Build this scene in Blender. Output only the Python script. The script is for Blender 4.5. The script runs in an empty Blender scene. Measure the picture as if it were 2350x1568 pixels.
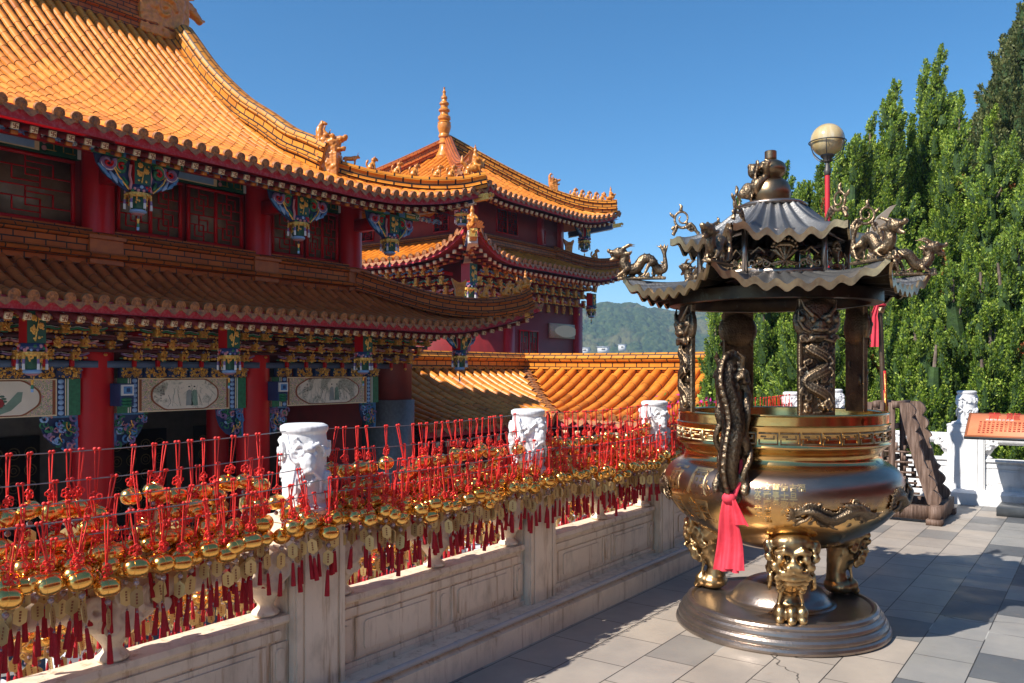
import bpy, bmesh, math, random
import numpy as np
from mathutils import Vector, Matrix, noise as mnoise
sc = bpy.context.scene
COL = sc.collection
R = math.radians
random.seed(7)
# ------------------------------------------------------------------ camera, sky, sun, exposure
# world axes: X runs along the terrace balustrade (away from the camera), Y towards the main hall
cd = bpy.data.cameras.new('camera'); cam = bpy.data.objects.new('camera', cd); COL.objects.link(cam)
cam.location = (0, 0, 1.6); cam.rotation_euler = (R(90), 0, math.atan2(-.8134, .5817))
cd.sensor_width = 36; cd.lens = 29.39; cd.shift_y = .0289; cd.clip_start = .05; cd.clip_end = 6000
sc.camera = cam
SUN = Vector((-.97, .37, 1.0)).normalized()
w = bpy.data.worlds.new('World'); sc.world = w; w.use_nodes = True
nt = w.node_tree; bg = nt.nodes['Background']
sky = nt.nodes.new('ShaderNodeTexSky'); sky.sky_type = 'NISHITA'; sky.sun_disc = False
sky.sun_elevation = math.asin(SUN.z); sky.sun_rotation = math.atan2(SUN.x, SUN.y)
sky.altitude = 1200; sky.air_density = 1.0; sky.dust_density = .15; sky.ozone_density = 6.0
hs = nt.nodes.new('ShaderNodeHueSaturation'); hs.inputs['Hue'].default_value = .492; hs.inputs['Saturation'].default_value = 1.17
nt.links.new(sky.outputs[0], hs.inputs['Color']); nt.links.new(hs.outputs[0], bg.inputs[0]); bg.inputs[1].default_value = .110
sl = bpy.data.lights.new('sun', 'SUN'); sl.energy = 5.0; sl.angle = R(.53); sl.color = (1, .955, .88)
so = bpy.data.objects.new('sun', sl); COL.objects.link(so); so.rotation_euler = SUN.to_track_quat('Z', 'Y').to_euler(); so.location = (-5, 3, 12)
vs = sc.view_settings; vs.view_transform = 'Standard'; vs.look = 'None'; vs.exposure = .60; vs.gamma = 1; vs.use_curve_mapping = False
sc.cycles.use_denoising = True
sc.cycles.max_bounces = 6; sc.cycles.diffuse_bounces = 3; sc.cycles.glossy_bounces = 3; sc.cycles.volume_bounces = 0; sc.cycles.transparent_max_bounces = 6

# ------------------------------------------------------------------ helpers
def ray(xd, yd):
    t = (xd - 1175) / 1918.6; k = (852 - yd) / 1918.6
    return np.array((.5817*t + .8134, -.8134*t + .5817, k))
def onY(xd, yd, Y): r = ray(xd, yd); d = Y/r[1]; return np.array((r[0]*d, Y, 1.6 + r[2]*d))
def onX(xd, yd, X): r = ray(xd, yd); d = X/r[0]; return np.array((X, r[1]*d, 1.6 + r[2]*d))
def onD(xd, yd, d): r = ray(xd, yd); return np.array((r[0]*d, r[1]*d, 1.6 + r[2]*d))
def unit(v): v = np.asarray(v, float); return v/(np.linalg.norm(v) + 1e-12)

class MB:
    def __init__(s): s.v = []; s.f = []; s.m = []; s.n = 0; s.uv = None
    def add(s, vs_, fs, mat=0, M=None):
        vs_ = np.asarray(vs_, float).reshape(-1, 3)
        if M is not None:
            M = np.array(M); vs_ = vs_ @ M[:3, :3].T + M[:3, 3]
        s.v.append(vs_); o = s.n
        for f in fs: s.f.append(tuple(i + o for i in f)); s.m.append(mat)
        s.n += len(vs_); return s
    def box(s, x0, x1, y0, y1, z0, z1, mat=0, M=None):
        v = [(x, y, z) for x in (x0, x1) for y in (y0, y1) for z in (z0, z1)]
        return s.add(v, [(0,1,3,2),(4,6,7,5),(0,4,5,1),(2,3,7,6),(0,2,6,4),(1,5,7,3)], mat, M)
    def bar(s, a, b, w_, h, mat=0, up=(0,0,1)):
        a = np.array(a, float); b = np.array(b, float); d = unit(b-a); sd = np.cross(d, up)
        if np.linalg.norm(sd) < 1e-6: sd = np.cross(d, (0,1,0))
        sd = unit(sd); u = unit(np.cross(sd, d)); v = []
        for p in (a, b):
            for i, j in ((-1,-1),(1,-1),(1,1),(-1,1)): v.append(p + sd*i*w_/2 + u*j*h/2)
        return s.add(v, [(3,2,1,0),(4,5,6,7),(0,1,5,4),(1,2,6,5),(2,3,7,6),(3,0,4,7)], mat)
    def tube(s, P, r, n=8, mat=0, caps=True, closed=False, flat=None):
        P = np.asarray(P, float); k = len(P); r = np.broadcast_to(np.asarray(r, float), (k,))
        T = np.roll(P, -1, 0) - np.roll(P, 1, 0) if closed else np.gradient(P, axis=0)
        T = T/(np.linalg.norm(T, axis=1)[:, None] + 1e-12)
        u = np.cross(T[0], (0,0,1.)); 
        if np.linalg.norm(u) < 1e-3: u = np.cross(T[0], (0,1.,0))
        u = unit(u); vs_ = []; a = np.arange(n)*2*math.pi/n
        fa = 1 if flat is None else flat
        for i in range(k):
            u = unit(u - T[i]*np.dot(u, T[i])); w_ = np.cross(T[i], u)
            vs_.append(P[i] + r[i]*(np.cos(a)[:, None]*u + fa*np.sin(a)[:, None]*w_))
        fs = []; m_ = k if closed else k-1
        for i in range(m_):
            i2 = (i+1) % k
            for j in range(n): fs.append((i*n+j, i*n+(j+1)%n, i2*n+(j+1)%n, i2*n+j))
        if caps and not closed: fs.append(tuple(range(n-1, -1, -1))); fs.append(tuple((k-1)*n + j for j in range(n)))
        return s.add(np.concatenate(vs_), fs, mat)
    def lathe(s, prof, c=(0,0,0), n=24, mat=0, M=None, caps=True, a0=0):
        prof = np.asarray(prof, float); k = len(prof); a = a0 + np.arange(n)*2*math.pi/n
        v = np.concatenate([np.stack([r*np.cos(a)+c[0], r*np.sin(a)+c[1], np.full(n, z+c[2])], 1) for r, z in prof])
        fs = [(i*n+j, i*n+(j+1)%n, (i+1)*n+(j+1)%n, (i+1)*n+j) for i in range(k-1) for j in range(n)]
        if caps:
            if prof[0][0] > 1e-4: fs.append(tuple(range(n-1, -1, -1)))
            if prof[-1][0] > 1e-4: fs.append(tuple((k-1)*n+j for j in range(n)))
        return s.add(v, fs, mat, M)
    def ball(s, c, r, n=10, m=6, mat=0, M=None):
        r = np.broadcast_to(np.asarray(r, float), (3,))
        v = [(0,0,-1)]; 
        for i in range(1, m):
            p = -math.pi/2 + math.pi*i/m
            v += [(math.cos(p)*math.cos(2*math.pi*j/n), math.cos(p)*math.sin(2*math.pi*j/n), math.sin(p)) for j in range(n)]
        v.append((0,0,1)); v = np.array(v)*r + (np.array(c, float) if M is None else 0)
        if M is not None: v = v + np.array(c, float)
        fs = [(0, 1+(j+1)%n, 1+j) for j in range(n)]
        for i in range(m-2): fs += [(1+i*n+j, 1+i*n+(j+1)%n, 1+(i+1)*n+(j+1)%n, 1+(i+1)*n+j) for j in range(n)]
        o = 1+(m-2)*n; fs += [(o+j, o+(j+1)%n, o+n) for j in range(n)]
        return s.add(v, fs, mat, M)
    def poly(s, pts, t, mat=0, O=(0,0,0), A=(1,0,0), B=(0,0,1), bev=0, side=None):
        """flat outline pts (a,b) in plane A,B at O, thickness t along -(AxB)... both faces"""
        O = np.array(O, float); A = unit(A); B = unit(B); N = np.cross(A, B); p = np.asarray(pts, float); n = len(p)
        f = O + p[:, :1]*A + p[:, 1:2]*B
        s.add(np.concatenate([f + N*t/2, f - N*t/2]), [tuple(range(n)), tuple(range(2*n-1, n-1, -1))], mat)
        s.add(np.concatenate([f + N*t/2, f - N*t/2]), [(i, i+n, (i+1)%n+n, (i+1)%n) for i in range(n)], mat if side is None else side)
        return s
    def spiral(s, c, r, turns=1.3, tr=.02, A=(1,0,0), B=(0,0,1), mat=0, a0=0, n=14, k=6, r1=.15, sgn=1):
        A = unit(A); B = unit(B); c = np.array(c, float); P = []; rr = []
        for i in range(n):
            f = i/(n-1); a = a0 + sgn*f*turns*2*math.pi; q = r*(1 - (1-r1)*f)
            P.append(c + q*(math.cos(a)*A + math.sin(a)*B)); rr.append(tr*(1 - .45*f))
        return s.tube(P, rr, k, mat)
    def arrays(s): return np.concatenate(s.v) if s.v else np.zeros((0,3))
    def merge(s, o, M=None, mat=None):
        v = o.arrays()
        if M is not None: M = np.array(M); v = v @ M[:3,:3].T + M[:3,3]
        s.v.append(v); k = s.n
        s.f += [tuple(i+k for i in f) for f in o.f]; s.m += (o.m if mat is None else [mat]*len(o.m)); s.n += len(v); return s
def to_mesh(name, mb, mats, smooth=35, uv=None):
    me = bpy.data.meshes.new(name); v = mb.arrays()
    lens = np.array([len(f) for f in mb.f], np.int32); 
    me.vertices.add(len(v)); me.vertices.foreach_set('co', v.astype(np.float32).ravel())
    li = np.fromiter((i for f in mb.f for i in f), np.int32, int(lens.sum()))
    me.loops.add(len(li)); me.loops.foreach_set('vertex_index', li)
    me.polygons.add(len(lens)); me.polygons.foreach_set('loop_start', np.concatenate([[0], np.cumsum(lens)[:-1]]).astype(np.int32))
    me.polygons.foreach_set('material_index', np.array(mb.m, np.int32))
    if uv is not None:
        l = me.uv_layers.new(name='UVMap'); l.data.foreach_set('uv', np.asarray(uv, np.float32)[li].ravel())
    me.update(calc_edges=True); me.validate()
    for m in (mats if isinstance(mats, (list, tuple)) else [mats]): me.materials.append(m)
    if smooth:
        me.polygons.foreach_set('use_smooth', np.ones(len(me.polygons), bool)); me.set_sharp_from_angle(angle=R(smooth))
    return me
ORG = {}
def thing(name, label, cat, loc=(0,0,0), rz=0, group=None):
    o = bpy.data.objects.new(name, None); COL.objects.link(o); o.empty_display_size = .1
    o.location = loc; o.rotation_euler = (0,0,rz); o['label'] = label; o['category'] = cat
    if group: o['group'] = group
    ORG[o.name] = np.array(loc, float); return o
def org(o):
    while o.parent: o = o.parent
    return ORG.get(o.name, np.zeros(3))
def part(name, mb, mats, parent=None, smooth=35, uv=None, label=None):
    me = mb if isinstance(mb, bpy.types.Mesh) else to_mesh(name, mb, mats, smooth, uv)
    if isinstance(mb, bpy.types.Mesh) and mats is not None:
        idx = [p.material_index for p in me.polygons] if isinstance(mats, (list, tuple)) and len(mats) > 1 else None; me.materials.clear()
        for m in (mats if isinstance(mats, (list, tuple)) else [mats]): me.materials.append(m)
    if isinstance(mb, bpy.types.Mesh) and mats is not None and idx: me.polygons.foreach_set('material_index', idx)
    o = bpy.data.objects.new(name, me); COL.objects.link(o)
    if parent is not None:
        o.parent = parent; g = org(parent)
        if np.abs(g).sum() > 0: me.transform(Matrix.Translation(-Vector(g)))
    if label: o['label'] = label
    return o
def inst(name, me, parent, loc, rz=0, sc_=1, rot=None, label=None):
    """a part placed by its own transform (shared mesh), loc in world coordinates"""
    o = bpy.data.objects.new(name, me); COL.objects.link(o); o.parent = parent
    o.location = Vector(np.array(loc, float) - org(parent)); o.rotation_euler = rot if rot is not None else (0,0,rz)
    o.scale = (sc_,)*3 if np.isscalar(sc_) else sc_
    if label: o['label'] = label
    return o
def tag(o, label, cat, group=None): o['label'] = label; o['category'] = cat; \
    (o.__setitem__('group', group) if group else None); return o
def structure(name, mb, mats, smooth=35, uv=None, kind='structure'):
    o = part(name, mb, mats, None, smooth, uv); o['kind'] = kind; return o
def remesh(mb, vox, smooth=2, disp=0, dscale=10, dec=0, seed=0):
    me = to_mesh('tmp', mb, [], 0); ob = bpy.data.objects.new('tmp', me); COL.objects.link(ob)
    m = ob.modifiers.new('r', 'REMESH'); m.mode = 'VOXEL'; m.voxel_size = vox
    if smooth: q = ob.modifiers.new('s', 'SMOOTH'); q.iterations = smooth; q.factor = .5
    if dec: d = ob.modifiers.new('d', 'DECIMATE'); d.ratio = dec
    dg = bpy.context.evaluated_depsgraph_get(); out = bpy.data.meshes.new_from_object(ob.evaluated_get(dg))
    bpy.data.objects.remove(ob); bpy.data.meshes.remove(me)
    if disp:
        n = len(out.vertices); co = np.empty(n*3, np.float32); out.vertices.foreach_get('co', co); co = co.reshape(-1, 3)
        no = np.empty(n*3, np.float32); out.vertices.foreach_get('normal', no); no = no.reshape(-1, 3)
        dd = np.array([mnoise.noise(Vector((c*dscale).tolist()) + Vector((seed,0,0))) for c in co])
        co += no*dd[:, None]*disp; out.vertices.foreach_set('co', co.ravel()); out.update()
    out.polygons.foreach_set('use_smooth', np.ones(len(out.polygons), bool)); return out
def caps_chain(mb, P, r, k=10):
    """capsule chain used as raw volume for remesh"""
    P = np.asarray(P, float); r = np.broadcast_to(np.asarray(r, float), (len(P),)); mb.tube(P, r, k)
    for p, q in zip(P, r): mb.ball(p, q*1.01, 8, 6)
def text_mb(s, size=1, depth=.05, font=None, mat=0, bold=0):
    cu = bpy.data.curves.new('t', 'FONT'); cu.body = s; cu.size = size; cu.extrude = depth; cu.resolution_u = 2; cu.offset = bold; cu.align_x = 'CENTER'; cu.align_y = 'CENTER'
    ob = bpy.data.objects.new('t', cu); COL.objects.link(ob)
    dg = bpy.context.evaluated_depsgraph_get(); me = bpy.data.meshes.new_from_object(ob.evaluated_get(dg))
    mb = MB(); n = len(me.vertices); co = np.empty(n*3, np.float32); me.vertices.foreach_get('co', co)
    mb.add(co.reshape(-1, 3), [tuple(p.vertices) for p in me.polygons], mat)
    bpy.data.objects.remove(ob); bpy.data.curves.remove(cu); bpy.data.meshes.remove(me); return mb
def smoothcurve(P, n=24):
    """Catmull-Rom through P"""
    P = np.asarray(P, float); Q = np.vstack([2*P[0]-P[1], P, 2*P[-1]-P[-2]]); out = []
    m_ = len(P)-1
    for i in range(n):
        f = i/(n-1)*m_; k = min(int(f), m_-1); t = f-k; a, b, c, d = Q[k:k+4]
        out.append(.5*((2*b) + (c-a)*t + (2*a-5*b+4*c-d)*t*t + (3*b-a-3*c+d)*t**3))
    return np.array(out)

# ------------------------------------------------------------------ materials
class NT:
    def __init__(s, name):
        s.m = bpy.data.materials.new(name); s.m.use_nodes = True; s.t = s.m.node_tree; s.b = s.t.nodes['Principled BSDF']
    def n(s, typ, **k):
        q = s.t.nodes.new('ShaderNode' + typ)
        for a, b in k.items():
            if a.startswith('i_'):
                key = a[2:]; key = int(key) if key.isdigit() else key.replace('_', ' '); q.inputs[key].default_value = b
            else: setattr(q, a, b)
        return q
    def l(s, a, b): s.t.links.new(a, b)
    def ramp(s, fac, stops, interp='LINEAR'):
        r = s.n('ValToRGB'); r.color_ramp.interpolation = interp; e = r.color_ramp.elements
        while len(e) < len(stops): e.new(.5)
        for el, (p, c) in zip(e, stops): el.position = p; el.color = (*c, 1) if len(c) == 3 else c
        s.l(fac, r.inputs[0]); return r.outputs[0]
    def noise(s, scale, detail=4, rough=.55, vec=None, dist=0, coord='Object', sc3=None):
        tc = s.n('TexCoord').outputs[coord] if vec is None else vec
        if sc3: mp = s.n('Mapping'); mp.inputs['Scale'].default_value = sc3; s.l(tc, mp.inputs[0]); tc = mp.outputs[0]
        q = s.n('TexNoise', i_Scale=scale, i_Detail=detail, i_Roughness=rough, i_Distortion=dist); s.l(tc, q.inputs['Vector']); return q.outputs[0]
    def mix(s, f, a, b, mode='MIX'):
        q = s.n('Mix', data_type='RGBA', blend_type=mode); 
        for k, v in ((0, f), (6, a), (7, b)):
            if isinstance(v, (int, float)): q.inputs[k].default_value = v
            elif isinstance(v, tuple): q.inputs[k].default_value = (*v, 1) if len(v) == 3 else v
            else: s.l(v, q.inputs[k])
        return q.outputs[2]
    def math(s, op, a, b=0):
        q = s.n('Math', operation=op)
        for k, v in ((0, a), (1, b)):
            if isinstance(v, (int, float)): q.inputs[k].default_value = v
            else: s.l(v, q.inputs[k])
        return q.outputs[0]
    def bump(s, h, strength=.3, dist=.01):
        q = s.n('Bump'); q.inputs['Strength'].default_value = strength; q.inputs['Distance'].default_value = dist
        s.l(h, q.inputs['Height']); s.l(q.outputs[0], s.b.inputs['Normal'])
    def col(s, c):
        if isinstance(c, tuple): s.b.inputs['Base Color'].default_value = (*c, 1)
        else: s.l(c, s.b.inputs['Base Color'])
    def set(s, rough=.5, metal=0, coat=0, spec=None):
        if isinstance(rough, (int, float)): s.b.inputs['Roughness'].default_value = rough
        else: s.l(rough, s.b.inputs['Roughness'])
        s.b.inputs['Metallic'].default_value = metal; s.b.inputs['Coat Weight'].default_value = coat
        if spec is not None: s.b.inputs['Specular IOR Level'].default_value = spec
        return s
def pbr(name, c1, c2=None, rough=.5, metal=0, scale=4, bump=0, bscale=40, coat=0, isl=0, spec=None, lo=.35, hi=.65, orand=0):
    s = NT(name); s.set(rough, metal, coat, spec)
    if c2 is None: c2 = tuple(x*.75 for x in c1)
    c = s.ramp(s.noise(scale), [(lo, c1), (hi, c2)])
    if isl:
        g = s.n('NewGeometry').outputs['Random Per Island']; c = s.mix(1.0, c, s.ramp(g, [(0, (1-isl,)*3), (1, (1+isl*.3,)*3)]), 'MULTIPLY')
    if orand:
        g = s.n('ObjectInfo').outputs['Random']; c = s.mix(1.0, c, s.ramp(g, [(0, (1-orand,)*3), (1, (1,)*3)]), 'MULTIPLY')
    s.col(c)
    if bump: s.bump(s.noise(bscale, 5), bump, .01)
    return s.m
def tile_mat(name, c1, c2, rough=.40, coat=.04):
    s = NT(name); s.set(rough, 0, coat, .3)
    s.b.inputs['Coat Roughness'].default_value = .12
    g = s.n('NewGeometry').outputs['Random Per Island']
    c = s.ramp(g, [(0, c1), (.6, c2), (1, tuple(x*.8 for x in c1))])
    dirt = s.ramp(s.noise(2.1, 8, .68), [(.40, (1,1,1)), (.56, (.84,.80,.74)), (.72, (.58,.50,.43))])
    c = s.mix(1.0, c, dirt, 'MULTIPLY')
    spots = s.ramp(s.noise(28, 3, .6), [(.70, (0,0,0)), (.76, (1,1,1))])
    c = s.mix(s.math('MULTIPLY', spots, .45), c, (.16,.09,.05))
    s.col(c); s.bump(s.noise(14, 3), .12, .01); return s.m
def brick_mat(name, c1, c2, mortar=(.03,.02,.015), w_=.34, h=.11, rough=.45, mort=.012):
    s = NT(name); s.set(rough, 0, 0, .2); uvn = s.n('TexCoord').outputs['UV']
    b = s.n('TexBrick'); b.offset = .5; s.l(uvn, b.inputs['Vector'])
    for k, v in (('Scale', 1), ('Mortar Size', mort), ('Mortar Smooth', .1), ('Bias', 0), ('Brick Width', w_), ('Row Height', h)): b.inputs[k].default_value = v
    b.inputs['Color1'].default_value = (*c1, 1); b.inputs['Color2'].default_value = (*c2, 1); b.inputs['Mortar'].default_value = (*mortar, 1)
    c = s.mix(1.0, b.outputs[0], s.ramp(s.noise(2.2, 6), [(.4, (1,1,1)), (.75, (.7,.62,.55))]), 'MULTIPLY')
    s.col(c); s.bump(s.math('SUBTRACT', 1.0, b.outputs['Fac']), .6, .006); return s.m
ORG1, ORG2 = (.76,.225,.022), (.86,.285,.034)
M = {}
M['tile'] = tile_mat('glazed_tile', ORG1, ORG2)
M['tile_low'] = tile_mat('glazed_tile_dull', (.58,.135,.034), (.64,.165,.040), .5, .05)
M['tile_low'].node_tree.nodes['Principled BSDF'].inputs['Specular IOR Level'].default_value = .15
M['tile_dark'] = pbr('tile_joint', (.075,.05,.035), (.15,.11,.08), .9, scale=12)
M['brick'] = brick_mat('glazed_ridge_brick', (.54,.135,.018), (.42,.095,.014))
M['brick_big'] = brick_mat('glazed_ridge_block', (.74,.28,.03), (.68,.24,.025), w_=.42, h=.16, mort=.02)
M['pier'] = pbr('glazed_pier', (.48,.13,.02), (.36,.09,.016), .5, scale=9)
M['glaze'] = pbr('glazed_ornament', (.72,.27,.03), (.50,.16,.02), .34, scale=9, coat=.15, bump=.3, bscale=30)
M['eave'] = pbr('eave_tile', (.46,.165,.045), (.14,.06,.03), .5, scale=16, bump=.8, bscale=55, lo=.42, hi=.7)
M['fascia'] = pbr('weathered_red_fascia', (.62,.03,.05), (.66,.20,.21), .7, scale=22, lo=.45, hi=.8)
M['red'] = pbr('red_lacquer', (.50,.005,.010), (.40,.004,.008), .32, scale=2, coat=0, spec=.3)
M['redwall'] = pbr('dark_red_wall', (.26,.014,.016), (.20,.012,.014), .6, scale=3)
M['rafter'] = pbr('rafter_red', (.20,.007,.010), (.14,.006,.008), .6)
M['cream'] = pbr('cream_paint', (.86,.68,.42), (.78,.58,.34), .6, scale=20)
M['manji'] = pbr('brown_paint', (.30,.09,.03), None, .6)
M['orange'] = pbr('orange_paint', (.62,.21,.03), (.5,.15,.02), .6)
M['gold'] = pbr('gilded_carving', (.95,.56,.14), (.66,.33,.06), .36, .75, scale=30, bump=.5, bscale=90)
M['blue'] = pbr('blue_paint', (.05,.17,.40), (.10,.28,.50), .5, scale=15)
M['dblue'] = pbr('dark_blue_paint', (.012,.03,.10), (.02,.05,.14), .5)
M['sky'] = pbr('pale_blue_paint', (.30,.46,.68), (.22,.36,.58), .5)
M['green'] = pbr('green_paint', (.02,.13,.06), (.03,.20,.09), .5, scale=15)
M['dgreen'] = pbr('dark_green_paint', (.008,.06,.03), (.01,.09,.045), .45)
M['purple'] = pbr('purple_paint', (.16,.09,.24), (.28,.17,.32), .5, scale=15)
M['pink'] = pbr('pink_paint', (.58,.27,.28), (.5,.18,.2), .5, scale=15)
M['white'] = pbr('white_paint', (.72,.70,.66), (.6,.58,.55), .5)
M['slateblue'] = pbr('slate_blue_paint', (.08,.13,.22), (.06,.10,.17), .6)
M['backing'] = pbr('dark_red_backing', (.075,.006,.009), (.05,.005,.007), .7)
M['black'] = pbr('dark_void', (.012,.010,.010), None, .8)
M['glass'] = pbr('window_glass', (.10,.085,.06), (.19,.15,.10), .25, scale=3)
M['glass_sky'] = pbr('window_glass_painted_sky', (.25,.33,.42), (.35,.42,.5), .2, scale=3)  # sky reflection painted into the pane colour as pale blue
M['greywall'] = pbr('grey_wall', (.17,.16,.145), (.12,.115,.105), .8)
def stone(name, c1, c2, stain=.5):
    s = NT(name); s.set(.55, 0, 0)
    c = s.ramp(s.noise(3, 6), [(.35, c1), (.65, c2)])
    st = s.ramp(s.noise(5, 6, .7, sc3=(4.2, 4.2, .30)), [(.54, (0,0,0)), (.66, (1,1,1))])
    c = s.mix(s.math('MULTIPLY', st, stain), c, (.45,.26,.13))
    g = s.ramp(s.noise(11, 5, .6, sc3=(1,1,.5)), [(.5, (1,1,1)), (.78, (.70,.68,.66))])
    s.col(s.mix(1.0, c, g, 'MULTIPLY')); s.bump(s.noise(60, 5), .12, .004); return s.m
M['marble'] = stone('white_stone', (.86,.69,.51), (.76,.60,.44), .7)
M['marble_clean'] = stone('bright_white_stone', (.78,.77,.76), (.70,.69,.68), .08)
# ------------------------------------------------------------------ ground, terrace floor
def paving():
    s = NT('slate_paving'); tc = s.n('TexCoord').outputs['Object']
    mp = s.n('Mapping'); mp.inputs['Location'].default_value = (.11, .005, 0); s.l(tc, mp.inputs[0])
    b = s.n('TexBrick'); b.offset = .5; s.l(mp.outputs[0], b.inputs['Vector'])
    for k, v in (('Scale', 1), ('Mortar Size', .0032), ('Mortar Smooth', .1), ('Bias', .05), ('Brick Width', .46), ('Row Height', .305)): b.inputs[k].default_value = v
    b.inputs['Color1'].default_value = (0,0,0,1); b.inputs['Color2'].default_value = (1,1,1,1); b.inputs['Mortar'].default_value = (.5,.5,.5,1)
    c = s.ramp(b.outputs[0], [(0, (.15,.15,.15)), (.12, (.21,.20,.185)), (.2, (.33,.285,.24)), (.6, (.395,.34,.28)), (1, (.36,.315,.27))])
    ys = s.n('SeparateXYZ'); s.l(tc, ys.inputs[0]); slate = s.math('LESS_THAN', ys.outputs[1], .91)
    c = s.mix(slate, c, s.ramp(b.outputs[0], [(0, (.10,.105,.11)), (.42, (.13,.135,.14)), (.46, (.27,.26,.24)), (1, (.31,.295,.27))]))
    c = s.mix(1.0, c, s.ramp(s.noise(2.3, 7, .62), [(.3, (1.12,1.08,1.04)), (.7, (.80,.80,.82))]), 'MULTIPLY')
    c = s.mix(s.math('MULTIPLY', s.ramp(s.noise(9, 6, .7), [(.60, (0,0,0)), (.72, (1,1,1))]), .35), c, (.33,.22,.15))
    cr = s.n('TexVoronoi', feature='DISTANCE_TO_EDGE', i_Scale=.55); wv = s.n('TexNoise', i_Scale=2.2, i_Detail=5.0)
    s.l(tc, wv.inputs['Vector']); s.l(s.mix(.28, tc, wv.outputs['Color']), cr.inputs['Vector'])
    crack = s.math('LESS_THAN', cr.outputs['Distance'], .0013)
    s.l(b.outputs['Fac'], s.n('Math').inputs[0])
    jm = s.math('MAXIMUM', b.outputs['Fac'], s.math('MULTIPLY', crack, .8))
    jc = s.ramp(s.noise(.9, 2), [(.62, (.03,.028,.026)), (.66, (.42,.40,.36))])
    s.col(s.mix(jm, c, jc)); s.set(s.ramp(s.noise(3, 6), [(.3, (.34,)*3), (.7, (.62,)*3)]), 0, 0)
    h = s.math('ADD', s.math('MULTIPLY', s.math('SUBTRACT', 1.0, jm), 1.0), s.math('MULTIPLY', s.noise(45, 5), .25)); s.bump(h, .35, .004)
    return s.m
g = MB(); g.box(-14, 11.3, -16, 2.9, -3.3, 0); structure('terrace_floor', g, paving())
g = MB(); g.add([(-3000,-3000,-3.4),(3000,-3000,-3.4),(3000,3000,-3.4),(-3000,3000,-3.4)], [(0,1,2,3)])
structure('ground', g, pbr('far_ground', (.10,.085,.06), (.13,.11,.08), .9, scale=.02))
g = MB(); g.box(-14, 24, 2.9, 40, -3.38, -3.3); structure('courtyard', g, pbr('courtyard_paving', (.26,.25,.24), (.2,.19,.18), .8, scale=1))
g = MB(); g.box(11.9, 60, -40, 6, -3.3, -.55); structure('garden_bank', g, pbr('garden_soil', (.05,.05,.025), (.09,.075,.04), .95, scale=1.5, bump=.5, bscale=6))

# ------------------------------------------------------------------ balustrades
def cloud_relief(mb, c, A, B, r, seed, N, mat=0):
    rnd = random.Random(seed)
    A = unit(A); B = unit(B)
    for i in range(4):
        a = rnd.uniform(0, 6.28); q = rnd.uniform(.3, .75)*r
        p = np.array(c) + A*math.cos(a)*q + B*math.sin(a)*q*.9
        mb.spiral(p, r*rnd.uniform(.22, .36), 1.4, r*.09, A, B, mat, rnd.uniform(0, 6), n=12, k=5, sgn=rnd.choice((-1, 1)))
def carved_cap(seed):
    """round post head carved with a dragon among clouds"""
    mb = MB(); rnd = random.Random(seed)
    mb.lathe([(.118,0),(.12,.03),(.10,.045),(.098,.09),(.102,.33),(.098,.36),(.108,.375),(.108,.395),(.09,.405)], n=28)
    def on(a, z, r=.105): return np.array((r*math.cos(a), r*math.sin(a), z))
    # coiling body
    P = [on(a0/6*1.0 + seed, .07 + a0*.0125, .104 + .006*math.sin(a0)) for a0 in range(0, 22)]
    mb.tube(P, [.017 + .007*math.sin(i*.35) for i in range(22)], 8)
    for k in range(26):
        a = rnd.uniform(0, 6.28); z = rnd.uniform(.07, .34); rr = rnd.uniform(.016, .036)
        Tn = np.array((-math.sin(a), math.cos(a), 0)); 
        mb.spiral(on(a, z, .110), rr*1.15, 1.3, rr*.42, Tn, (0,0,1), 0, rnd.uniform(0, 6), n=9, k=5, sgn=rnd.choice((-1,1)))
    for k in range(14):
        a = k*.45; mb.tube([on(a, .31+.02*math.sin(k*2), .112), on(a+.12, .28, .116), on(a+.05, .25, .112)], [.010,.009,.003], 5)
    # head facing -Y -X with brow, eye, snout, whiskers
    for hx in (-1.9, 1.2):
        Tn = np.array((-math.sin(hx), math.cos(hx), 0))
        c = on(hx, .235, .108); mb.ball(c, (.040,.040,.05), 10, 8); mb.ball(on(hx,.26,.128), (.018,.018,.022), 8, 6)
        mb.ball(on(hx, .205, .128), (.022,.022,.018), 8, 6); mb.ball(on(hx, .30, .118), (.03,.03,.018), 8, 6)
        for sg in (-1, 1):
            mb.ball(on(hx+sg*.24, .275, .118), .013, 8, 6); mb.tube([on(hx+sg*.1,.305,.12), on(hx+sg*.35,.32,.12), on(hx+sg*.6,.29,.114)], [.01,.012,.004], 6)
            mb.tube([on(hx+sg*.15,.195,.128), on(hx+sg*.45,.16,.12), on(hx+sg*.5,.10,.116), on(hx+sg*.75,.08,.112)], [.008,.009,.007,.003], 6)
        mb.tube([on(hx-.3,.165,.11), on(hx,.14,.13), on(hx+.3,.165,.11)], [.008,.014,.008], 6)
    return remesh(mb, .0045, 0)
CAPS = [carved_cap(i) for i in (1, 5)]
def slab_relief(mb, x0, x1, y, z0, z1):
    """panel built as frame + raised fields: everything in local x,z on face y (towards -y)"""
    pass
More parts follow.
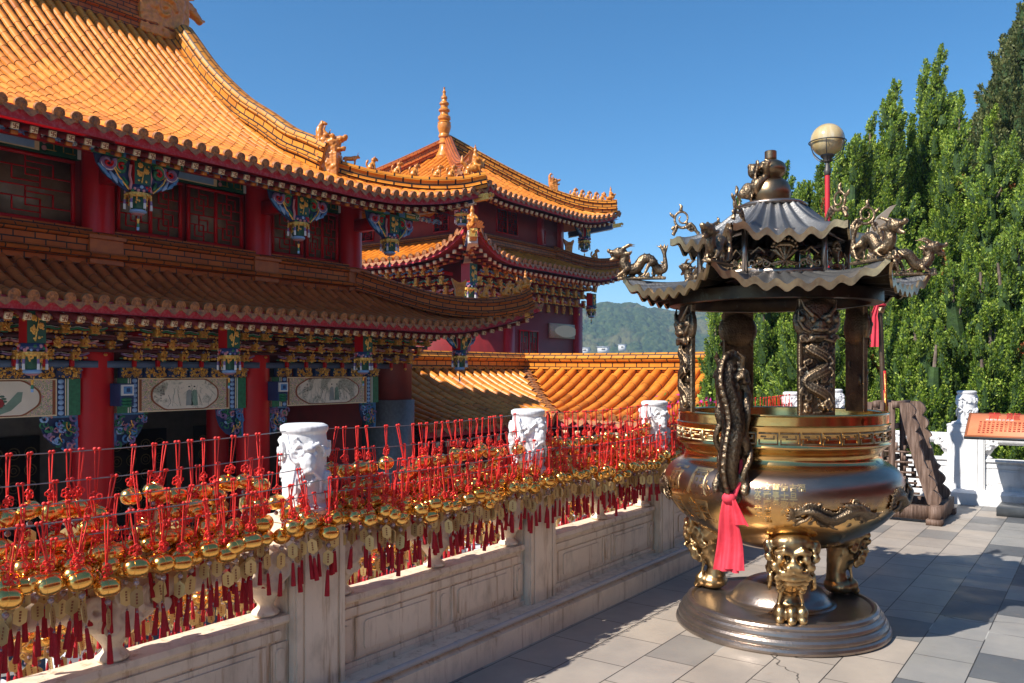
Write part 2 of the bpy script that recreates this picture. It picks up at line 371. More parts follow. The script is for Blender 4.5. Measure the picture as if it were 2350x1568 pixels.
def bal_panel(L):
    """panel between two posts, local x 0..L, y centred on 0 (thickness .13), z from .16"""
    mb = MB(); mb.box(0, L, -.055, .055, .15, .50)
    for sg in (-1, 1):
        def B(x0, x1, z0, z1, t=.012):
            y0, y1 = (-.055-t, -.0551) if sg < 0 else (.0551, .055+t); mb.box(x0, x1, y0, y1, z0, z1)
        B(0, L, .16, .19, .02); 
        def frame(x0, x1, z0, z1, b=.012, t=.010, ch=.02):
            # raised field with a groove round it: outer ring then inner plate
            for zz in ((z0, z0+b), (z1-b, z1)): B(x0, x1, zz[0], zz[1], t)
            for xx in ((x0, x0+b), (x1-b, x1)): B(xx[0], xx[1], z0+b, z1-b, t)
        def pill(x0, x1, z0, z1, t=.011):
            r = min(.025, (z1-z0)*.45); pts = []
            for cx, cz, a0 in ((x1-r, z1-r, 0), (x0+r, z1-r, 90), (x0+r, z0+r, 180), (x1-r, z0+r, 270)):
                for k in range(4): a = R(a0+k*30); pts.append((cx+r*math.cos(a), cz+r*math.sin(a)))
            mb.poly(pts, t*2, 0, (0, sg*.055, 0), (1,0,0), (0,0,1))
        pill(.04, L-.04, .432, .472)
        pill(.04, L-.04, .185, .213)
        for fx0, fx1 in ((.0, .10), (.115, L/2-.07), (L/2-.055, L/2+.055), (L/2+.07, L-.115), (L-.10, L)):
            B(fx0+.004, fx1-.004, .228, .418, .009)
        for px0, px1 in ((.03, .075), (.17, L/2-.12), (L/2-.025, L/2+.025), (L/2+.12, L-.17), (L-.075, L-.03)):
            r = .02; pts = []
            for cx, cz, a0 in ((px1-r, .375, 0), (px0+r, .375, 90), (px0+r, .275, 180), (px1-r, .275, 270)):
                for k in range(4): a = R(a0+k*30); pts.append((cx+r*math.cos(a), cz+r*math.sin(a)))
            mb.poly(pts, .034, 0, (0, sg*.055, 0), (1,0,0), (0,0,1))
    # sill
    v = []
    for x in (-.01, L+.01):
        v += [(x,-.075,.50),(x,-.082,.512),(x,-.075,.535),(x,.075,.535),(x,.082,.512),(x,.075,.50)]
    mb.add(v, [(0,1,7,6),(1,2,8,7),(2,3,9,8),(3,4,10,9),(4,5,11,10),(5,0,6,11),(0,5,4,3,2,1),(6,7,8,9,10,11)])
    return mb
def bal_rail(L):
    mb = MB(); P = [(x, 0, .775) for x in np.linspace(0, L, 12)]
    mb.tube(P, .062, 20, flat=1.05); mb.tube([(0,0,.775),(.05,0,.775)], .069, 20); mb.tube([(L-.05,0,.775),(L,0,.775)], .069, 20)
    return mb
def bal_vase(half=0, seed=0):
    """vase with spread cloud head that carries the rail; half=-1/1 leans on a post"""
    mb = MB(); w_ = .19 if half == 0 else .13; rnd = random.Random(seed)
    mb.lathe([(.052,.535),(.062,.545),(.060,.555),(.035,.575),(.033,.585),(.05,.61),(.072,.64),(.078,.665)], n=20)
    xs = (-w_, w_) if half == 0 else ((-.05, w_) if half > 0 else (-w_, .05))
    v = []; n = 14; rows = [(.64,.30,.06),(.655,.55,.07),(.68,.82,.078),(.71,.97,.082),(.75,1.0,.075),(.80,.92,.06)]
    for z, fx, hy in rows:
        ring = []
        for j in range(n):
            a = 2*math.pi*j/n; cx = math.cos(a); x = (xs[1] if cx > 0 else -xs[0])*fx*cx
            ring.append((x, math.sin(a)*hy, z))
        v += ring
    fs = [(i*n+j, i*n+(j+1)%n, (i+1)*n+(j+1)%n, (i+1)*n+j) for i in range(len(rows)-1) for j in range(n)]
    fs += [tuple(range(n-1,-1,-1)), tuple((len(rows)-1)*n+j for j in range(n))]; mb.add(v, fs)
    for sg in (-1, 1):
        for cx, cz, r in ((xs[1]*.55,.75,.05),(xs[0]*.55,.75,.05),(0,.72,.05),(xs[1]*.85,.72,.032),(xs[0]*.85,.72,.032),(.25*xs[1],.67,.03),(.25*xs[0],.67,.03),(0,.79,.04)):
            mb.spiral((cx, sg*.078, cz), r, 1.5, r*.30, (1,0,0), (0,0,1), 0, rnd.uniform(0,6), n=16, k=6, sgn=1 if cx > 0 else -1)
    return remesh(mb, .0065, 2)
PW = .14; PD = .108                                            # half width of a post
def bal_post():
    mb = MB(); mb.box(-PW, PW, -PD, PD, .13, .93)
    for (ux, uy) in ((0,-1),(0,1),(-1,0),(1,0)):
        A = np.array((-uy, ux, 0.)); N = np.array((ux, uy, 0.)); q, e = (PD, PW) if uy else (PW, PD)
        def P(a0, a1, z0, z1, t):
            v = []
            for a in (a0, a1):
                for d in (q-.001, q+t):
                    for z in (z0, z1): v.append(A*a + N*d + np.array((0,0,z)))
            mb.add(v, [(0,1,3,2),(4,6,7,5),(0,4,5,1),(2,3,7,6),(0,2,6,4),(1,5,7,3)])
        P(-e, -e+.03, .135, .925, .010); P(e-.03, e, .135, .925, .010); P(-e+.0302, e-.0302, .86, .925, .010)
        P(-e+.046, e-.046, .135, .82, .010); 
    mb.box(-PW-.012, PW+.012, -PD-.012, PD+.012, .93, .95); mb.lathe([(.125,.955),(.125,.972),(.108,.98)], n=28)
    return mb
POST = to_mesh('post', bal_post(), M['marble'], 25)
VASE = [bal_vase(0, 3), bal_vase(1, 4), bal_vase(-1, 6)]
def balustrade(label, p0, ang, posts, mat, kerb=True, zb=0, ext=(0, 0), caps=True, wid=1.0):
    """row of posts (offsets along the line) from p0 in direction ang"""
    t = thing('stone_balustrade', label, 'balustrade', (p0[0], p0[1], zb), ang)
    ORG[t.name] = np.zeros(3)                      # parts are given in local coordinates
    k = MB(); a, b = posts[0]-ext[0], posts[-1]+ext[1]
    k.box(a, b, -.24, .24, -.02, .13); 
    k.add([(a,-.235,.13),(b,-.235,.13),(b,-.15,.165),(a,-.15,.165),(a,.235,.13),(b,.235,.13),(b,.15,.165),(a,.15,.165)],
          [(0,1,2,3),(5,4,7,6),(3,2,6,7),(0,3,7,4),(1,5,6,2)])
    part('kerb', k, mat, t, 25)
    for i, x in enumerate(posts):
        me = POST if mat is M['marble'] else POST2
        o = inst('post', me, t, (x, 0, 0), sc_=(wid,1,1))
        if caps: c = inst('carved_cap', (CAPM if mat is M['marble'] else CAPM2)[i % 2], o, (0,0,.955), rz=(-.2 if i%2 else .1), sc_=(1/wid,1,1))
    for i in range(len(posts)-1):
        x0, x1 = posts[i]+PW+.001, posts[i+1]-PW-.001; L = x1-x0; T = Matrix.Translation((x0, 0, 0))
        q = bal_panel(L); m_ = MB().merge(q, T); part('panel', m_, mat, t, 25)
        m_ = MB().merge(bal_rail(L), T); part('handrail', m_, mat, t)
        VM = VASEM if mat is M['marble'] else VASEM2
        inst('vase_support', VM[0], t, (x0+L/2, 0, 0)); inst('vase_support', VM[1], t, (x0+.075, 0, 0)); inst('vase_support', VM[2], t, (x1-.075, 0, 0))
    return t
def variants(meshes, mat):
    out = []
    for m_ in meshes:
        q = m_.copy(); q.materials.clear(); q.materials.append(mat); out.append(q)
    return out
CAPM, CAPM2 = variants(CAPS, M['marble_clean']), variants(CAPS, M['marble_clean'])
VASEM, VASEM2 = variants(VASE, M['marble']), variants(VASE, M['marble_clean'])
POST2 = variants([POST], M['marble_clean'])[0]
YB = 3.0
posts = [-2.87, -1.06, .75, 2.56, 4.37, 6.18, 7.99, 9.80, 11.61]
balustrade('long white stone balustrade with carved post heads along the left edge of the terrace', (0, YB), 0, posts, M['marble'], ext=(.2,.24))
rp = [1.60, 3.41, 5.22, 7.03]
balustrade('white sunlit stone balustrade across the far right end of the terrace', (11.61, YB), -math.pi/2, [0.0001, 1.57, 3.38, 5.19], M['marble_clean'], ext=(-.245,.2), wid=1.35)
g = MB(); g.tube([(x, 2.775, .172) for x in np.linspace(-3, 11.2, 30)], .016, 10)
for x in (.5, 1.9, 3.4, 5.3, 7.2): g.tube([(x-.02,2.775,.172),(x+.02,2.775,.172)], .0195, 10)
tag(part('drain_pipe', g, pbr('grey_conduit', (.50,.46,.43), (.42,.38,.35), .5)), 'thin grey conduit pipe lying along the kerb of the balustrade', 'pipe')

# unseen hall added behind the camera: warm bounce light, less sky, bowl reflections
OH = thing('added_bounce_hall', 'unseen red-columned hall added behind the camera for warm bounce light', 'temple', (4, -8, 0))
g = MB(); g.box(-12,20,-10.2,-9.9,0,5.2); part('wall', g, pbr('ochre_wall', (.62,.34,.17), (.55,.28,.14), .7, scale=1), OH, 0)
for x in np.arange(-11, 20, 3.4):
    g = MB(); g.lathe([(.42,0),(.42,.25),(.30,.3),(.30,4.6)], (float(x),-7.6,0), 20); part('column', g, M['red'], OH)
g = MB(); g.box(-12,20,-7.8,-7.4,3.9,4.7); part('beam', g, M['dgreen'], OH, 0)
g = MB(); g.add([(-13,-6.2,4.8),(21,-6.2,4.8),(21,-9,6.0),(-13,-9,6.0),(21,-11.5,8.0),(-13,-11.5,8.0)], [(0,1,2,3),(3,2,4,5)]); g.add([(-13,-6.25,4.6),(21,-6.25,4.6),(21,-11.5,4.9),(-13,-11.5,4.9)], [(3,2,1,0)]); g.box(-13,21,-6.28,-6.18,4.6,4.82); part('roof', g, M['tile_low'], OH, 0)
for i in range(9):
    x = -9.3+3.4*i; g = MB(); g.box(x-1.1,x+1.1,-9.9,-9.82,.2,3.3); part('door', g, M['red'], OH, 0)
# ------------------------------------------------------------------ roofs, eaves, ridges
def prof_fn(pts):
    a = np.array(pts, float); C = smoothcurve(a, 80); return lambda v: np.interp(v, C[:, 0], C[:, 1])
class Face:
    """one roof slope: u along the eave, v inward; O origin of the eave line, U, V unit vectors"""
    def __init__(s, O, U, V, L, prof, lift=(0, 0), out=(0, 0), Lc=(2.5, 2.5), vf=3.5, cut=(None, None), vtop=5, pw=2.2):
        s.O = np.array(O, float); s.U = unit(U); s.V = unit(V); s.L = L; s.prof = prof
        s.lift, s.out, s.Lc, s.vf, s.cut, s.vtop, s.pw = lift, out, Lc, vf, cut, vtop, pw
    def k(s, u):
        a = max(0, 1 - u/s.Lc[0])**s.pw; b = max(0, 1 - (s.L-u)/s.Lc[1])**s.pw; return a, b
    def P(s, u, v, dz=0):
        a, b = s.k(u); w_ = max(0, 1 - v/s.vf)**1.5
        return s.O + s.U*u + s.V*(v - (a*s.out[0] + b*s.out[1])*w_) + np.array((0,0, float(s.prof(v)) + (a*s.lift[0] + b*s.lift[1])*w_ + dz))
    def vmax(s, u):
        m_ = s.vtop
        if s.cut[0] is not None: m_ = min(m_, s.cut[0][0] + s.cut[0][1]*u)
        if s.cut[1] is not None: m_ = min(m_, s.cut[1][0] + s.cut[1][1]*(s.L-u))
        return m_
JR = np.random.RandomState(9)
def tile_field(F, pitch, seg, r, umin=0, umax=None, K=6):
    mb = MB(); umax = F.L if umax is None else umax; n = int(round((umax-umin)/pitch)); us = umin + pitch*(np.arange(n)+.5)
    ang = np.linspace(-.05*math.pi, 1.05*math.pi, K+1); rows = []
    for u in us:
        vm = F.vmax(u)
        if vm < .15: rows.append(None); continue
        vs_ = np.arange(0, vm+1e-6, seg); 
        if vm - vs_[-1] > .05: vs_ = np.append(vs_, vm)
        if len(vs_) < 2: vs_ = np.array([0, vm])
        P = np.array([F.P(u, v) for v in vs_]); T = np.gradient(P, axis=0); T /= np.linalg.norm(T, axis=1)[:, None]
        N = np.cross(F.U, T); N *= np.sign(N[:, 2:3]+1e-9); N /= np.linalg.norm(N, axis=1)[:, None]
        rows.append((P, T, N))
        for j in range(len(P)-1):
            def ring(p, q, rr, jt=0): return p + jt + rr*(np.cos(ang)[:, None]*F.U + np.sin(ang)[:, None]*N[q])
            jt = F.U*float(JR.normal(0, r*.035)) + N[j]*float(JR.normal(0, r*.03)); a = ring(P[j], j, r*1.03, jt); b = ring(P[j+1], j+1, r*.95, jt*.4)
            fs = [(i, i+1, i+K+2, i+K+1) for i in range(K)]
            mb.add(np.concatenate([a, b]), fs, 0)
            if j: 
                lo = ring(P[j], j, r*.94); mb.add(np.concatenate([lo, a - T[j]*.003]), fs, 1)
    for q in range(len(rows)-1):
        A, B = rows[q], rows[q+1]
        if A is None or B is None: continue
        m_ = min(len(A[0]), len(B[0]))
        for j in range(m_-1):
            def w3(j_, lift): 
                a, b = A[0][j_], B[0][j_]; N = A[2][j_]; mid = (a+b)/2 - N*r*.75; return [a + N*lift, (a*2+b)/3 - N*(r*.6-lift), (a+2*b)/3 - N*(r*.6-lift), b + N*lift]
            mb.add(w3(j, .012) + w3(j+1, 0), [(0,1,5,4),(1,2,6,5),(2,3,7,6)], 0)
            if j: mb.add([p for p in w3(j, .012)] + [p - A[2][j]*.010 for p in w3(j, .012)], [(0,1,5,4),(1,2,6,5),(2,3,7,6)], 1)
    return mb
def under_sheet(F, dz, n=40, m_=6, umin=0, umax=None, vend=None):
    mb = MB(); umax = F.L if umax is None else umax; v = []
    for u in np.linspace(umin, umax, n):
        vm = F.vmax(u) if vend is None else min(vend, F.vmax(u))
        for f in np.linspace(0, 1, m_): v.append(F.P(u, max(.02, vm)*f, dz))
    return mb.add(v, [(i*m_+j, i*m_+j+1, (i+1)*m_+j+1, (i+1)*m_+j) for i in range(n-1) for j in range(m_-1)])
def eave_set(F, pitch, r, umin, umax, parent, detail=2, rows=2, depth=1.4):
    """discs and drip tiles on the eave, fascia board, rafters with painted ends"""
    n = int(round((umax-umin)/pitch)); us = umin + pitch*(np.arange(n)+.5)
    ed = MB(); fa = MB(); ra = MB(); en = MB()
    for u in us:
        p = F.P(u, 0); T = unit(F.P(u, .3)-p); N = unit(np.cross(F.U, T)); N = N*np.sign(N[2]); U = unit(F.P(u+.05, 0)-F.P(u-.05, 0))
        c = p - T*.006 + N*r*.25
        a = np.linspace(0, 2*math.pi, 13)[:-1]; K = 12
        def rg(rr, d): return c + rr*(np.cos(a)[:, None]*U + np.sin(a)[:, None]*N) - T*d
        ed.add(np.concatenate([rg(r*1.12, -.05), rg(r*1.16, .012), rg(r*.92, .014), rg(r*.85, .004), rg(r*.45, .016)]),
               [(i*K+j, i*K+(j+1)%K, (i+1)*K+(j+1)%K, (i+1)*K+j) for i in range(4) for j in range(K)] + [tuple(4*K+j for j in range(K))])
        if detail > 1:
            for s_ in range(4): an = s_*1.57+.5; ed.ball(c + r*.5*(math.cos(an)*U + math.sin(an)*N) - T*.012, r*.24, 6, 4)
        # drip tile
        h = pitch/2; q = F.P(u+h, 0) if u+h < F.L else F.P(F.L, 0); q = q - T*.004; D = np.array((0,0,-1.))*.92 - T*.25
        pts = [(-h*1.0,.02),(-h*.95,-.035),(-h*.6,-.085),(-h*.25,-.125),(0,-.145),(h*.25,-.125),(h*.6,-.085),(h*.95,-.035),(h*1.0,.02),(h*.5,-.02),(0,-.035),(-h*.5,-.02)]
        sc_ = r/.075
        f = [q + U*x + D*(-y*sc_) for x, y in pts]; b = [x + T*.02 for x in f]; m_ = len(f)
        ed.add(f+b, [(0,1,2,11),(2,3,10,11),(3,4,10),(4,5,10),(5,6,9,10),(6,7,8,9)] + [(i, i+m_, (i+1)%m_+m_, (i+1)%m_) for i in range(m_)])
    part('eave_tiles', ed, M['eave'], parent, 40)
    nn = max(8, int((umax-umin)/.2)); v = []; fh = .205 if detail > 1 else .17
    for u in np.linspace(umin, umax, nn):
        p = F.P(u, .07); v += [p + (0,0,-.01), p + (0,0,-fh*r/.075), p + F.V*.03 + (0,0,-fh*r/.075), p + F.V*.03 + (0,0,-.01)]
    fa.add(v, [(i*4+j, i*4+(j+1)%4, i*4+4+(j+1)%4, i*4+4+j) for i in range(nn-1) for j in range(4)] + [(0,1,2,3)])
    part('fascia_board', fa, M['fascia'], parent, 25)
    s_ = .088*r/.075; st = RAFT.setdefault(parent.name, [0, MB(), MB(), parent])
    for row in range(rows):
        for u in us + (0 if row == 0 else pitch*.5):
            if u > umax: continue
            v0 = .16 + row*.32; dz = -.315*r/.075 - row*.10; a = F.P(u, v0, dz); b = F.P(u, min(depth, max(v0+.2, F.vmax(u)*.8)), dz-.02)
            own = st[0] < 100 and row == 0 and a[0] > umin_own
            ra, en = (MB(), MB()) if own else (st[1], st[2])
            hh = s_ if row == 0 else s_*.7; ra.bar(a, b, s_, hh)
            d = unit(b-a); sd = unit(np.cross(d, (0,0,1))); up = unit(np.cross(sd, d)); 
            def plate(w_, h_, off, mat, cx=0, cz=0):
                c = a - d*off + sd*cx + up*cz; v = []
                for x, y in ((-1,-1),(1,-1),(1,1),(-1,1)): v.append(c + sd*x*w_/2 + up*y*h_/2)
                en.add(v, [(0,1,2,3)], mat)
            if row == 0:
                en.bar(a-d*.006, a+d*.05, s_*1.06, s_*1.06, 0)
                if detail > 1:
                    e = s_*.34; t_ = s_*.13
                    for w_, h_, cx, cz in ((2*e, t_, 0, 0), (t_, 2*e, 0, 0), (e, t_, e/2, e), (t_, e, e, -e/2), (e, t_, -e/2, -e), (t_, e, -e, e/2)):
                        plate(w_+t_*.5, h_, .0085, 1, cx, cz)
            else: en.bar(a-d*.006, a+d*.05, s_*1.06, hh*1.06, 2)
            if own:
                st[0] += 1; o = part('rafter', ra, M['rafter'], parent, 0); part('rafter_end', en, [M['cream'], M['manji'], M['orange']], o, 0)
RAFT = {}
umin_own = 0
def flush_rafters():
    for st in RAFT.values():
        if st[1].n:
            o = part('rafters', st[1], M['rafter'], st[3], 0); o['kind'] = 'stuff'
            o = part('rafter_ends', st[2], [M['cream'], M['manji'], M['orange']], st[3], 0); o['kind'] = 'stuff'
    RAFT.clear()
def ridge_sweep(path, w_, h, up=(0,0,1), prof=None):
    """glazed brick ridge swept along path (base line); returns MB and UVs"""
    if prof is None:
        prof = [(-.5,0),(-.5,.16),(-.62,.19),(-.66,.24),(-.60,.29),(-.44,.31),(-.40,.62),(-.50,.66),(-.55,.72),(-.50,.78),(-.38,.81),(-.36,.88),(-.30,.96),(-.16,1.0),
                (.16,1.0),(.30,.96),(.36,.88),(.38,.81),(.50,.78),(.55,.72),(.50,.66),(.40,.62),(.44,.31),(.60,.29),(.66,.24),(.62,.19),(.5,.16),(.5,0)]
    p = np.array(prof)*np.array((w_, h)); P = np.array(path, float); T = np.gradient(P, axis=0); T /= np.linalg.norm(T, axis=1)[:, None]
    L = np.concatenate([[0], np.cumsum(np.linalg.norm(np.diff(P, axis=0), axis=1))]); pl = np.concatenate([[0], np.cumsum(np.linalg.norm(np.diff(p, axis=0), axis=1))])
    mb = MB(); v = []; uv = []; K = len(p); up = np.array(up, float)
    for i in range(len(P)):
        hd = np.array((T[i][0], T[i][1], 0)); sd = unit(np.cross(hd, up)); nu = unit(np.cross(sd, T[i])); nu = unit(nu*.5+up*.5)
        for j in range(K): v.append(P[i] + sd*p[j,0] + nu*p[j,1]); uv.append((L[i], pl[j]))
    fs = [(i*K+j, (i+1)*K+j, (i+1)*K+j+1, i*K+j+1) for i in range(len(P)-1) for j in range(K-1)]
    fs += [tuple(range(K)), tuple((len(P)-1)*K + j for j in range(K-1, -1, -1))]
    mb.add(v, fs); return mb, np.array(uv)
def ridge(name, path, w_, h, parent, mat='brick', **k):
    mb, uv = ridge_sweep(path, w_, h, **k); return part(name, mb, M[mat], parent, 30, uv)

# ------------------------------------------------------------------ glazed roof figures
def beast(kind):
    mb = MB()
    if kind == 0:   # sitting lion-dog facing +x
        caps_chain(mb, [(-.06,0,.05),(-.03,0,.11),(.03,0,.17),(.05,0,.23)], [.06,.058,.05,.042]); mb.ball((.085,0,.262), (.055,.045,.045)); mb.ball((.13,0,.25), (.03,.03,.022)); mb.ball((.13,0,.228), (.025,.024,.01))
        for s_ in (-1, 1):
            caps_chain(mb, [(.045,s_*.035,.15),(.06,s_*.038,.08),(.065,s_*.038,.01),(.085,s_*.038,.008)], [.024,.02,.017,.016]); caps_chain(mb, [(-.05,s_*.045,.05),(0,s_*.055,.03),(.03,s_*.055,.01)], [.04,.026,.018])
            mb.ball((.06,s_*.04,.305), (.014,.012,.028))
        caps_chain(mb, [(-.11,0,.04),(-.14,0,.12),(-.115,0,.20),(-.09,0,.23)], [.016,.024,.03,.012]); mb.ball((.03,0,.24), (.05,.055,.06))
    elif kind == 1: # standing bull
        caps_chain(mb, [(-.13,0,.15),(0,0,.145),(.10,0,.165)], [.055,.055,.06]); mb.ball((.17,0,.19), (.045,.04,.04)); mb.ball((.205,0,.175), (.03,.028,.024))
        for s_ in (-1, 1):
            for x in (-.13, .09): caps_chain(mb, [(x,s_*.035,.12),(x+.01,s_*.035,.06),(x,s_*.035,0)], [.03,.018,.018])
            caps_chain(mb, [(.17,s_*.03,.225),(.18,s_*.07,.25),(.21,s_*.075,.28)], [.012,.01,.006])
        caps_chain(mb, [(-.18,0,.17),(-.205,0,.1),(-.2,0,.05)], [.01,.012,.014])
    else:           # rider on a phoenix / immortal
        caps_chain(mb, [(-.10,0,.06),(0,0,.08),(.09,0,.12),(.12,0,.18)], [.05,.06,.045,.03]); mb.ball((.145,0,.20), (.03,.025,.024)); caps_chain(mb, [(-.12,0,.08),(-.2,0,.16),(-.2,0,.26)], [.03,.035,.015])
        caps_chain(mb, [(0,0,.12),(0,0,.20),(0,0,.27)], [.05,.055,.04]); mb.ball((.005,0,.335), (.034,.034,.042)); mb.ball((0,0,.39), (.022,.022,.03)); mb.ball((0,0,.43), .014)
        for s_ in (-1, 1): caps_chain(mb, [(0,s_*.05,.25),(.05,s_*.07,.2),(.08,s_*.02,.2)], [.022,.02,.018]); caps_chain(mb, [(.0,s_*.04,.12),(.06,s_*.07,.1),(.07,s_*.06,.03)], [.03,.024,.016])
    return remesh(mb, .011, 1, .006, 30, seed=kind)
BEAST = variants([beast(0), beast(1), beast(2)], M['glaze'])
def ridge_dragon():
    """big glazed dragon-head block that ends a ridge, facing +x, 1 m tall"""
    mb = MB(); mb.box(-.24,.18,-.15,.15,-.1,.42); mb.box(-.20,.14,-.12,.12,.42,.55)
    caps_chain(mb, [(-.16,0,.5),(-.20,0,.72),(-.22,0,.90),(-.16,0,1.02),(-.08,0,1.0)], [.12,.09,.07,.045,.03])
    mb.ball((.02,0,.62), (.20,.15,.14)); mb.ball((.20,0,.70), (.14,.10,.055)); mb.ball((.30,0,.735), (.05,.07,.045)); mb.ball((.17,0,.50), (.15,.085,.04)); mb.ball((.27,0,.53), (.04,.05,.03))
    for s_ in (-1, 1):
        mb.ball((.08,s_*.10,.74), (.05,.04,.05)); caps_chain(mb, [(.0,s_*.10,.76),(-.08,s_*.13,.84),(-.05,s_*.13,.93)], [.03,.025,.01])
        for k in range(5): mb.spiral((-.06-.03*(k%2), s_*.14, .42+k*.09), .055, 1.3, .02, (1,0,0), (0,0,1), 0, k, n=10, k=5)
        mb.tube([(.22,s_*.08,.66),(.24,s_*.085,.60)], [.015,.006], 6); mb.tube([(.12,s_*.08,.64),(.12,s_*.085,.58)], [.02,.006], 6)
        for k in range(4): mb.ball((.1-.1*k, s_*.15, .15+.06*(k%2)), (.05,.02,.05))
    return remesh(mb, .016, 1, .012, 22)
RD = variants([ridge_dragon()], M['glaze'])[0]
def owl_plate():
    """flat winged ridge finial seen from the side"""
    mb = MB(); pts = [(-.14,0),(-.15,.3),(-.24,.52),(-.26,.62),(-.16,.56),(-.05,.50),(.06,.50),(.14,.53),(.22,.60),(.25,.52),(.18,.32),(.15,0)]
    mb.poly(pts, .12); mb.spiral((-.06,-.07,.36), .07, 1.4, .02); mb.spiral((.08,-.07,.38), .06, 1.4, .02); mb.ball((0,-.06,.2), (.09,.03,.09)); return mb
OWL = to_mesh('owl', owl_plate(), M['glaze'])

# ------------------------------------------------------------------ coloured woodwork
def gold_lump(mb, c, s_, rnd, mat=0, n=9, N=(0,-1,0)):
    """cluster of little carved curls and bosses"""
    c = np.array(c, float); s_ = np.array(s_, float)
    for i in range(n):
        p = c + s_*np.array([rnd.uniform(-.45,.45) for _ in range(3)]); q = float(min(s_))*rnd.uniform(.16,.31)
        if rnd.random() < .5: mb.ball(p, (q*rnd.uniform(.6,1.3), q*.8, q*rnd.uniform(.6,1.3)), 6, 4, mat)
        else: mb.spiral(p, q*1.25, 1.0, q*.36, (1,0,0), (0,.2,1), mat, rnd.uniform(0,6), n=7, k=4)
def bracket_set(seed, tiers=4):
    """one bracket cluster: local x along wall, -y outward, z up from 0"""
    mb = MB(); rnd = random.Random(seed); cols = [3, 9, 2, 1]
    for k in range(tiers):
        z = .02 + k*.205; y = -.12 - k*.30; L = .27
        mb.bar((0,.2,z+.05), (0,y-.10,z+.07), .05, .08, 5)
        for s_ in (-1, 1):
            P = [(s_*.04,y,z+.075),(s_*.12,y,z+.065),(s_*.2,y,z+.085),(s_*L,y,z+.115)]
            for a, b in zip(P[:-1], P[1:]): mb.bar(a, b, .035, .030, cols[k])
            mb.bar((s_*.05,y-.019,z+.092), (s_*.24,y-.019,z+.118), .005, .006, 6)
            for xx in (.115, .20): mb.ball((s_*xx,y,z+.015+.012*(xx>.15)), (.034,.034,.022), 8, 5, 0); mb.lathe([(.024,z+.02+.012*(xx>.15)),(.032,z+.036+.012*(xx>.15))], (s_*xx,y,0), 8, 0)
            mb.bar((s_*.05,y+.05,z+.02), (s_*L,y+.05,z+.03), .02, .02, rnd.choice((1,2,3)))
        dx = rnd.uniform(-.02,.02)
        mb.box(dx-.042,dx+.042,y-.10,y+.03,z+.0,z+.17,0); mb.box(dx-.055,dx+.055,y-.11,y+.03,z+.165,z+.185,0)
        gold_lump(mb, (dx,y-.13,z+.085), (.13,.09,.20), rnd, 0, 26)
        for s_ in (-1, 1): mb.spiral((dx+s_*.06,y-.13,z+.15), .03, 1.2, .005, (1,0,0), (0,0,1), 1, 0, n=8, k=4)
        mb.bar((dx,y-.15,z-.012), (dx,y-.02,z-.005), .045, .02, 2)
    mb.box(-.03,.03,-.10,-.04,-.10,.02,5); mb.ball((0,-.07,-.13), .035, 8, 5, 0)
    return mb
WOOD = [M['gold'], M['blue'], M['green'], M['purple'], M['sky'], M['red'], M['white'], M['dgreen'], M['dblue'], M['pink'], M['orange'], M['cream']]
BRK = [to_mesh('bracket_set', bracket_set(i), WOOD, 40) for i in range(3)]
def plaque_mb(seed, L=.42):
    mb = MB(); rnd = random.Random(seed); mb.box(-L/2,L/2,-.03,.06,-.09,.09,8)
    gold_lump(mb, (0,-.065,0), (L*.98,.09,.19), rnd, 0, 70)
    for i in range(6): mb.spiral((rnd.uniform(-L/2,L/2), -.045, rnd.uniform(.03,.09)), .03, 1.2, .008, mat=rnd.choice((1,2,3)), n=8, k=4)
    return mb
PLQ = [to_mesh('plaque', plaque_mb(i), WOOD, 40) for i in range(3)]
def corner_carving(seed, S=.62, H=.60, sx=1):
    """quarter-round carving of coiling clouds; corner at (0,0), reaching sx*S sideways and H down"""
    mb = MB(); rnd = random.Random(seed)
    mb.poly([(0,0),(sx*S,0),(sx*S*.97,-H*.3),(sx*S*.85,-H*.6),(sx*S*.62,-H*.85),(sx*S*.3,-H*.98),(0,-H)][::(1 if sx > 0 else -1)], .03, 8, (0,.03,0))
    mb.bar((sx*.018,0,0), (sx*.018,0,-H), .05, .035, 1, up=(0,1,0)); mb.bar((0,0,-.018), (sx*S*.95,0,-.018), .05, .035, 1)
    for i in range(40):
        for _ in range(30):
            x, z = rnd.uniform(.04, S-.03), rnd.uniform(.04, H-.03)
            if (x/S)**2.2 + (z/H)**2.2 < .93: break
        r_ = rnd.uniform(.04, .075); mb.spiral((sx*x, -.02-rnd.uniform(0,.035), -z), r_, rnd.uniform(.5,1.0), r_*.32, (1,0,0), (0,0,1), rnd.choice((1,2,3,3,2,4,9)), rnd.uniform(0,6), n=9, k=6, r1=.5)
    for i in range(3):
        x, z = rnd.uniform(.1, S*.6), rnd.uniform(.1, H*.6); P = [(sx*(x+.03*k*rnd.uniform(-1,1)), -.07, -z-.05*k) for k in range(4)]; mb.tube(P, [.012,.010,.009,.006], 5, 0)
    return mb
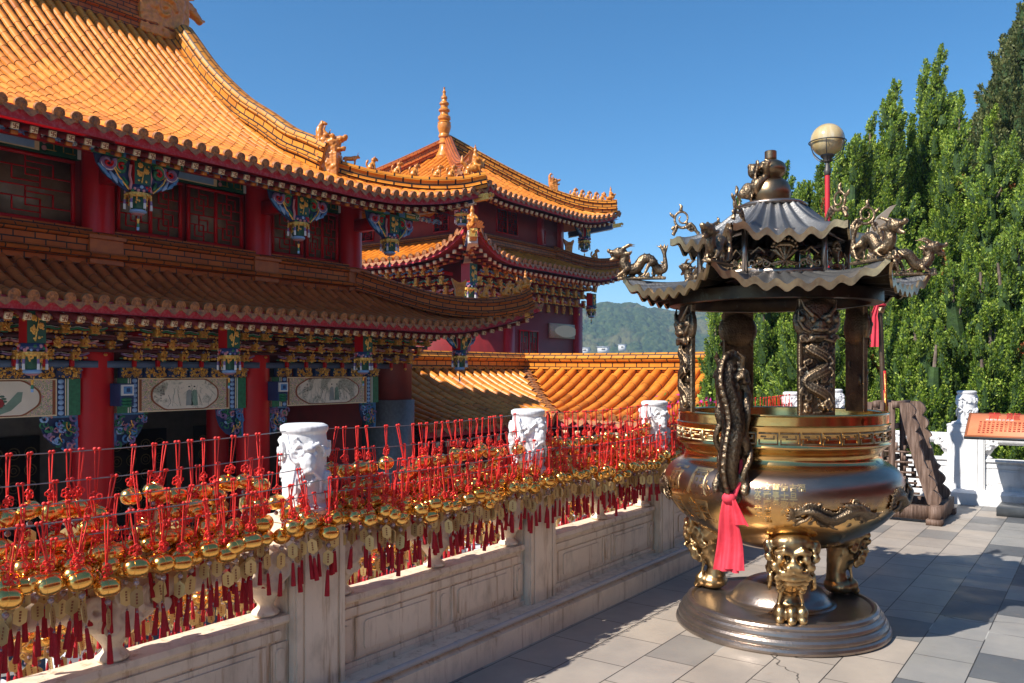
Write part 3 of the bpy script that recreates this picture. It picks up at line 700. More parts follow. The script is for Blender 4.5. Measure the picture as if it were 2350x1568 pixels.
def scroll_wing(sx):
    """purple-green-blue painted scroll bracket beside a hanging lantern, corner at origin going sx sideways"""
    mb = MB(); X = lambda x: sx*x
    mb.poly([(X(0),0),(X(.50),.02),(X(.47),-.10),(X(.38),-.22),(X(.22),-.33),(X(.04),-.42),(X(0),-.40)][::(1 if sx > 0 else -1)], .035, 8, (0,.02,0))
    mb.spiral((X(.34),-.02,-.08), .115, 1.1, .042, (sx,0,0), (0,0,1), 3, 2.6, n=18, k=7, r1=.25); mb.spiral((X(.14),-.02,-.11), .105, 1.1, .040, (sx,0,0), (0,0,1), 2, 2.2, n=18, k=7, r1=.25, sgn=-1)
    mb.spiral((X(.33),-.035,-.09), .06, 1.0, .022, (sx,0,0), (0,0,1), 5, 2.6, n=14, k=6); mb.spiral((X(.15),-.035,-.115), .055, 1.0, .022, (sx,0,0), (0,0,1), 5, 2.2, n=14, k=6, sgn=-1)
    for (a, b, c_) in (((.46,-.12),(.34,-.24),1),((.40,-.18),(.28,-.30),1),((.30,-.20),(.20,-.34),4),((.22,-.22),(.12,-.36),1),((.12,-.24),(.06,-.36),2)):
        mb.tube([(X(a[0]),-.02,a[1]),(X((a[0]+b[0])/2-.01),-.045,(a[1]+b[1])/2-.02),(X(b[0]),-.03,b[1])], [.014,.028,.008], 6, c_)
    mb.tube([(X(.26),-.05,-.14),(X(.20),-.06,-.25),(X(.05),-.05,-.40)], [.010,.010,.012], 5, 0)
    mb.tube([(X(.01),-.03,-.06),(X(.035),-.04,-.2),(X(.01),-.04,-.30),(X(.03),-.04,-.40)], [.02,.018,.02,.022], 6, 9)
    mb.spiral((X(.34),-.05,-.08), .12, .55, .009, (sx,0,0), (0,0,1), 6, 2.6, n=12, k=4, r1=.8); mb.spiral((X(.14),-.05,-.11), .11, .55, .009, (sx,0,0), (0,0,1), 0, 2.2, n=12, k=4, r1=.8, sgn=-1)
    return mb
def pendant_mb(panel=True, hp=.42, seed=1):
    """carved hanging lantern post: top at z=0, panel with gold flower, lantern and drop below"""
    mb = MB(); rnd = random.Random(seed)
    if panel:
        mb.box(-.14,.14,-.14,.14,-hp,0,5); mb.box(-.142,.142,-.152,-.1401,-hp,0,7)
        mb.tube([(-.03,-.165,-hp+.03),(0,-.17,-hp*.55),(.03,-.165,-.10)], [.014,.010,.006], 5, 0)
        for x, z in ((-.05,-.10),(.06,-hp*.45),(-.06,-hp*.58)):
            for k in range(7): a = k*.9; mb.ball((x+.032*math.cos(a), -.165, z+.032*math.sin(a)), (.02,.012,.02), 6, 4, 0)
            mb.ball((x,-.172,z), .018, 6, 4, 0)
        for k in range(12): mb.ball((rnd.uniform(-.09,.10), -.16, rnd.uniform(-hp+.06,-.06)), (rnd.uniform(.01,.03),.008,rnd.uniform(.01,.03)), 6, 4, 0)
    z0 = -hp
    mb.lathe([(.13,z0-.13),(.19,z0-.10),(.20,z0-.05),(.17,z0)], n=16, mat=8)
    for i in range(26): a = i*.75; mb.ball((.19*math.cos(a),.19*math.sin(a),z0-.045-.03*(i%3)), rnd.uniform(.022,.034), 6, 4, rnd.choice((9,3,5,4,9,2)))
    mb.lathe([(.195,z0-.13),(.20,z0-.18),(.185,z0-.20)], n=12, mat=0); 
    for i in range(14): a = i*.45; mb.ball((.2*math.cos(a),.2*math.sin(a),z0-.165), .022, 6, 4, 0)
    mb.lathe([(.08,z0-.42),(.13,z0-.38),(.155,z0-.28),(.155,z0-.18)], n=6, mat=7)
    for i in range(6):
        a = R(60*i+30); cx, cy = math.cos(a), math.sin(a); p = lambda r_, z: (r_*cx, r_*cy, z)
        mb.tube([p(.19,z0-.17), p(.20,z0-.24)], .022, 6, 0); mb.tube([p(.20,z0-.24), p(.205,z0-.31)], [.019,.022], 6, 3); mb.tube([p(.205,z0-.31), p(.205,z0-.40)], [.022,.024], 6, 6)
        b = R(60*i); n_ = np.array((math.cos(b), math.sin(b), 0)); t_ = np.array((-n_[1], n_[0], 0))
        for k in range(8): mb.ball(n_*.142 + t_*rnd.uniform(-.035,.035) + np.array((0,0,z0-.27+rnd.uniform(-.06,.06))), (.018,.018,.022), 5, 4, 0)
    mb.lathe([(.10,z0-.46),(.14,z0-.44),(.13,z0-.41),(.09,z0-.39)], n=12, mat=4); mb.lathe([(.05,z0-.49),(.11,z0-.47),(.10,z0-.455)], n=12, mat=9)
    mb.tube([(0,0,z0-.49),(0,0,z0-.56)], .008, 5, 8); mb.tube([(0,0,z0-.55),(0,0,z0-.63)], [.028,.016], 7, 0); mb.tube([(0,0,z0-.63),(0,0,z0-.69)], [.018,.024], 7, 2); mb.tube([(0,0,z0-.69),(0,0,z0-.74)], [.024,.020], 7, 4)
    return mb
PEND = to_mesh('hanging_lantern', pendant_mb(), WOOD, 40)
PEND_L = to_mesh('hanging_lantern_low', pendant_mb(hp=.48, seed=3), WOOD, 40)
WING = [to_mesh('scroll_wing', scroll_wing(1), WOOD, 40), to_mesh('scroll_wing', scroll_wing(-1), WOOD, 40)]
def cloud_beam(L):
    """painted cloud board reaching sideways from a lantern under the eave"""
    mb = MB(); rnd = random.Random(int(L*100)); s_ = 1 if L > 0 else -1
    mb.bar((0,0,0), (L*.45,0,0), .09, .13, 2); mb.bar((0,-.047,0), (L*.12,-.047,0), .01, .12, 1); mb.bar((L*.16,-.047,-.02), (L*.36,-.047,-.02), .01, .05, 0); mb.bar((L*.16,-.047,.035), (L*.36,-.047,.035), .01, .02, 6)
    mb.bar((L*.44,0,.0), (L*.97,0,.02), .05, .08, 1)
    for i in range(16):
        x = L*(.42+.56*i/15); r_ = .045*(1-.3*i/15); mb.spiral((x, -.035, .0+.03*math.sin(i*1.7)), r_, 1.1, r_*.4, mat=rnd.choice((1,2,4,9,3,6,5)), a0=rnd.uniform(0,6), n=9, k=5)
    return mb
CB = [to_mesh('cloud_beam', cloud_beam(1.35), WOOD, 40), to_mesh('cloud_beam', cloud_beam(-1.35), WOOD, 40)]
def lattice(w_, h, mb, cx, cz, y, mat=0, t=.026):
    """interlocked-square lattice inside a w by h opening"""
    def L(x0, z0, x1, z1): mb.bar((cx+x0*w_/2, y, cz+z0*h/2), (cx+x1*w_/2, y, cz+z1*h/2), .02, t, mat, up=(0,1,0))
    for z in (-.5, .5):
        L(-.5,z-.32,.18,z-.32); L(-.5,z+.12,.18,z+.12); L(-.5,z-.32,-.5,z+.12); L(.18,z-.32,.18,z+.12)
        L(-.18,z-.12,.5,z-.12); L(-.18,z+.32,.5,z+.32); L(-.18,z-.12,-.18,z+.32); L(.5,z-.12,.5,z+.32)
        L(-1,z+.12,-.5,z+.12); L(.5,z-.12,1,z-.12); L(.18,z-.32,.18,z-.5); L(-.18,z+.32,-.18,z+.5)
    L(-1,0,1,0)
def window(parent, x0, x1, z0, z1, Y, axis='y', n=1, glass='glass', wallx=None):
    """framed lattice window standing in plane y=Y (or x=Y if axis is x)"""
    fr = MB(); la = MB(); pa = MB(); f = .055
    fr.box(x0,x1,-.05,.02,z1-f,z1); fr.box(x0,x1,-.05,.02,z0,z0+f); fr.box(x0,x0+f,-.05,.02,z0+f,z1-f); fr.box(x1-f,x1,-.05,.02,z0+f,z1-f)
    for i in range(1, n): xx = x0+(x1-x0)*i/n; fr.box(xx-f/2,xx+f/2,-.05,.02,z0+f,z1-f)
    pa.box(x0+f*.5,x1-f*.5,.0,.012,z0+f*.5,z1-f*.5)
    for i in range(n):
        a, b = x0+(x1-x0)*i/n, x0+(x1-x0)*(i+1)/n; lattice((b-a)-f, (z1-z0)-2*f, la, (a+b)/2, (z0+z1)/2, -.012)
    def place(mb):
        o = MB(); v = mb.arrays().copy()
        if axis == 'y': v[:, 1] += Y
        else: v = np.stack([v[:, 1]+Y, v[:, 0], v[:, 2]], 1)
        o.v = [v]; o.f = mb.f; o.m = mb.m; o.n = mb.n; return o
    w_ = part('window', place(fr), M['red'], parent, 0); part('lattice', place(la), M['red'], w_, 0); part('pane', place(pa), M[glass], w_, 0)
def painted_panel_mat(kind):
    s = NT('painted_scene_%d' % kind); tc = s.n('TexCoord').outputs['Object']
    base = s.ramp(s.noise(3, 4), [(.3, (.80,.72,.57)), (.7, (.70,.63,.49))])
    if kind:
        ink = s.ramp(s.noise(2.6, 9, .68, dist=1.2), [(.50, (0,0,0)), (.60, (1,1,1))]); ink2 = s.ramp(s.noise(11, 8, .7, dist=2, sc3=(1,1,1.8)), [(.52, (0,0,0)), (.62, (1,1,1))])
        c = s.mix(s.math('MULTIPLY', ink, .62), base, (.17,.21,.15)); c = s.mix(s.math('MULTIPLY', s.math('MULTIPLY', ink, ink2), .85), c, (.035,.04,.035))
    else: c = base
    s.col(c); s.set(.5); return s.m
def floral_mat():
    s = NT('painted_floral'); tc = s.n('TexCoord').outputs['Object']
    v = s.n('TexNoise', i_Scale=11.0, i_Detail=2.0, i_Distortion=3.0); s.l(tc, v.inputs['Vector'])
    c = s.ramp(v.outputs[0], [(0, (.74,.52,.36)), (.44, (.74,.52,.36)), (.47, (.12,.30,.12)), (.51, (.12,.30,.12)), (.54, (.72,.50,.36)), (.60, (.72,.50,.36)), (.64, (.24,.22,.50)), (.70, (.60,.16,.10))])
    s.col(c); s.set(.5); return s.m
M['floral'] = floral_mat(); M['scene1'] = painted_panel_mat(1); M['scene0'] = painted_panel_mat(0)
def painted_beam(parent, xa, xb, Y, z0, z1, seed, peony=False):
    rnd = random.Random(seed); bd = MB(); h = z1-z0; zc = (z0+z1)/2
    # mats: 0 floral 1 scene 2 green 3 white 4 dblue 5 sky balls 6 orange trim 7 red-brown
    bd.box(xa, xb, Y, Y+.14, z0, z1, 0)
    for s_, x in ((1, xa), (-1, xb)):
        def strip(a, b, mat, t=.006): bd.box(min(x+s_*a, x+s_*b), max(x+s_*a, x+s_*b), Y-t, Y-.0005, z0-.001, z1+.001, mat)
        strip(0, .20, 2); strip(.201, .225, 3, .008); strip(.226, .245, 2, .007); strip(.246, .262, 6, .009); strip(.263, .40, 4); strip(.401, .418, 6, .009); strip(.419, .47, 7)
        nb = 7
        for i in range(nb): bd.ball((x+s_*.332, Y-.008, z0+h*(i+.5)/nb), (.05,.022,h/nb*.46), 10, 7, 5)
    bd.box(xa+.42, xb-.42, Y-.008, Y-.0005, z0-.001, z0+.022, 6); bd.box(xa+.42, xb-.42, Y-.008, Y-.0005, z1-.022, z1+.001, 6)
    o = part('painted_beam', bd, [M['floral'], M['scene1'], M['green'], M['white'], M['dblue'], M['sky'], M['cream'], M['manji']], parent, 40)
    hw = (xb-xa)/2-.72; cx = (xa+xb)/2; pts = []
    def lobed(sw, sh):
        pts = []
        for i in range(64):
            a = 2*math.pi*i/64; c, s_ = math.cos(a), math.sin(a)
            x = math.copysign(abs(c)**.45, c); z = math.copysign(abs(s_)**.75, s_); q = 1 + .05*math.cos(4*a)
            pts.append((x*sw*q, max(-sh, min(sh, z*sh*q*1.02))))
        return pts
    md = MB(); md.poly(lobed(hw+.035, h*.475), .016, 1, (cx,Y,zc)); md.poly(lobed(hw, h*.44), .024, 0, (cx,Y,zc))
    if peony:
        for k in range(3):
            px, pz = cx+(-.10,.06,-.02)[k], zc+(.02,-.08,-.10)[k]
            for q in range(9): a = q*.7; md.ball((px+.055*math.cos(a),Y-.013,pz+.05*math.sin(a)), (.04,.006,.036), 8, 4, 2)
            md.ball((px,Y-.016,pz), (.05,.008,.045), 8, 4, 2)
        for k in range(16): a = k*1.1; md.ball((cx-.05+.2*math.cos(a),Y-.013,zc-.05+.14*math.sin(a)), (.045,.004,.02), 6, 4, 3)
        md.poly([(-.1,-.22),(.12,-.10),(.30,.10),(.38,.10),(.36,-.05),(.2,-.2),(0,-.27)], .03, 4, (cx+.05,Y-.0,zc))
        for k in range(2): md.ball((cx-.1+.12*k, Y-.013, zc+.22+.02*k), (.03,.004,.02), 6, 4, 5)
    else:
        for k in range(16):
            px = cx + rnd.uniform(-hw*.6, hw*.75); P = [(px, Y-.0125, zc-h*.36)]; 
            for q in range(5): P.append((P[-1][0]+rnd.uniform(-.05,.05), Y-.0125, P[-1][2]+rnd.uniform(.0,.13)))
            md.tube([p for p in P if p[2] < z1-.06], rnd.choice((.003,.004,.006)), 4, rnd.choice((3,5,5)), flat=.3)
        for fx in (.12, .34):   # robed figures
            x = cx+hw*fx*.8; md.poly([(-.07,-.22),(.08,-.22),(.06,-.02),(.05,.07),(0,.09),(-.05,.06),(-.06,-.05)], .028, 6 if fx < .2 else 4, (x,Y,zc)); md.ball((x+.0,Y-.012,zc+.12), (.025,.006,.03), 8, 5, 0); md.ball((x,Y-.014,zc+.145), (.022,.006,.014), 8, 5, 5)
        t = text_mb('暖情圖' if seed % 2 else '紀綠圖', .065, .001)
        for j, ch in enumerate(('春','山','圖') if seed % 2 else ('仕','女','圖')):
            tm = text_mb(ch, .055, .001); md.merge(tm, Matrix.Translation((cx-hw*.72, Y-.0135, zc+.14-j*.065)) @ Matrix.Rotation(R(90), 4, 'X'), 5)
        for j in range(5): tm = text_mb('歲次癸未冬'[j], .038, .001); md.merge(tm, Matrix.Translation((cx-hw*.80, Y-.0135, zc+.08-j*.05)) @ Matrix.Rotation(R(90), 4, 'X'), 5)
    part('painted_medallion', md, [M['scene0'] if peony else M['scene1'], M['manji'], pbr('peony_red', (.35,.03,.03), None, .6), pbr('leaf_ink', (.08,.16,.10), None, .6), pbr('hill_wash', (.22,.34,.25), None, .6), M['black'], pbr('robe_wash', (.33,.36,.33), None, .6)], o, 30)
# ------------------------------------------------------------------ main hall
H = thing('temple_hall', 'large red temple hall on the left with double orange glazed roof and gilded brackets', 'temple', (11, 18, -3.3))
YW = 14.65
# upper roof, front slope
pu = prof_fn([(-.5,-.16),(0,0),(1.1,.33),(2.28,.80),(3.65,1.50),(5.6,2.82),(8.17,5.17),(8.9,6.0)])
UF = Face((1.5,12.5,5.36), (1,0,0), (0,1,0), 14.5, pu, lift=(0,.66), out=(0,.35), Lc=(.1,3.9), vf=4.2, cut=(None, (.0,1.0)), vtop=8.3)
XG = 13.30
def hall_vmax(u, f=UF):
    X = 1.5+u
    return 8.3 if X <= XG else max(0, (16.0-X)*1.0 - .0)
UF.vmax = hall_vmax
part('upper_roof_tiles', tile_field(UF, .262, .30, .078), [M['tile'], M['tile_dark']], H, 50)
eave_set(UF, .262, .075, 0, 14.5, H)
part('upper_soffit', under_sheet(UF, -.20, 50, 5, vend=2.4), M['rafter'], H)
# upper roof, right side slope and back (seen only from elsewhere)
US = Face((16.0,12.5,5.36), (0,1,0), (-1,0,0), 14.5, pu, lift=(.66,.66), out=(.35,.35), Lc=(3.9,3.9), vf=4.2, vtop=2.7, cut=((0,1),(0,1)))
part('side_roof_tiles', tile_field(US, .262, .30, .078), [M['tile'], M['tile_dark']], H, 50)
g = MB(); v = []
for y, z in [(12.6,5.36),(15,6.3),(18,8.0),(20.7,10.5),(23.4,8.0),(26.4,6.3),(28.9,5.36)]: v += [(1.5,y,z-.12),(16.0 if abs(y-20.7) > 7 else XG,y,z-.12)]
g.add(v, [(i*2,i*2+1,i*2+3,i*2+2) for i in range(6)]); part('roof_deck', g, M['rafter'], H, 0)
gy = np.linspace(14.9, 20.7, 9); gz = [5.2+float(pu(y-12.5)) for y in gy]; gp = [(y, z) for y, z in zip(gy, gz)] + [(41.4-y, z) for y, z in list(zip(gy, gz))[-2::-1]]
g = MB(); g.poly(gp[::-1], .2, 0, (XG-.2,0,0), (0,1,0), (0,0,1)); part('gable', g, M['redwall'], H, 0)
# main ridge, its end block, the descending ridge and the hip ridge
ridge('main_ridge', [(x,20.9,10.55) for x in np.linspace(1.5, XG-.1, 30)], .55, 1.05, H, 'brick')
g = MB(); g.box(XG-1.2,XG+.05,20.55,21.25,10.5,12.2); g.spiral((XG-.5,20.52,11.3), .35, 1.4, .06); g.box(XG+.05,XG+.25,20.6,21.2,11.0,11.9)
caps_chain(g, [(XG+.2,20.9,11.75),(XG+.5,20.9,11.65),(XG+.75,20.9,11.45),(XG+.9,20.9,11.5)], [.22,.16,.10,.05]); caps_chain(g, [(XG+.2,20.9,12.0),(XG+.55,20.9,12.0)], [.1,.05])
part('ridge_end_block', remesh(g, .035, 1, .03, 8), M['glaze'], H)
vr = smoothcurve([(XG,20.6,10.35),(XG,19.4,9.1),(XG,18.1,8.05),(XG,17.0,7.38),(XG,16.15,6.85),(XG,15.4,6.52),(XG,14.75,6.22)], 40)
ridge('descending_ridge', vr, .58, .66, H, 'brick_big')
hp = smoothcurve([(13.35,14.72,6.14),(14.0,14.1,5.93),(14.8,13.3,5.80),(15.5,12.62,5.84),(15.95,12.15,5.98)], 24)
ridge('hip_ridge', hp, .30, .40, H, 'brick_big')
inst('ridge_dragon', RD, H, (XG+.02,14.70,6.12), rz=-math.pi/2+.45, sc_=1.22)
a45 = -math.pi/4
for i, f in enumerate((.16,.27,.41,.52,.62,.73,.84)):
    p = hp[int(f*23)]; k = 1 if i == 0 else 0
    inst('roof_beast', BEAST[k], H, p+np.array((0,0,.39)), rz=a45+(.3 if i % 2 else -.1), sc_=.98 if i else .95)
p = hp[-2]; inst('seated_immortal', BEAST[2], H, p+np.array((-.12,.12,.38)), rz=a45, sc_=1.55)
# corner beam under the eave tip
def corner_beam(parent, a, b, w_=.20, h=.22):
    a = np.array(a, float); b = np.array(b, float); mb = MB(); mb.bar(a, b, w_, h, 8); d = unit(b-a); 
    mb.bar(a+d*.0+(0,0,-h/2-.012), b+(0,0,-h/2-.012), w_+.02, .02, 6); mb.bar(b-d*.02, b+d*.01, w_+.03, h+.03, 6); mb.bar(a+(0,0,h/2), b+(0,0,h/2), w_+.02, .02, 6)
    mb.bar(b, b+d*.38, w_*.8, h*.7, 0); gold_lump(mb, b+d*.45, (.2,.2,.16), random.Random(2), 0, 10); part('corner_beam', mb, WOOD, parent, 30)
corner_beam(H, (14.4,14.0,5.30), (15.75,12.42,5.72))
# upper walls, columns, windows
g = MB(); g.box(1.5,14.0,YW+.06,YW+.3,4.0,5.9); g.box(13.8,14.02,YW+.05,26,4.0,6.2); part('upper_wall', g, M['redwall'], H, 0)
CX = [.94, 4.36, 7.78, 11.2, 13.82]
for x in CX[1:]:
    g = MB(); g.lathe([(.27,4.02),(.27,5.7)], (x,YW-.08,0), 28); part('column', g, M['red'], H)
for xa, xb, n in ((4.75,5.9,1),(6.02,7.40,1),(8.16,9.46,2),(9.58,10.86,2),(11.6,12.45,1),(12.55,13.5,2)):
    window(H, xa, xb, 4.12, 5.25, YW+.02, n=n)
g = MB()
for xa, xb in ((1.5,4.05),(4.65,7.48),(8.08,10.9),(11.5,13.52)):
    g.box(xa,xb,YW-.06,YW+.05,5.27,5.50,7); g.box(xa+.7,xb-.7,YW-.075,YW-.0605,5.30,5.47,11); g.box(xa+.78,xb-.78,YW-.08,YW-.0755,5.32,5.45,4)
    for s_, x in ((1,xa),(-1,xb)):
        for k in range(3): g.bar((x+s_*(.14+.16*k),YW-.07,5.34), (x+s_*(.14+.16*k),YW-.07,5.45), .012, .012, 0, up=(0,1,0)); g.bar((x+s_*(.10+.16*k),YW-.07,5.34+.11*(k%2)), (x+s_*(.26+.16*k),YW-.07,5.34+.11*(k%2)), .012, .012, 0)
        g.box(min(x,x+s_*.06),max(x,x+s_*.06),YW-.075,YW-.06,5.28,5.49,6); g.ball((x+s_*.62,YW-.07,5.36), (.045,.02,.045), 8, 5, 9); g.ball((x+s_*.62,YW-.07,5.45), (.03,.02,.03), 8, 5, 9)
part('painted_lintel', g, WOOD, H, 30)
g = MB(); g.box(1.5,14.2,13.25,13.42,5.14,5.30); g.box(1.5,14.0,YW-.1,YW+.1,5.52,5.75); part('eave_beam', g, M['red'], H, 0)
for x in (4.36, 7.78, 11.2, 13.82):
    o = inst('hanging_lantern', PEND, H, (x,13.30,5.13), sc_=1.0)
    for k, s_ in ((0,1),(1,-1)): inst('scroll_wing', WING[k], o, np.array((s_*.15,-.03,-.03))+org(H), sc_=1.22); inst('cloud_beam', CB[k], o, np.array((s_*.16,-.10,.05))+org(H), sc_=1.1)
    g = MB(); g.box(x-.12,x+.12,13.40,YW-.2,4.86,5.12,5); part('tie_beam', g, WOOD, H, 0)
# band of glazed brick under the windows and the hip ridge of the lower roof
bandp = [(-.1,0),(-.1,.10),(-.22,.12),(-.25,.17),(-.20,.22),(-.10,.24),(-.10,.44),(-.17,.46),(-.20,.51),(-.15,.56),(-.04,.58),(-.04,.64),(.1,.66),(.1,0)]
bp = [(x, YW-.22, 3.44) for x in np.linspace(1.5, 13.9, 30)]
ridge('brick_band', bp, 1.0, 1.0, H, 'brick', prof=[(-a, b) for a, b in bandp][::1])
for x in CX[1:]:
    g = MB(); g.box(x-.30,x+.30,YW-.37,YW-.1,3.47,3.98); g.box(x-.33,x+.33,YW-.42,YW-.1,3.90,3.96); g.box(x-.33,x+.33,YW-.44,YW-.1,3.60,3.65); part('band_pier', g, M['pier'], H, 20)
hl = smoothcurve([(13.75,YW-.25,3.50),(14.6,13.95,3.25),(15.6,13.3,2.98),(16.6,12.7,2.92),(17.4,12.25,3.07),(17.75,12.08,3.22)], 26)
ridge('lower_hip_ridge', hl, .34, .50, H, 'brick')
inst('ridge_owl', OWL, H, hl[12]+np.array((0,0,.48)), rz=-.55, sc_=.75)
for f in (.62,.72,.81): inst('roof_beast', BEAST[0], H, hl[int(f*25)]+np.array((0,0,.49)), rz=-.55, sc_=1.15)
inst('seated_immortal', BEAST[2], H, hl[24]+np.array((-.1,.05,.49)), rz=-.55, sc_=1.15)
# lower roof
pl = prof_fn([(-.4,-.1),(0,0),(.6,.16),(1.2,.44),(1.75,.80)])
LF = Face((1.5,12.7,2.68), (1,0,0), (0,1,0), 16.6, pl, lift=(0,.68), out=(0,.75), Lc=(.1,3.3), vf=2.4, vtop=1.72)
LF.vmax = lambda u: 1.72 if 1.5+u < 14.0 else max(0, 1.72*(1-(1.5+u-14.0)/4.1) + .55*math.sin(math.pi*min(1,(1.5+u-14.0)/4.1)))
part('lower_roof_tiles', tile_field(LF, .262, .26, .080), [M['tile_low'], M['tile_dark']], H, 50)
eave_set(LF, .262, .077, 0, 16.6, H, depth=1.2)
part('lower_soffit', under_sheet(LF, -.20, 50, 5, vend=1.9), M['rafter'], H)
LS = Face((18.1,12.7,2.68), (0,1,0), (-1,0,0), 12, pl, lift=(.68,0), out=(.75,0), Lc=(3.3,.1), vf=2.4, vtop=3.4, cut=((0,1.2),None))
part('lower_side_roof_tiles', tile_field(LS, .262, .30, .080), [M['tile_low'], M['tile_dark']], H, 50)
corner_beam(H, (15.6,14.1,2.45), (17.55,12.45,2.98))
# lower columns, beams and brackets
ZF = -3.3
for x in CX[1:4]:
    g = MB(); g.lathe([(.40,ZF),(.40,ZF+.2),(.345,ZF+.22),(.34,2.1)], (x,14.75,0), 32); part('column', g, M['red'], H)
    g = MB(); g.box(x+.14,x+.40,14.12,14.5,.98,1.38,8); g.box(x+.16,x+.38,14.08,14.12,1.17,1.36,6); g.box(x+.19,x+.35,14.075,14.0795,1.20,1.33,1); g.box(x+.24,x+.31,14.07,14.0745,1.23,1.30,8)
    for k in range(3): g.ball((x+.27,14.12,1.10-.055*k), (.10,.07,.035), 8, 6, 2)
    part('beam_head', g, WOOD, H, 30)
for i, (xa, xb) in enumerate(((CX[1]+.33,CX[2]-.33),(CX[2]+.33,CX[3]-.33),(CX[3]+.33,14.72))):
    painted_beam(H, xa, xb, 14.55, .84, 1.47, 3+i, peony=(i == 0))
    for s_, x in ((1,xa),(-1,xb)):
        g = MB().merge(corner_carving(10*i+s_, sx=s_, S=.62 if i < 2 else .5, H=.6), Matrix.Translation((x,14.66,.835))); part('corner_carving', g, WOOD, H, 40)
    n = 6 if i < 2 else 6; st = (xb-xa)/n
    for k in range(n):
        inst('gilded_plaque', PLQ[k % 3], H, (xa+st*(k+.5),14.50,1.575))
    nb = 6
    for k in range(nb): inst('bracket_set', BRK[k % 3], H, (xa+(xb-xa)*(k+.5)/nb,14.45,1.78))
for x in CX[1:4]: inst('bracket_set', BRK[1], H, (x,14.40,1.98), sc_=(1,1.05,.72))
for x in (14.95,15.45): inst('bracket_set', BRK[1], H, (x,14.40,1.78))
g = MB(); g.box(1.5,15.8,14.42,14.52,1.66,1.78); part('board', g, M['slateblue'], H, 0)
g = MB()
for k in range(4): g.box(1.5,15.8,14.2-.3*k,14.27-.3*k,1.93+.205*k,2.0+.205*k)
g.box(1.5,15.8,14.56,14.7,1.66,3.5); part('bracket_beam', g, M['backing'], H, 0)
for x in (CX[1]+1.7, CX[2]+1.75, CX[3]+1.75): inst('hanging_lantern', PEND_L, H, (x,13.25,2.50), sc_=(.95,.95,1.0))
o = inst('hanging_lantern', PEND_L, H, (16.15,13.15,2.62), sc_=(.95,.95,1.05)); inst('scroll_wing', WING[1], o, np.array((-.15,-.02,-.03))+org(H)); inst('scroll_wing', WING[0], o, np.array((.15,-.02,-.03))+org(H))
# square corner pillar
g = MB(); g.box(15.05,15.76,14.4,15.35,.88,3.3); part('corner_pillar', g, pbr('oxide_pillar', (.20,.022,.012), (.15,.018,.010), .5), H, 0)
g = MB(); g.box(15.0,15.81,14.35,15.4,ZF,.88); part('pillar_base', g, pbr('grey_stone_base', (.16,.155,.15), (.11,.105,.10), .4, scale=12), H, 0)
# inside: inner columns, back wall, doors
g = MB(); g.box(1.5,15.6,19.0,19.2,ZF,3.4); part('inner_wall', g, M['greywall'], H, 0)
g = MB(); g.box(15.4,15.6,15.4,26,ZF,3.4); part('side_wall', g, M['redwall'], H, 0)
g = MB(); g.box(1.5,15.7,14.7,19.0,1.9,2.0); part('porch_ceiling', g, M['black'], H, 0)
for x in (3.2,6.3,9.2,12.2):
    g = MB(); g.lathe([(.26,ZF),(.26,1.9)], (x,17.4,0), 24); part('inner_column', g, M['red'], H)
    g = MB(); gold_lump(g, (x+.3,17.1,1.0), (1.0,.3,.5), random.Random(int(x)), 0, 30); gold_lump(g, (x+.3,17.15,1.1), (1.1,.3,.5), random.Random(int(x)+9), 8, 30); part('inner_carving', g, WOOD, H, 40)
for k, (x0, x1) in enumerate(((3.6,5.9),(6.7,8.8),(9.6,11.8),(12.6,14.9))):
    g = MB(); g.box(x0,x1,18.9,18.99,ZF,.2,1)
    for i in range(6):
        for j in range(5):
            cx, cz = x0+.2+i*(x1-x0-.4)/5, -1.6+j*.36; g.spiral((cx,18.88,cz), .12, 1.0, .014, mat=0, n=14, k=4, r1=1.0); g.spiral((cx,18.88,cz), .06, 1.0, .010, mat=0, n=8, k=4, r1=1)
    part('coin_lattice_door', g, [pbr('dull_gilt%d' % k, (.16,.11,.04), None, .6), M['black']], H, 0)
flush_rafters()
# ------------------------------------------------------------------ pavilion with a finial, behind the corridor
PV = thing('temple_pavilion', 'square red two-storey pavilion with pointed orange roof and tall ringed finial, behind the main hall', 'pavilion', (27, 22, -3.3))
XA, XB, YA, YBk = 21.9, 32.0, 17.4, 27.5
pp = prof_fn([(-.4,-.14),(0,0),(1.0,.42),(2.2,1.05),(3.6,1.95),(5.2,3.1)])
FP = Face((XA,YA+.12,7.9), (1,0,0), (0,1,0), XB-XA, pp, lift=(.5,.5), out=(.3,.3), Lc=(3,3), vf=3.5, cut=((0,1),(0,1)), vtop=5.0)
FL = Face((XA+.12,YBk,7.9), (0,-1,0), (1,0,0), YBk-YA, pp, lift=(.5,.5), out=(.3,.3), Lc=(3,3), vf=3.5, cut=((0,1),(0,1)), vtop=5.0)
for F in (FP, FL):
    part('upper_roof_tiles', tile_field(F, .33, .38, .10, K=5), [M['tile'], M['tile_dark']], PV, 50)
    eave_set(F, .33, .095, 0, F.L, PV, detail=1, depth=1.7)
    part('soffit', under_sheet(F, -.25, 30, 4, vend=2.2), M['rafter'], PV)
g = MB(); g.add([(XA,YBk,7.85),(XB,YBk,7.85),(XB,YA,7.85),(26.95,22.4,10.9)], [(0,1,3),(1,2,3)]); part('rear_roof', g, M['tile_low'], PV, 0)
ap = (26.6, 22.6, 10.75)
def hipline(tip, apex, sag=.5, n=26):
    tip = np.array(tip, float); apex = np.array(apex, float); out = []
    for i in range(n):
        f = i/(n-1); p = apex*(1-f) + tip*f; p[2] = apex[2] + (tip[2]-apex[2])*(1-(1-f)**1.55)*.98 - sag*math.sin(math.pi*f)*.35 ; out.append(p)
    return out
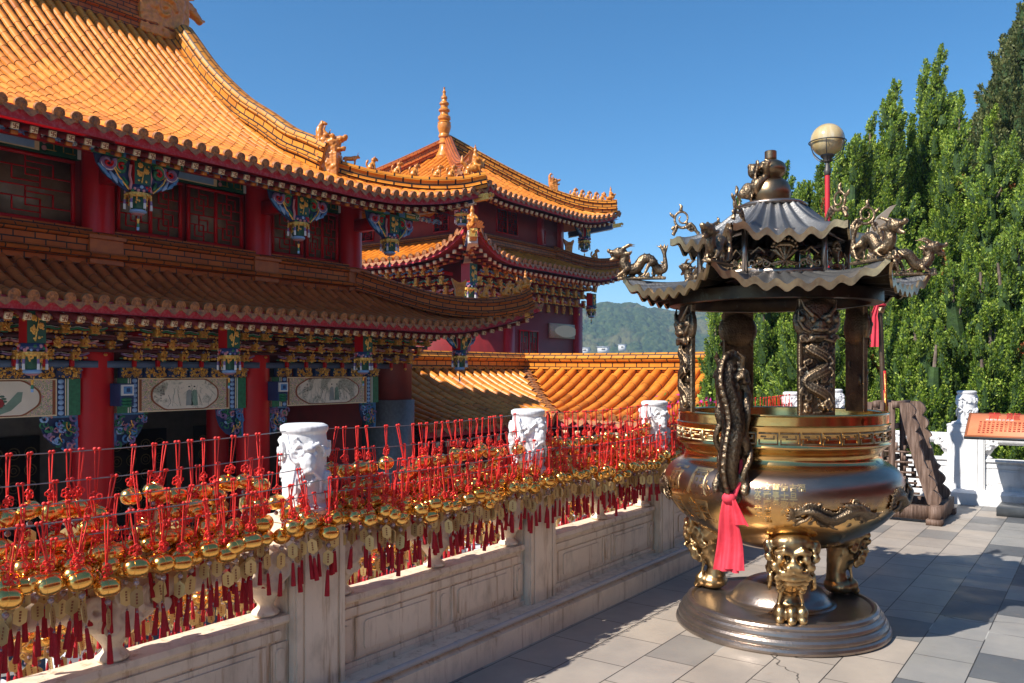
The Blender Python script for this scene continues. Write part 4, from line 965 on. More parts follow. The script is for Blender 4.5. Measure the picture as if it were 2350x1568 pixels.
def hip_on(F, side, n=26, off=.05):
    out = []
    for i in range(n):
        f = i/(n-1); v = 5.0*(1-f) + .05; u = v if side == 0 else F.L - v; out.append(F.P(u, v, off))
    return out
ridge('hip_ridge', hip_on(FP, 0), .36, .55, PV, 'brick'); rr = hip_on(FP, 1); ridge('hip_ridge', rr, .36, .55, PV, 'brick_big'); ridge('hip_ridge', hip_on(FL, 0), .36, .55, PV, 'brick')
inst('ridge_dragon', RD, PV, rr[16]+np.array((0,0,.35)), rz=a45, sc_=.85)
for i in range(5): inst('roof_beast', BEAST[0], PV, rr[19+i]*(1)+np.array((.1*0,0,.5)), rz=a45+.2*(i%2), sc_=1.25)
inst('seated_immortal', BEAST[2], PV, rr[25]+np.array((-.2,.2,.5)), rz=a45, sc_=1.4)
g = MB(); fz = 10.25
g.lathe([(.42,fz-.35),(.40,fz+.05),(.45,fz+.25),(.36,fz+.42),(.27,fz+.55),(.25,fz+.75),(.30,fz+.78),(.30,fz+.84),(.24,fz+.88),(.24,fz+1.02),(.30,fz+1.05),(.30,fz+1.12),(.25,fz+1.2),
         (.33,fz+1.38),(.36,fz+1.5),(.33,fz+1.62),(.35,fz+1.66),(.25,fz+1.72),(.33,fz+1.80),(.33,fz+1.90),(.22,fz+1.98),(.20,fz+2.08),(.29,fz+2.14),(.29,fz+2.20),(.19,fz+2.27),(.18,fz+2.36),(.25,fz+2.42),(.24,fz+2.48),
         (.14,fz+2.55),(.12,fz+2.62),(.17,fz+2.68),(.15,fz+2.74),(.08,fz+2.80),(.07,fz+2.90),(.10,fz+2.94),(.05,fz+3.0),(.04,fz+3.08),(.06,fz+3.12),(0,fz+3.14)], (26.6,22.48,0), 28)
for q in range(len(g.v)): g.v[q] = (g.v[q]-np.array((26.6,22.48,0)))*np.array((.80,.80,1)) + np.array((26.6,22.48,0))
part('finial', g, M['glaze'], PV, 30)
corner_beam(PV, (23.6,19.0,7.55), (22.15,17.5,8.0)); corner_beam(PV, (30.6,18.9,7.45), (31.9,17.5,7.85))
# upper walls
WX0, WX1, WY = 24.45, 30.45, 19.25
g = MB(); g.box(WX0,WX1,WY,26,6.3,8.6); part('upper_wall', g, M['redwall'], PV, 0)
for x, y in ((WX0,WY),(WX1,WY),(28.9,WY)):
    g = MB(); g.box(x-.2,x+.2,y-.08,y+.3,6.6,8.5); part('column', g, M['red'], PV, 0)
window(PV, 25.85, 27.3, 6.95, 7.95, WY, n=2, glass='glass_sky'); window(PV, 28.75, 29.25, 6.85, 7.55, WY-.02, n=1, glass='glass_sky')
window(PV, 20.4, 21.2, 6.9, 7.85, WX0, axis='x', n=1, glass='glass_sky'); window(PV, 22.6, 23.4, 6.9, 7.85, WX0, axis='x', n=1, glass='glass_sky'); window(PV, 24.4, 25.2, 6.9, 7.85, WX0, axis='x', n=1, glass='glass_sky')
g = MB(); g.box(25.6,29.9,WY-.12,WY-.01,8.02,8.32,7); g.box(26.0,28.2,WY-.135,WY-.1205,8.07,8.27,11); g.box(26.1,28.1,WY-.14,WY-.1355,8.10,8.24,4); part('painted_lintel', g, WOOD, PV, 0)
bw = [(x, WY-.15, 6.18) for x in np.linspace(WX0-.2, WX1+.3, 12)]
ridge('brick_band', bw, 1.0, .95, PV, 'brick', prof=[(-a, b) for a, b in bandp])
bw = [(WX0-.15, y, 6.18) for y in np.linspace(26, WY-.25, 12)]
ridge('brick_band', bw, 1.0, .95, PV, 'brick', prof=[(-a, b) for a, b in bandp])
# lower roof
p2 = prof_fn([(-.4,-.12),(0,0),(.8,.22),(1.5,.52),(2.4,.95)])
X0, X1, Y0, Y1 = 21.4, 32.0, 17.0, 28
GP = Face((X0,Y0,5.5), (1,0,0), (0,1,0), X1-X0, p2, lift=(.72,.6), out=(.42,.42), Lc=(3.1,2.6), vf=2.4, cut=((0,1.0),(0,1.0)), vtop=2.3)
GL = Face((X0,Y1,5.5), (0,-1,0), (1,0,0), Y1-Y0, p2, lift=(.3,.72), out=(.2,.42), Lc=(3,3.1), vf=2.4, cut=((0,1.0),(0,1.0)), vtop=3.0)
for F in (GP, GL):
    part('lower_roof_tiles', tile_field(F, .33, .36, .10, K=5), [M['tile'], M['tile_dark']], PV, 50)
    eave_set(F, .33, .095, 0, F.L, PV, detail=1, depth=1.5)
    part('soffit', under_sheet(F, -.25, 30, 4, vend=2.2), M['rafter'], PV)
def hip2(F, side, v1, n=18):
    return [F.P((v1*(1-i/(n-1))+.03) if side == 0 else F.L-(v1*(1-i/(n-1))+.03), v1*(1-i/(n-1))+.03, .04) for i in range(n)]
ridge('lower_hip_ridge', hip2(GP, 0, 2.0), .30, .26, PV, 'brick'); r2 = hip2(GP, 1, 2.2); ridge('lower_hip_ridge', r2, .34, .50, PV, 'brick')
inst('seated_immortal', BEAST[2], PV, np.array(r2[0])*0+hip2(GP,0,2.0)[13]+np.array((0,0,.18)), rz=-2.3, sc_=2.3)
inst('ridge_owl', OWL, PV, np.array(r2[4])+np.array((0,0,.45)), rz=-.6, sc_=.95); inst('roof_beast', BEAST[0], PV, np.array(r2[10])+np.array((0,0,.48)), rz=a45, sc_=1.3); inst('roof_beast', BEAST[0], PV, np.array(r2[14])+np.array((0,0,.48)), rz=a45, sc_=1.3)
corner_beam(PV, (23.2,18.6,5.35), (21.3,16.8,5.95), .3, .4)
# bracket zone and lower walls
QX0, QX1, QY = 22.8, 30.9, 18.5
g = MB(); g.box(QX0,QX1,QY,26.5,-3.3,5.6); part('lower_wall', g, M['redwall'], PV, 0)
for x in (QX0+.1, 25.6, 30.62):
    g = MB(); g.box(x-.28,x+.28,QY-.12,QY+.2,-3.3,4.5); part('column', g, M['red'], PV, 0)
window(PV, 26.3, 27.6, .8, 3.2, QY-.02, n=2)
for i in range(14): inst('bracket_set', BRK[i%3], PV, (QX0+.3+i*.58,QY+.15,3.95), sc_=(1,.95,1.55))
for i in range(12): inst('bracket_set', BRK[i%3], PV, (QX0+.15,QY+.4+i*.58,3.95), rot=(0,0,-math.pi/2), sc_=(1,.95,1.55))
g = MB(); g.box(QX0+5.6,QX1-.6,QY-.1,QY-.01,2.95,3.55,0); part('painted_beam', g, M['floral'], PV, 0)
g = MB(); g.poly([(x*.55*(1+.06*math.cos(4*x)), z) for x, z in [(1.5*math.cos(a), .25*math.sin(a)) for a in np.linspace(0, 6.28, 33)[:-1]]], .02, 0, (29.6,QY-.1,3.25)); part('painted_medallion', g, M['cream'], PV, 0)
for x in (QX0+.1,): inst('hanging_lantern', PEND_L, PV, (x-.6,QY-.75,5.25), sc_=1.35)
inst('hanging_lantern', PEND_L, PV, (30.55,17.75,4.85), sc_=1.05); o = inst('hanging_lantern', PEND, PV, (30.75,18.2,7.85), sc_=1.3)
inst('scroll_wing', WING[1], o, np.array((-.15,-.02,-.03))+org(PV)); inst('hanging_lantern', PEND, PV, (23.35,18.9,7.95), sc_=1.3)
flush_rafters()

# ------------------------------------------------------------------ corridor roofs in front of the pavilion
CR = thing('corridor', 'low corridor with an L-shaped orange tiled roof and ridge, below the pavilion', 'corridor', (20, 13, -3.3))
pc = prof_fn([(-.3,-.08),(0,0),(1.2,.32),(2.4,.80),(3.4,1.32)])
XV, YV, EV = 23.0, 15.9, 3.35
c1 = Face((14.2,YV-EV,.30), (1,0,0), (0,1,0), XV-14.2, pc, vtop=EV); c1.vmax = lambda u: EV
c1.vmin = lambda u: max(0, EV-(XV-(14.2+u)))
c2 = Face((XV-EV,YV,.30), (0,-1,0), (1,0,0), 12.5, pc, vtop=EV)
def valley_field(F, pitch, seg, r, vmin):
    """tile field cut below by a valley: rows start at vmin(u)"""
    full = F.P; mb = MB()
    class G: pass
    n = int(round(F.L/pitch))
    K = 6
    q = tile_field(F, pitch, seg, r, K=K)
    v = q.arrays(); fs = []; ms = []
    rel = v - F.O; uu = rel @ F.U; vv = rel @ F.V
    keep = [all(vv[i] >= vmin(uu[i]) - .03 for i in f) for f in q.f]
    q.f = [f for f, k in zip(q.f, keep) if k]; q.m = [m for m, k in zip(q.m, keep) if k]; return q
part('left_roof_tiles', valley_field(c1, .40, .42, .115, lambda u: EV-(XV-14.2-u)), [M['tile'], M['tile_dark']], CR, 50)
part('right_roof_tiles', valley_field(c2, .42, .42, .115, lambda u: EV-u), [M['tile'], M['tile_dark']], CR, 50)
g = MB(); vp = [(XV-EV*f, YV-EV*f, .30+float(pc(EV*(1-f)))+.02) for f in np.linspace(0, 1, 10)]; g.tube(vp, .07, 6); part('valley_gutter', g, M['tile_dark'], CR)
for i, p in enumerate(smoothcurve(vp, 22)):
    g = MB(); g.tube([p + np.array((.11,-.11,.03)), p + np.array((.05,-.05,.07)), p + np.array((-.05,.05,.07)), p + np.array((-.11,.11,.03))], .045, 7); part('valley_tile', g, M['eave'], CR)
rh = [(-.5,0),(-.5,.10),(-.7,.14),(-.7,.2),(-.45,.24),(-.45,.50),(-.75,.60),(-.85,.72),(-.62,.80),(-.55,.92),(-.35,1),(.35,1),(.55,.92),(.62,.80),(.85,.72),(.75,.60),(.45,.50),(.45,.24),(.7,.2),(.7,.14),(.5,.10),(.5,0)]
ridge('ridge', [(x,YV+.2,1.58) for x in np.linspace(13.5, XV+.1, 20)], .30, .62, CR, 'brick_big', prof=rh)
ridge('ridge', [(XV+.2,y,1.56+.06*abs((11-y)/6)**2) for y in np.linspace(YV+.1, 7.6, 24)], .30, .60, CR, 'brick_big', prof=rh)
inst('ridge_owl', OWL, CR, (XV-.2,7.4,1.5), rz=1.2, sc_=.9)
for F, a, b in ((c1, 0, XV-14.2-EV), (c2, EV, 12.4)): eave_set(F, .40, .11, a, b, CR, detail=1, rows=1, depth=1.2)
g = MB(); g.add([(13.5,YV+3.4,.3),(XV+3.4,YV+3.4,.3),(XV+3.4,3.5,.3),(XV,3.5,1.55),(XV,YV,1.6),(13.5,YV,1.6)], [(0,1,4,5),(1,2,3,4)]); part('rear_roof', g, M['tile_low'], CR, 0)
g = MB(); g.box(14,XV,YV-1.6,YV-1.4,-3.3,.6); part('corridor_wall', g, M['redwall'], CR, 0)
g = MB(); g.box(XV-1.6,XV-1.4,3.6,YV-1.7,-3.3,.6); part('corridor_wall', g, M['redwall'], CR, 0)
for y in (13.9, 10.9, 7.9, 4.9):
    g = MB(); g.lathe([(.2,-3.3),(.2,.4)], (XV-2.6,y,0), 20); part('column', g, M['red'], CR)
flush_rafters()

# the pavilion and its corridor are large buildings set well behind the hall
for root_, loc_ in ((PV, (32.4, 26.4, -4.28)), (CR, (24.0, 15.6, -4.28))): root_.location = loc_; root_.scale = (1.2, 1.2, 1.2)
# ------------------------------------------------------------------ bronze censer
def bronze(name, hi, lo, dark=.5, rough=.3, bump=.25, edge=True):
    s = NT(name); g = s.n('NewGeometry').outputs['Pointiness']
    n = s.ramp(s.noise(5, 6, .6), [(.4, (0,0,0)), (.62, (1,1,1))])
    c = s.mix(n, lo, tuple(.5*a+.5*b for a, b in zip(lo, hi)))
    if edge:
        e = s.ramp(g, [(.49, (0,0,0)), (.56, (1,1,1))]); c = s.mix(e, c, hi)
    c = s.mix(s.math('MULTIPLY', s.ramp(s.noise(13, 6, .7), [(.60, (0,0,0)), (.68, (1,1,1))]), .4), c, (.17,.20,.17))
    s.col(c); s.set(rough, 1); v = s.n('TexVoronoi', i_Scale=85.0); s.l(s.n('TexCoord').outputs['Object'], v.inputs['Vector'])
    s.bump(s.math('SUBTRACT', s.noise(70, 4), s.math('MULTIPLY', v.outputs['Distance'], .9 if edge and bump > .4 else 0)), bump, .005); return s.m
M['bronze_relief'] = bronze('patinated_relief_bronze', (.42,.29,.17), (.040,.033,.028), rough=.46, bump=.6)
M['bronze_dark'] = bronze('dark_bronze', (.12,.085,.05), (.035,.028,.024), rough=.42, edge=False)
M['bronze_roof'] = bronze('grey_weathered_bronze', (.36,.345,.33), (.21,.205,.20), rough=.5, bump=.6, edge=False)
M['brass_edge'] = pbr('worn_brass_edge', (.50,.36,.19), (.28,.20,.12), .38, .9, scale=9, bump=.2)
M['gourd'] = bronze('patched_gourd_bronze', (.45,.29,.14), (.20,.14,.09), rough=.36, edge=False)
def bowl_mat():
    s = NT('polished_brass_bowl'); tc = s.n('TexCoord').outputs['Object']; sp = s.n('SeparateXYZ'); s.l(tc, sp.inputs[0])
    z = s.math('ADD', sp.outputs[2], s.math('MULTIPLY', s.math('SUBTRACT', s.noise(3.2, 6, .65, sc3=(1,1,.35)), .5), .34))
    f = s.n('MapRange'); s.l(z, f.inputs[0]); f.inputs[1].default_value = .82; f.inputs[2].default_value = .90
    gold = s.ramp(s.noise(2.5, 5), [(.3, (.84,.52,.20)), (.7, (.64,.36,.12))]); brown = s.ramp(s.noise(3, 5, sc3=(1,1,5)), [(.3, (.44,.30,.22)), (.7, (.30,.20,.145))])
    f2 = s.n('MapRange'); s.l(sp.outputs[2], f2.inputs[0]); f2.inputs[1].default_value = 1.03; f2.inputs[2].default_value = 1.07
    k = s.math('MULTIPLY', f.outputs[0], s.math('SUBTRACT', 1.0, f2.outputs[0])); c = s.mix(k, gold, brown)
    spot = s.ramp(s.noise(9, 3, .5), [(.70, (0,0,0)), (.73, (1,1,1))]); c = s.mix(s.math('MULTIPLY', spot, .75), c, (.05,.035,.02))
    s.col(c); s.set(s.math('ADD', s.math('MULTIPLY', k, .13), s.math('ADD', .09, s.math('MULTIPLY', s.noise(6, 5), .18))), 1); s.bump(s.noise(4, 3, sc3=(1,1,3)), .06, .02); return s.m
M['bowl'] = bowl_mat()
M['base_br'] = pbr('brown_bronze_base', (.34,.28,.24), (.25,.205,.175), .30, .9, scale=5, bump=.15, bscale=60)
M['brass'] = pbr('bright_brass', (.52,.31,.14), (.32,.18,.085), .34, 1, scale=6, bump=.15, bscale=30)
M['brass_face'] = bronze('cast_brass', (.62,.42,.20), (.22,.14,.07), rough=.36, bump=.25)
CC = np.array((5.30, 1.70))
CN = thing('incense_censer', 'large bronze incense censer with lion feet and two-tier dragon roof on a round base', 'incense burner', (CC[0], CC[1], 0))
A0 = 197.8
def cpt(az, r, z): a = R(A0+az); return np.array((CC[0]+r*math.cos(a), CC[1]+r*math.sin(a), z))
def cdir(az): a = R(A0+az); return np.array((math.cos(a), math.sin(a), 0.))
c3 = (CC[0], CC[1], 0)
g = MB(); g.lathe([(.69,0),(.700,.010),(.702,.022),(.697,.036),(.687,.044),(.683,.046),(.686,.056),(.683,.070),(.672,.083),(.661,.087),(.658,.089),(.661,.099),(.657,.113),(.645,.124),(.635,.127),(.632,.129),(.633,.138),(.626,.151),(.610,.160),(.594,.161),(.586,.156),(.578,.150),(.0,.150)], c3, 144)
part('base', g, M['base_br'], CN, 24)
g = MB(); dp = smoothcurve([(.365,.149),(.35,.157),(.325,.170),(.29,.215),(.22,.27),(.12,.305),(.0,.315)], 30); g.lathe(list(map(tuple, dp)), c3, 72); part('base_dome', g, M['base_br'], CN, 50)
BP = [(.0,.492),(.20,.500),(.36,.535),(.50,.592),(.62,.665),(.71,.745),(.765,.825),(.782,.885),(.775,.945),(.745,.995),(.70,1.030),(.655,1.055),(.635,1.085),(.640,1.115),(.665,1.140),(.690,1.158),(.694,1.168),(.688,1.178),
      (.688,1.268),(.694,1.276),(.694,1.284),(.682,1.290),(.680,1.338),(.688,1.346),(.684,1.352),(.655,1.352),(.645,1.345),(.640,1.20),(.60,1.12),(.0,1.10)]
bp_ = np.array(BP[:13])
def bowl_r(z): return float(np.interp(z, [p[1] for p in BP[:13]], [p[0] for p in BP[:13]]))
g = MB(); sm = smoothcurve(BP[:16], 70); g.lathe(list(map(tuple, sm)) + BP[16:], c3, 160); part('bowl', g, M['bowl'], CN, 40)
g = MB()                                              # meander band
nU = 34
for i in range(nU):
    a0 = 360*i/nU; da = 360/nU
    def seg(u0, u1, z0, z1):
        n = 3; v = []
        for k in range(n+1):
            a = a0 + da*(u0+(u1-u0)*k/n)
            for r_ in (.6885, .6955):
                for z in (z0, z1): v.append(cpt(a, r_, z))
        g.add(v, [f for k in range(n) for f in ((k*4+2,k*4+6,k*4+7,k*4+3),(k*4,k*4+2,k*4+3,k*4+1)[::-1],(k*4+1,k*4+3,k*4+7,k*4+5),(k*4,k*4+4,k*4+6,k*4+2))] + [(n*4,n*4+1,n*4+3,n*4+2)])
    t_ = .008; s_ = t_/(.69*R(da)) 
    seg(.0,.85,1.185,1.185+t_); seg(.0,.55,1.252-t_,1.252); seg(.0,s_,1.185,1.215); seg(.85,.85+s_,1.185,1.252); seg(.55,.85,1.252-t_,1.252); seg(.25,.68,1.214,1.214+t_); seg(.68,.68+s_,1.214,1.236); seg(.10,.35,1.234-t_,1.234)
part('meander_band', g, M['brass_edge'], CN, 0)
# writing on the bowl
def on_bowl(tm, az, z0, d=.008):
    """wrap a flat text mesh (x right, y up, z depth) onto the bowl"""
    v = tm.arrays(); o = MB(); out = []
    S_ = np.linspace(.52, 1.06, 200); rr = np.array([bowl_r(z) for z in S_]); L = np.concatenate([[0], np.cumsum(np.hypot(np.diff(S_), np.diff(rr)))]); s0 = np.interp(z0, S_, L)
    for x, y, z in v:
        s_ = s0+y; zz = np.interp(s_, L, S_); r_ = np.interp(s_, L, rr); a = az + math.degrees(x/r_); out.append(cpt(a, r_ + d*(z > 0) - .003, zz))
    o.v = [np.array(out)]; o.f = tm.f; o.m = tm.m; o.n = tm.n; return o
for ch, az, z, s_ in (('風',-40,.955,.20),('調',-41,.76,.19),('雨',-60,.955,.19),('順',-61,.76,.19)):
    tm = text_mb(ch, s_, .01, bold=.0035); part('raised_character', on_bowl(tm, az, z, .010), M['brass_face'], CN, 30)
g = MB(); cols_ = [(-8.5,'歲次癸未年', .0, .042),(-4.5,'文武廟管理', .03, .048),(-.8,'董事長', .045, .042),(2.8,'信士敬獻', .03, .048),(6.5,'吉旦立',.045,.048),(10,'福',.05,.05)]
for az, st, top, s_ in cols_:
    for j, ch in enumerate(st): g.merge(on_bowl(text_mb(ch, s_, .01, bold=.0012), az-1, .955+.0-j*s_*.98+(.0), .008))
part('inscription', g, M['brass_face'], CN, 30)
# small dragon reliefs
def strip_dragon(L=.5, amp=.035, r0=.024, head=True, n=34):
    mb = MB(); P = [((f-.5)*L, amp*math.sin(f*10), .004+.012*math.sin(f*math.pi)) for f in np.linspace(0, 1, n)]
    caps_chain(mb, P, [r0*(.35+.65*math.sin(min(1, f*1.6)*math.pi/2)) for f in np.linspace(0, 1, n)], 8)
    for i in range(1, n-1, 1):
        p = np.array(P[i]); t = unit(np.array(P[i+1])-np.array(P[i-1])); up = unit(np.cross((0,0,1), t)); h = r0*1.9
        mb.tube([p+up*r0*.5, p+up*h-t*r0*.5], [r0*.35, .001], 5)
    hd = np.array(P[-1]); mb.ball(hd+(.02,.005,.012), (.042,.030,.026), 8, 6); mb.ball(hd+(.062,.012,.012), (.030,.018,.014), 8, 6); mb.ball(hd+(.055,-.014,.008), (.024,.010,.012), 8, 6); mb.ball(hd+(.085,.022,.016), (.012,.012,.01), 6, 5)
    for s_ in (-1, 1): mb.tube([hd+(.01,.02,.02+.008*s_), hd+(-.03,.045,.02+.01*s_), hd+(-.06,.05,.02)], [.008,.007,.002], 5); mb.tube([hd+(.07,.01,.02), hd+(.10,.03*s_,.03), hd+(.08,.055*s_,.03)], [.004,.004,.002], 5)
    for fx in (.22, .42, .68, .82):
        i = int(fx*n); p = np.array(P[i]); s_ = -1 if fx in (.22,.68) else 1; k = p+(.03*s_,-.055,.012); caps_chain(mb, [p, k, k+(.03*s_,-.02,0)], [.014,.011,.008], 6)
        for q in (-1, 0, 1): mb.tube([k+(.03*s_,-.02,0), k+(.052*s_,-.028+.014*q,.006)], [.006,.002], 5)
    tl = np.array(P[0])
    for q in range(5): mb.tube([tl, tl+(-.03,.02*(q-2),.01), tl+(-.075+.01*abs(q-2),.022*(q-2)+.015,.01)], [.010,.008,.001], 5)
    for k in range(6): mb.spiral(((k/5-.5)*L*.9, -.075+.02*(k%2), .0), .022, 1.2, .008, (1,0,0), (0,1,0), a0=k, n=9, k=5)
    return mb
sdm = strip_dragon(.46, .030, .036)
_r = random.Random(8)
for k in range(26):
    f_ = k/25; x_ = (f_-.5)*.44; sdm.spiral((x_, .030*math.sin(f_*10)+_r.choice((-1,1))*_r.uniform(.025,.055), .010), _r.uniform(.016,.026), 1.2, .009, (1,0,0), (0,1,0), a0=k, n=9, k=5)
for k in range(10): sdm.tube([(.20,.0,.03),(.17-.01*k,.05+.008*(k%3),.03),(.13-.012*k,.07+.01*(k%2),.02)], [.012,.009,.002], 5)
sd = remesh(sdm, .0055, 1)
def wrap_mesh(me, az, z0, mirror=1, d=.0):
    me = me.copy(); n = len(me.vertices); co = np.empty(n*3, np.float32); me.vertices.foreach_get('co', co); co = co.reshape(-1, 3)
    S_ = np.linspace(.52, 1.06, 200); rr = np.array([bowl_r(z) for z in S_]); L = np.concatenate([[0], np.cumsum(np.hypot(np.diff(S_), np.diff(rr)))]); s0 = np.interp(z0, S_, L)
    s_ = s0+co[:,1]; zz = np.interp(s_, L, S_); r_ = np.interp(s_, L, rr); a = np.radians(A0+az) + mirror*co[:,0]/r_; r2 = r_+co[:,2]+d
    out = np.stack([CC[0]+r2*np.cos(a), CC[1]+r2*np.sin(a), zz], 1); me.vertices.foreach_set('co', out.astype(np.float32).ravel())
    if mirror < 0: me.flip_normals()
    me.update(); return me
for az, z, mr in ((24,.80,1),(75,.85,1),(-85,.85,-1),(150,.82,1)): part('dragon_relief', wrap_mesh(sd, az, z, mr), M['bronze_relief'], CN)
# legs: lion-mask knee, ankle and paw
def leg_mb():
    mb = MB()
    caps_chain(mb, [(.40,0,.62),(.50,0,.57),(.55,0,.50),(.53,0,.43),(.49,0,.36),(.475,0,.30),(.48,0,.25)], [.11,.13,.125,.105,.075,.062,.072], 16)
    mb.ball((.50,0,.205), (.105,.098,.058), 16, 10)
    for k in (-1, 0, 1): mb.ball((.575-.018*abs(k),k*.062,.212), (.048,.036,.046), 12, 8); mb.ball((.610-.022*abs(k),k*.064,.176), (.026,.028,.024), 10, 6)
    mb.ball((.60,0,.625), (.085,.115,.062), 16, 10); mb.tube([(.655,-.10,.575),(.685,-.05,.59),(.675,0,.572),(.685,.05,.59),(.655,.10,.575)], [.012,.022,.014,.022,.012], 8)
    mb.ball((.685,0,.505), (.036,.048,.030), 12, 8); mb.ball((.665,0,.545), (.03,.022,.03), 10, 6)
    mb.tube([(.61,-.10,.47),(.675,-.06,.462),(.70,0,.475),(.675,.06,.462),(.61,.10,.47)], [.012,.020,.018,.020,.012], 8); mb.ball((.655,0,.432), (.045,.075,.022), 12, 8); mb.ball((.63,0,.40), (.045,.055,.022), 12, 8)
    for s_ in (-1, 1):
        mb.ball((.672,s_*.070,.542), .027, 10, 8); mb.ball((.705,s_*.028,.498), (.020,.020,.018), 8, 6); mb.ball((.655,s_*.095,.50), (.03,.03,.028), 10, 6)
        mb.ball((.60,s_*.130,.60), (.030,.030,.045), 10, 6); mb.ball((.62,s_*.125,.545), .030, 8, 6)
        for k in range(7): mb.spiral((.60-.028*(k%4), s_*(.118+.006*(k%2)), .575-.036*k), .034, 1.3, .014, (1,0,0), (0,0,1), a0=k, n=11, k=6)
        for k in range(4): mb.spiral((.665-.02*k, s_*(.085-.008*k), .43-.025*k), .022, 1.2, .010, (0,1,0), (0,0,1), a0=k, n=9, k=5)
        mb.tube([(.58,s_*.06,.40),(.545,s_*.055,.32),(.55,s_*.07,.25)], [.018,.014,.010], 6)
    return mb
lm = remesh(leg_mb(), .0085, 2, .002, 25); lm.materials.append(M['brass_face'])
for az in (6.5, -112, 128): inst('leg', lm, CN, (CC[0], CC[1], 0), rz=R(A0+az), sc_=(1,1.08,1))
# pierced dragon columns
CC0 = CC.copy(); CC = CC - .050*np.array((.5817,-.8134)); c3 = (CC[0], CC[1], 0)
def column_mb():
    """plate in local y (width) z (height), outward +x"""
    mb = MB(); W = .118; Hh = .67
    mb.box(-.020,.012,-W,-W+.022,0,Hh); mb.box(-.020,.012,W-.022,W,0,Hh); mb.box(-.02,.012,-W,W,0,.03); mb.box(-.02,.012,-W,W,Hh-.1,Hh); mb.box(-.02,.0,-W+.02,W-.02,.02,.44)
    # mask at top
    mb.ball((0,0,.545), (.05,.155,.125), 18, 12); mb.ball((.045,0,.52), (.03,.04,.035)); mb.ball((.05,0,.495), (.025,.055,.018)); mb.ball((.035,0,.455), (.025,.06,.014))
    for s_ in (-1, 1):
        mb.tube([(.045,s_*.02,.56),(.055,s_*.055,.575),(.045,s_*.095,.615),(.03,s_*.115,.665)], [.012,.014,.012,.004], 6); mb.ball((.055,s_*.05,.545), .017)
        mb.tube([(.04,s_*.06,.48),(.04,s_*.10,.50),(.03,s_*.13,.545),(.03,s_*.13,.60)], [.010,.012,.010,.004], 6); mb.tube([(.04,s_*.03,.445),(.035,s_*.08,.43),(.03,s_*.12,.46)], [.01,.012,.006], 6)
        mb.ball((.04,s_*.11,.555), (.015,.02,.02)); mb.spiral((.03,s_*.10,.44), .03, 1.2, .01, (0,1,0), (0,0,1), n=10)
    # dragon coils
    P = [(.012+.010*math.cos(t*2), .072*math.sin(t), .05+.355*f) for f, t in [(i/60, .3+i/60*10.5) for i in range(61)]]
    mb.tube(P, [.022+.012*math.sin(math.pi*i/60) for i in range(61)], 10)
    for i in range(2, 60, 1):
        p = np.array(P[i]); t = unit(np.array(P[i+1])-np.array(P[i-1])); n_ = unit(np.cross(t, (1,0,0))); mb.tube([p+n_*.025+(.012,0,0), p+n_*.046+(.012,0,0)], [.008,.001], 5)
        for q in (-.5, .1, .7): mb.ball(p+n_*.03*q+(.028,0,0), (.006,.0075,.0075), 6, 4)
    rnd = random.Random(4)
    for i in range(34):
        y, z = rnd.choice((-1,1))*rnd.uniform(.03,.10), rnd.uniform(.03,.43); r_ = rnd.uniform(.014,.026); mb.spiral((.012, y, z), r_, 1.3, r_*.42, (0,1,0), (0,0,1), a0=rnd.uniform(0,6), n=9, k=5, sgn=rnd.choice((-1,1)))
    for i in range(6): y, z = rnd.uniform(-.06,.06), .08+.06*i; mb.tube([(.03,y,z),(.045,y+.03,z+.02),(.04,y+.05,z-.01),(.035,y+.03,z-.035)], [.010,.008,.007,.003], 5)
    return mb
cm = remesh(column_mb(), .0048, 1); cm.materials.append(M['bronze_relief'])
for k in range(4): inst('carved_column', cm, CN, cpt(25+90*k, .612, 1.34), rz=R(A0+25+90*k))
# hexagonal roofs
HA = -20
def hex_roof(name, Ro, Ri, ze, zc, zi, waves, th=.018, conc=1.6, amp=.014, cut=.0):
    nu, nv = waves*8, 12; top = MB(); edge = MB()
    for s_ in range(6):
        am = HA + 30 + 60*s_; D = cdir(am); T = np.array((-D[1], D[0], 0)); G = []
        for j in range(nv+1):
            f = j/nv; row = []
            for i in range(nu+1):
                u = -1+2*i/nu; ap = (Ro*(1-f)+Ri*f)*math.cos(R(30)); fl = (1-f)**2
                r_out = ap*(1+.0*fl); x = u*ap*math.tan(R(30)); z = ze + (zi-ze)*(f**conc) + (zc-ze)*abs(u)**3*fl
                ext = .05*abs(u)**5*fl*Ro; wv = amp*math.cos(waves*math.pi*u)*(1-.55*f)
                p = np.array((CC[0], CC[1], 0)) + D*(r_out+ext) + T*(x*(1+.04*abs(u)**5*fl)) + np.array((0,0,z+wv)); row.append(p)
            G.append(row)
        v = [p for r_ in G for p in r_]; n = nu+1; dn = np.array((0,0,-th))
        top.add(v, [(j*n+i, j*n+i+1, (j+1)*n+i+1, (j+1)*n+i) for j in range(nv) for i in range(nu)], 0)
        top.add([p+dn for p in v], [(j*n+i+1, j*n+i, (j+1)*n+i, (j+1)*n+i+1) for j in range(nv) for i in range(nu)], 1)
        e0 = [p+np.array((0,0,.004)) + D*.004 for p in G[0]]; e1 = [p + dn*2.1 + D*.004 for p in G[0]]; e2 = [p+dn*2.1 - D*.012 for p in G[0]]; e3 = [p+np.array((0,0,.004)) - D*.012 for p in G[0]]
        for a, b in ((e1,e0),(e0,e3),(e2,e1)): edge.add(a+b, [(i,i+1,n+i+1,n+i) for i in range(nu)])
    o = part(name, top, [M['bronze_roof'], M['bronze_dark']], CN, 50); part('eave_rim', edge, M['brass_edge'], o, 50); return o
hex_roof('lower_roof', .965, .42, 2.085, 2.20, 2.20, 8, conc=1.25, amp=.016)
hex_roof('upper_roof', .655, .225, 2.395, 2.47, 2.640, 5, conc=1.55, amp=.022)
g = MB()
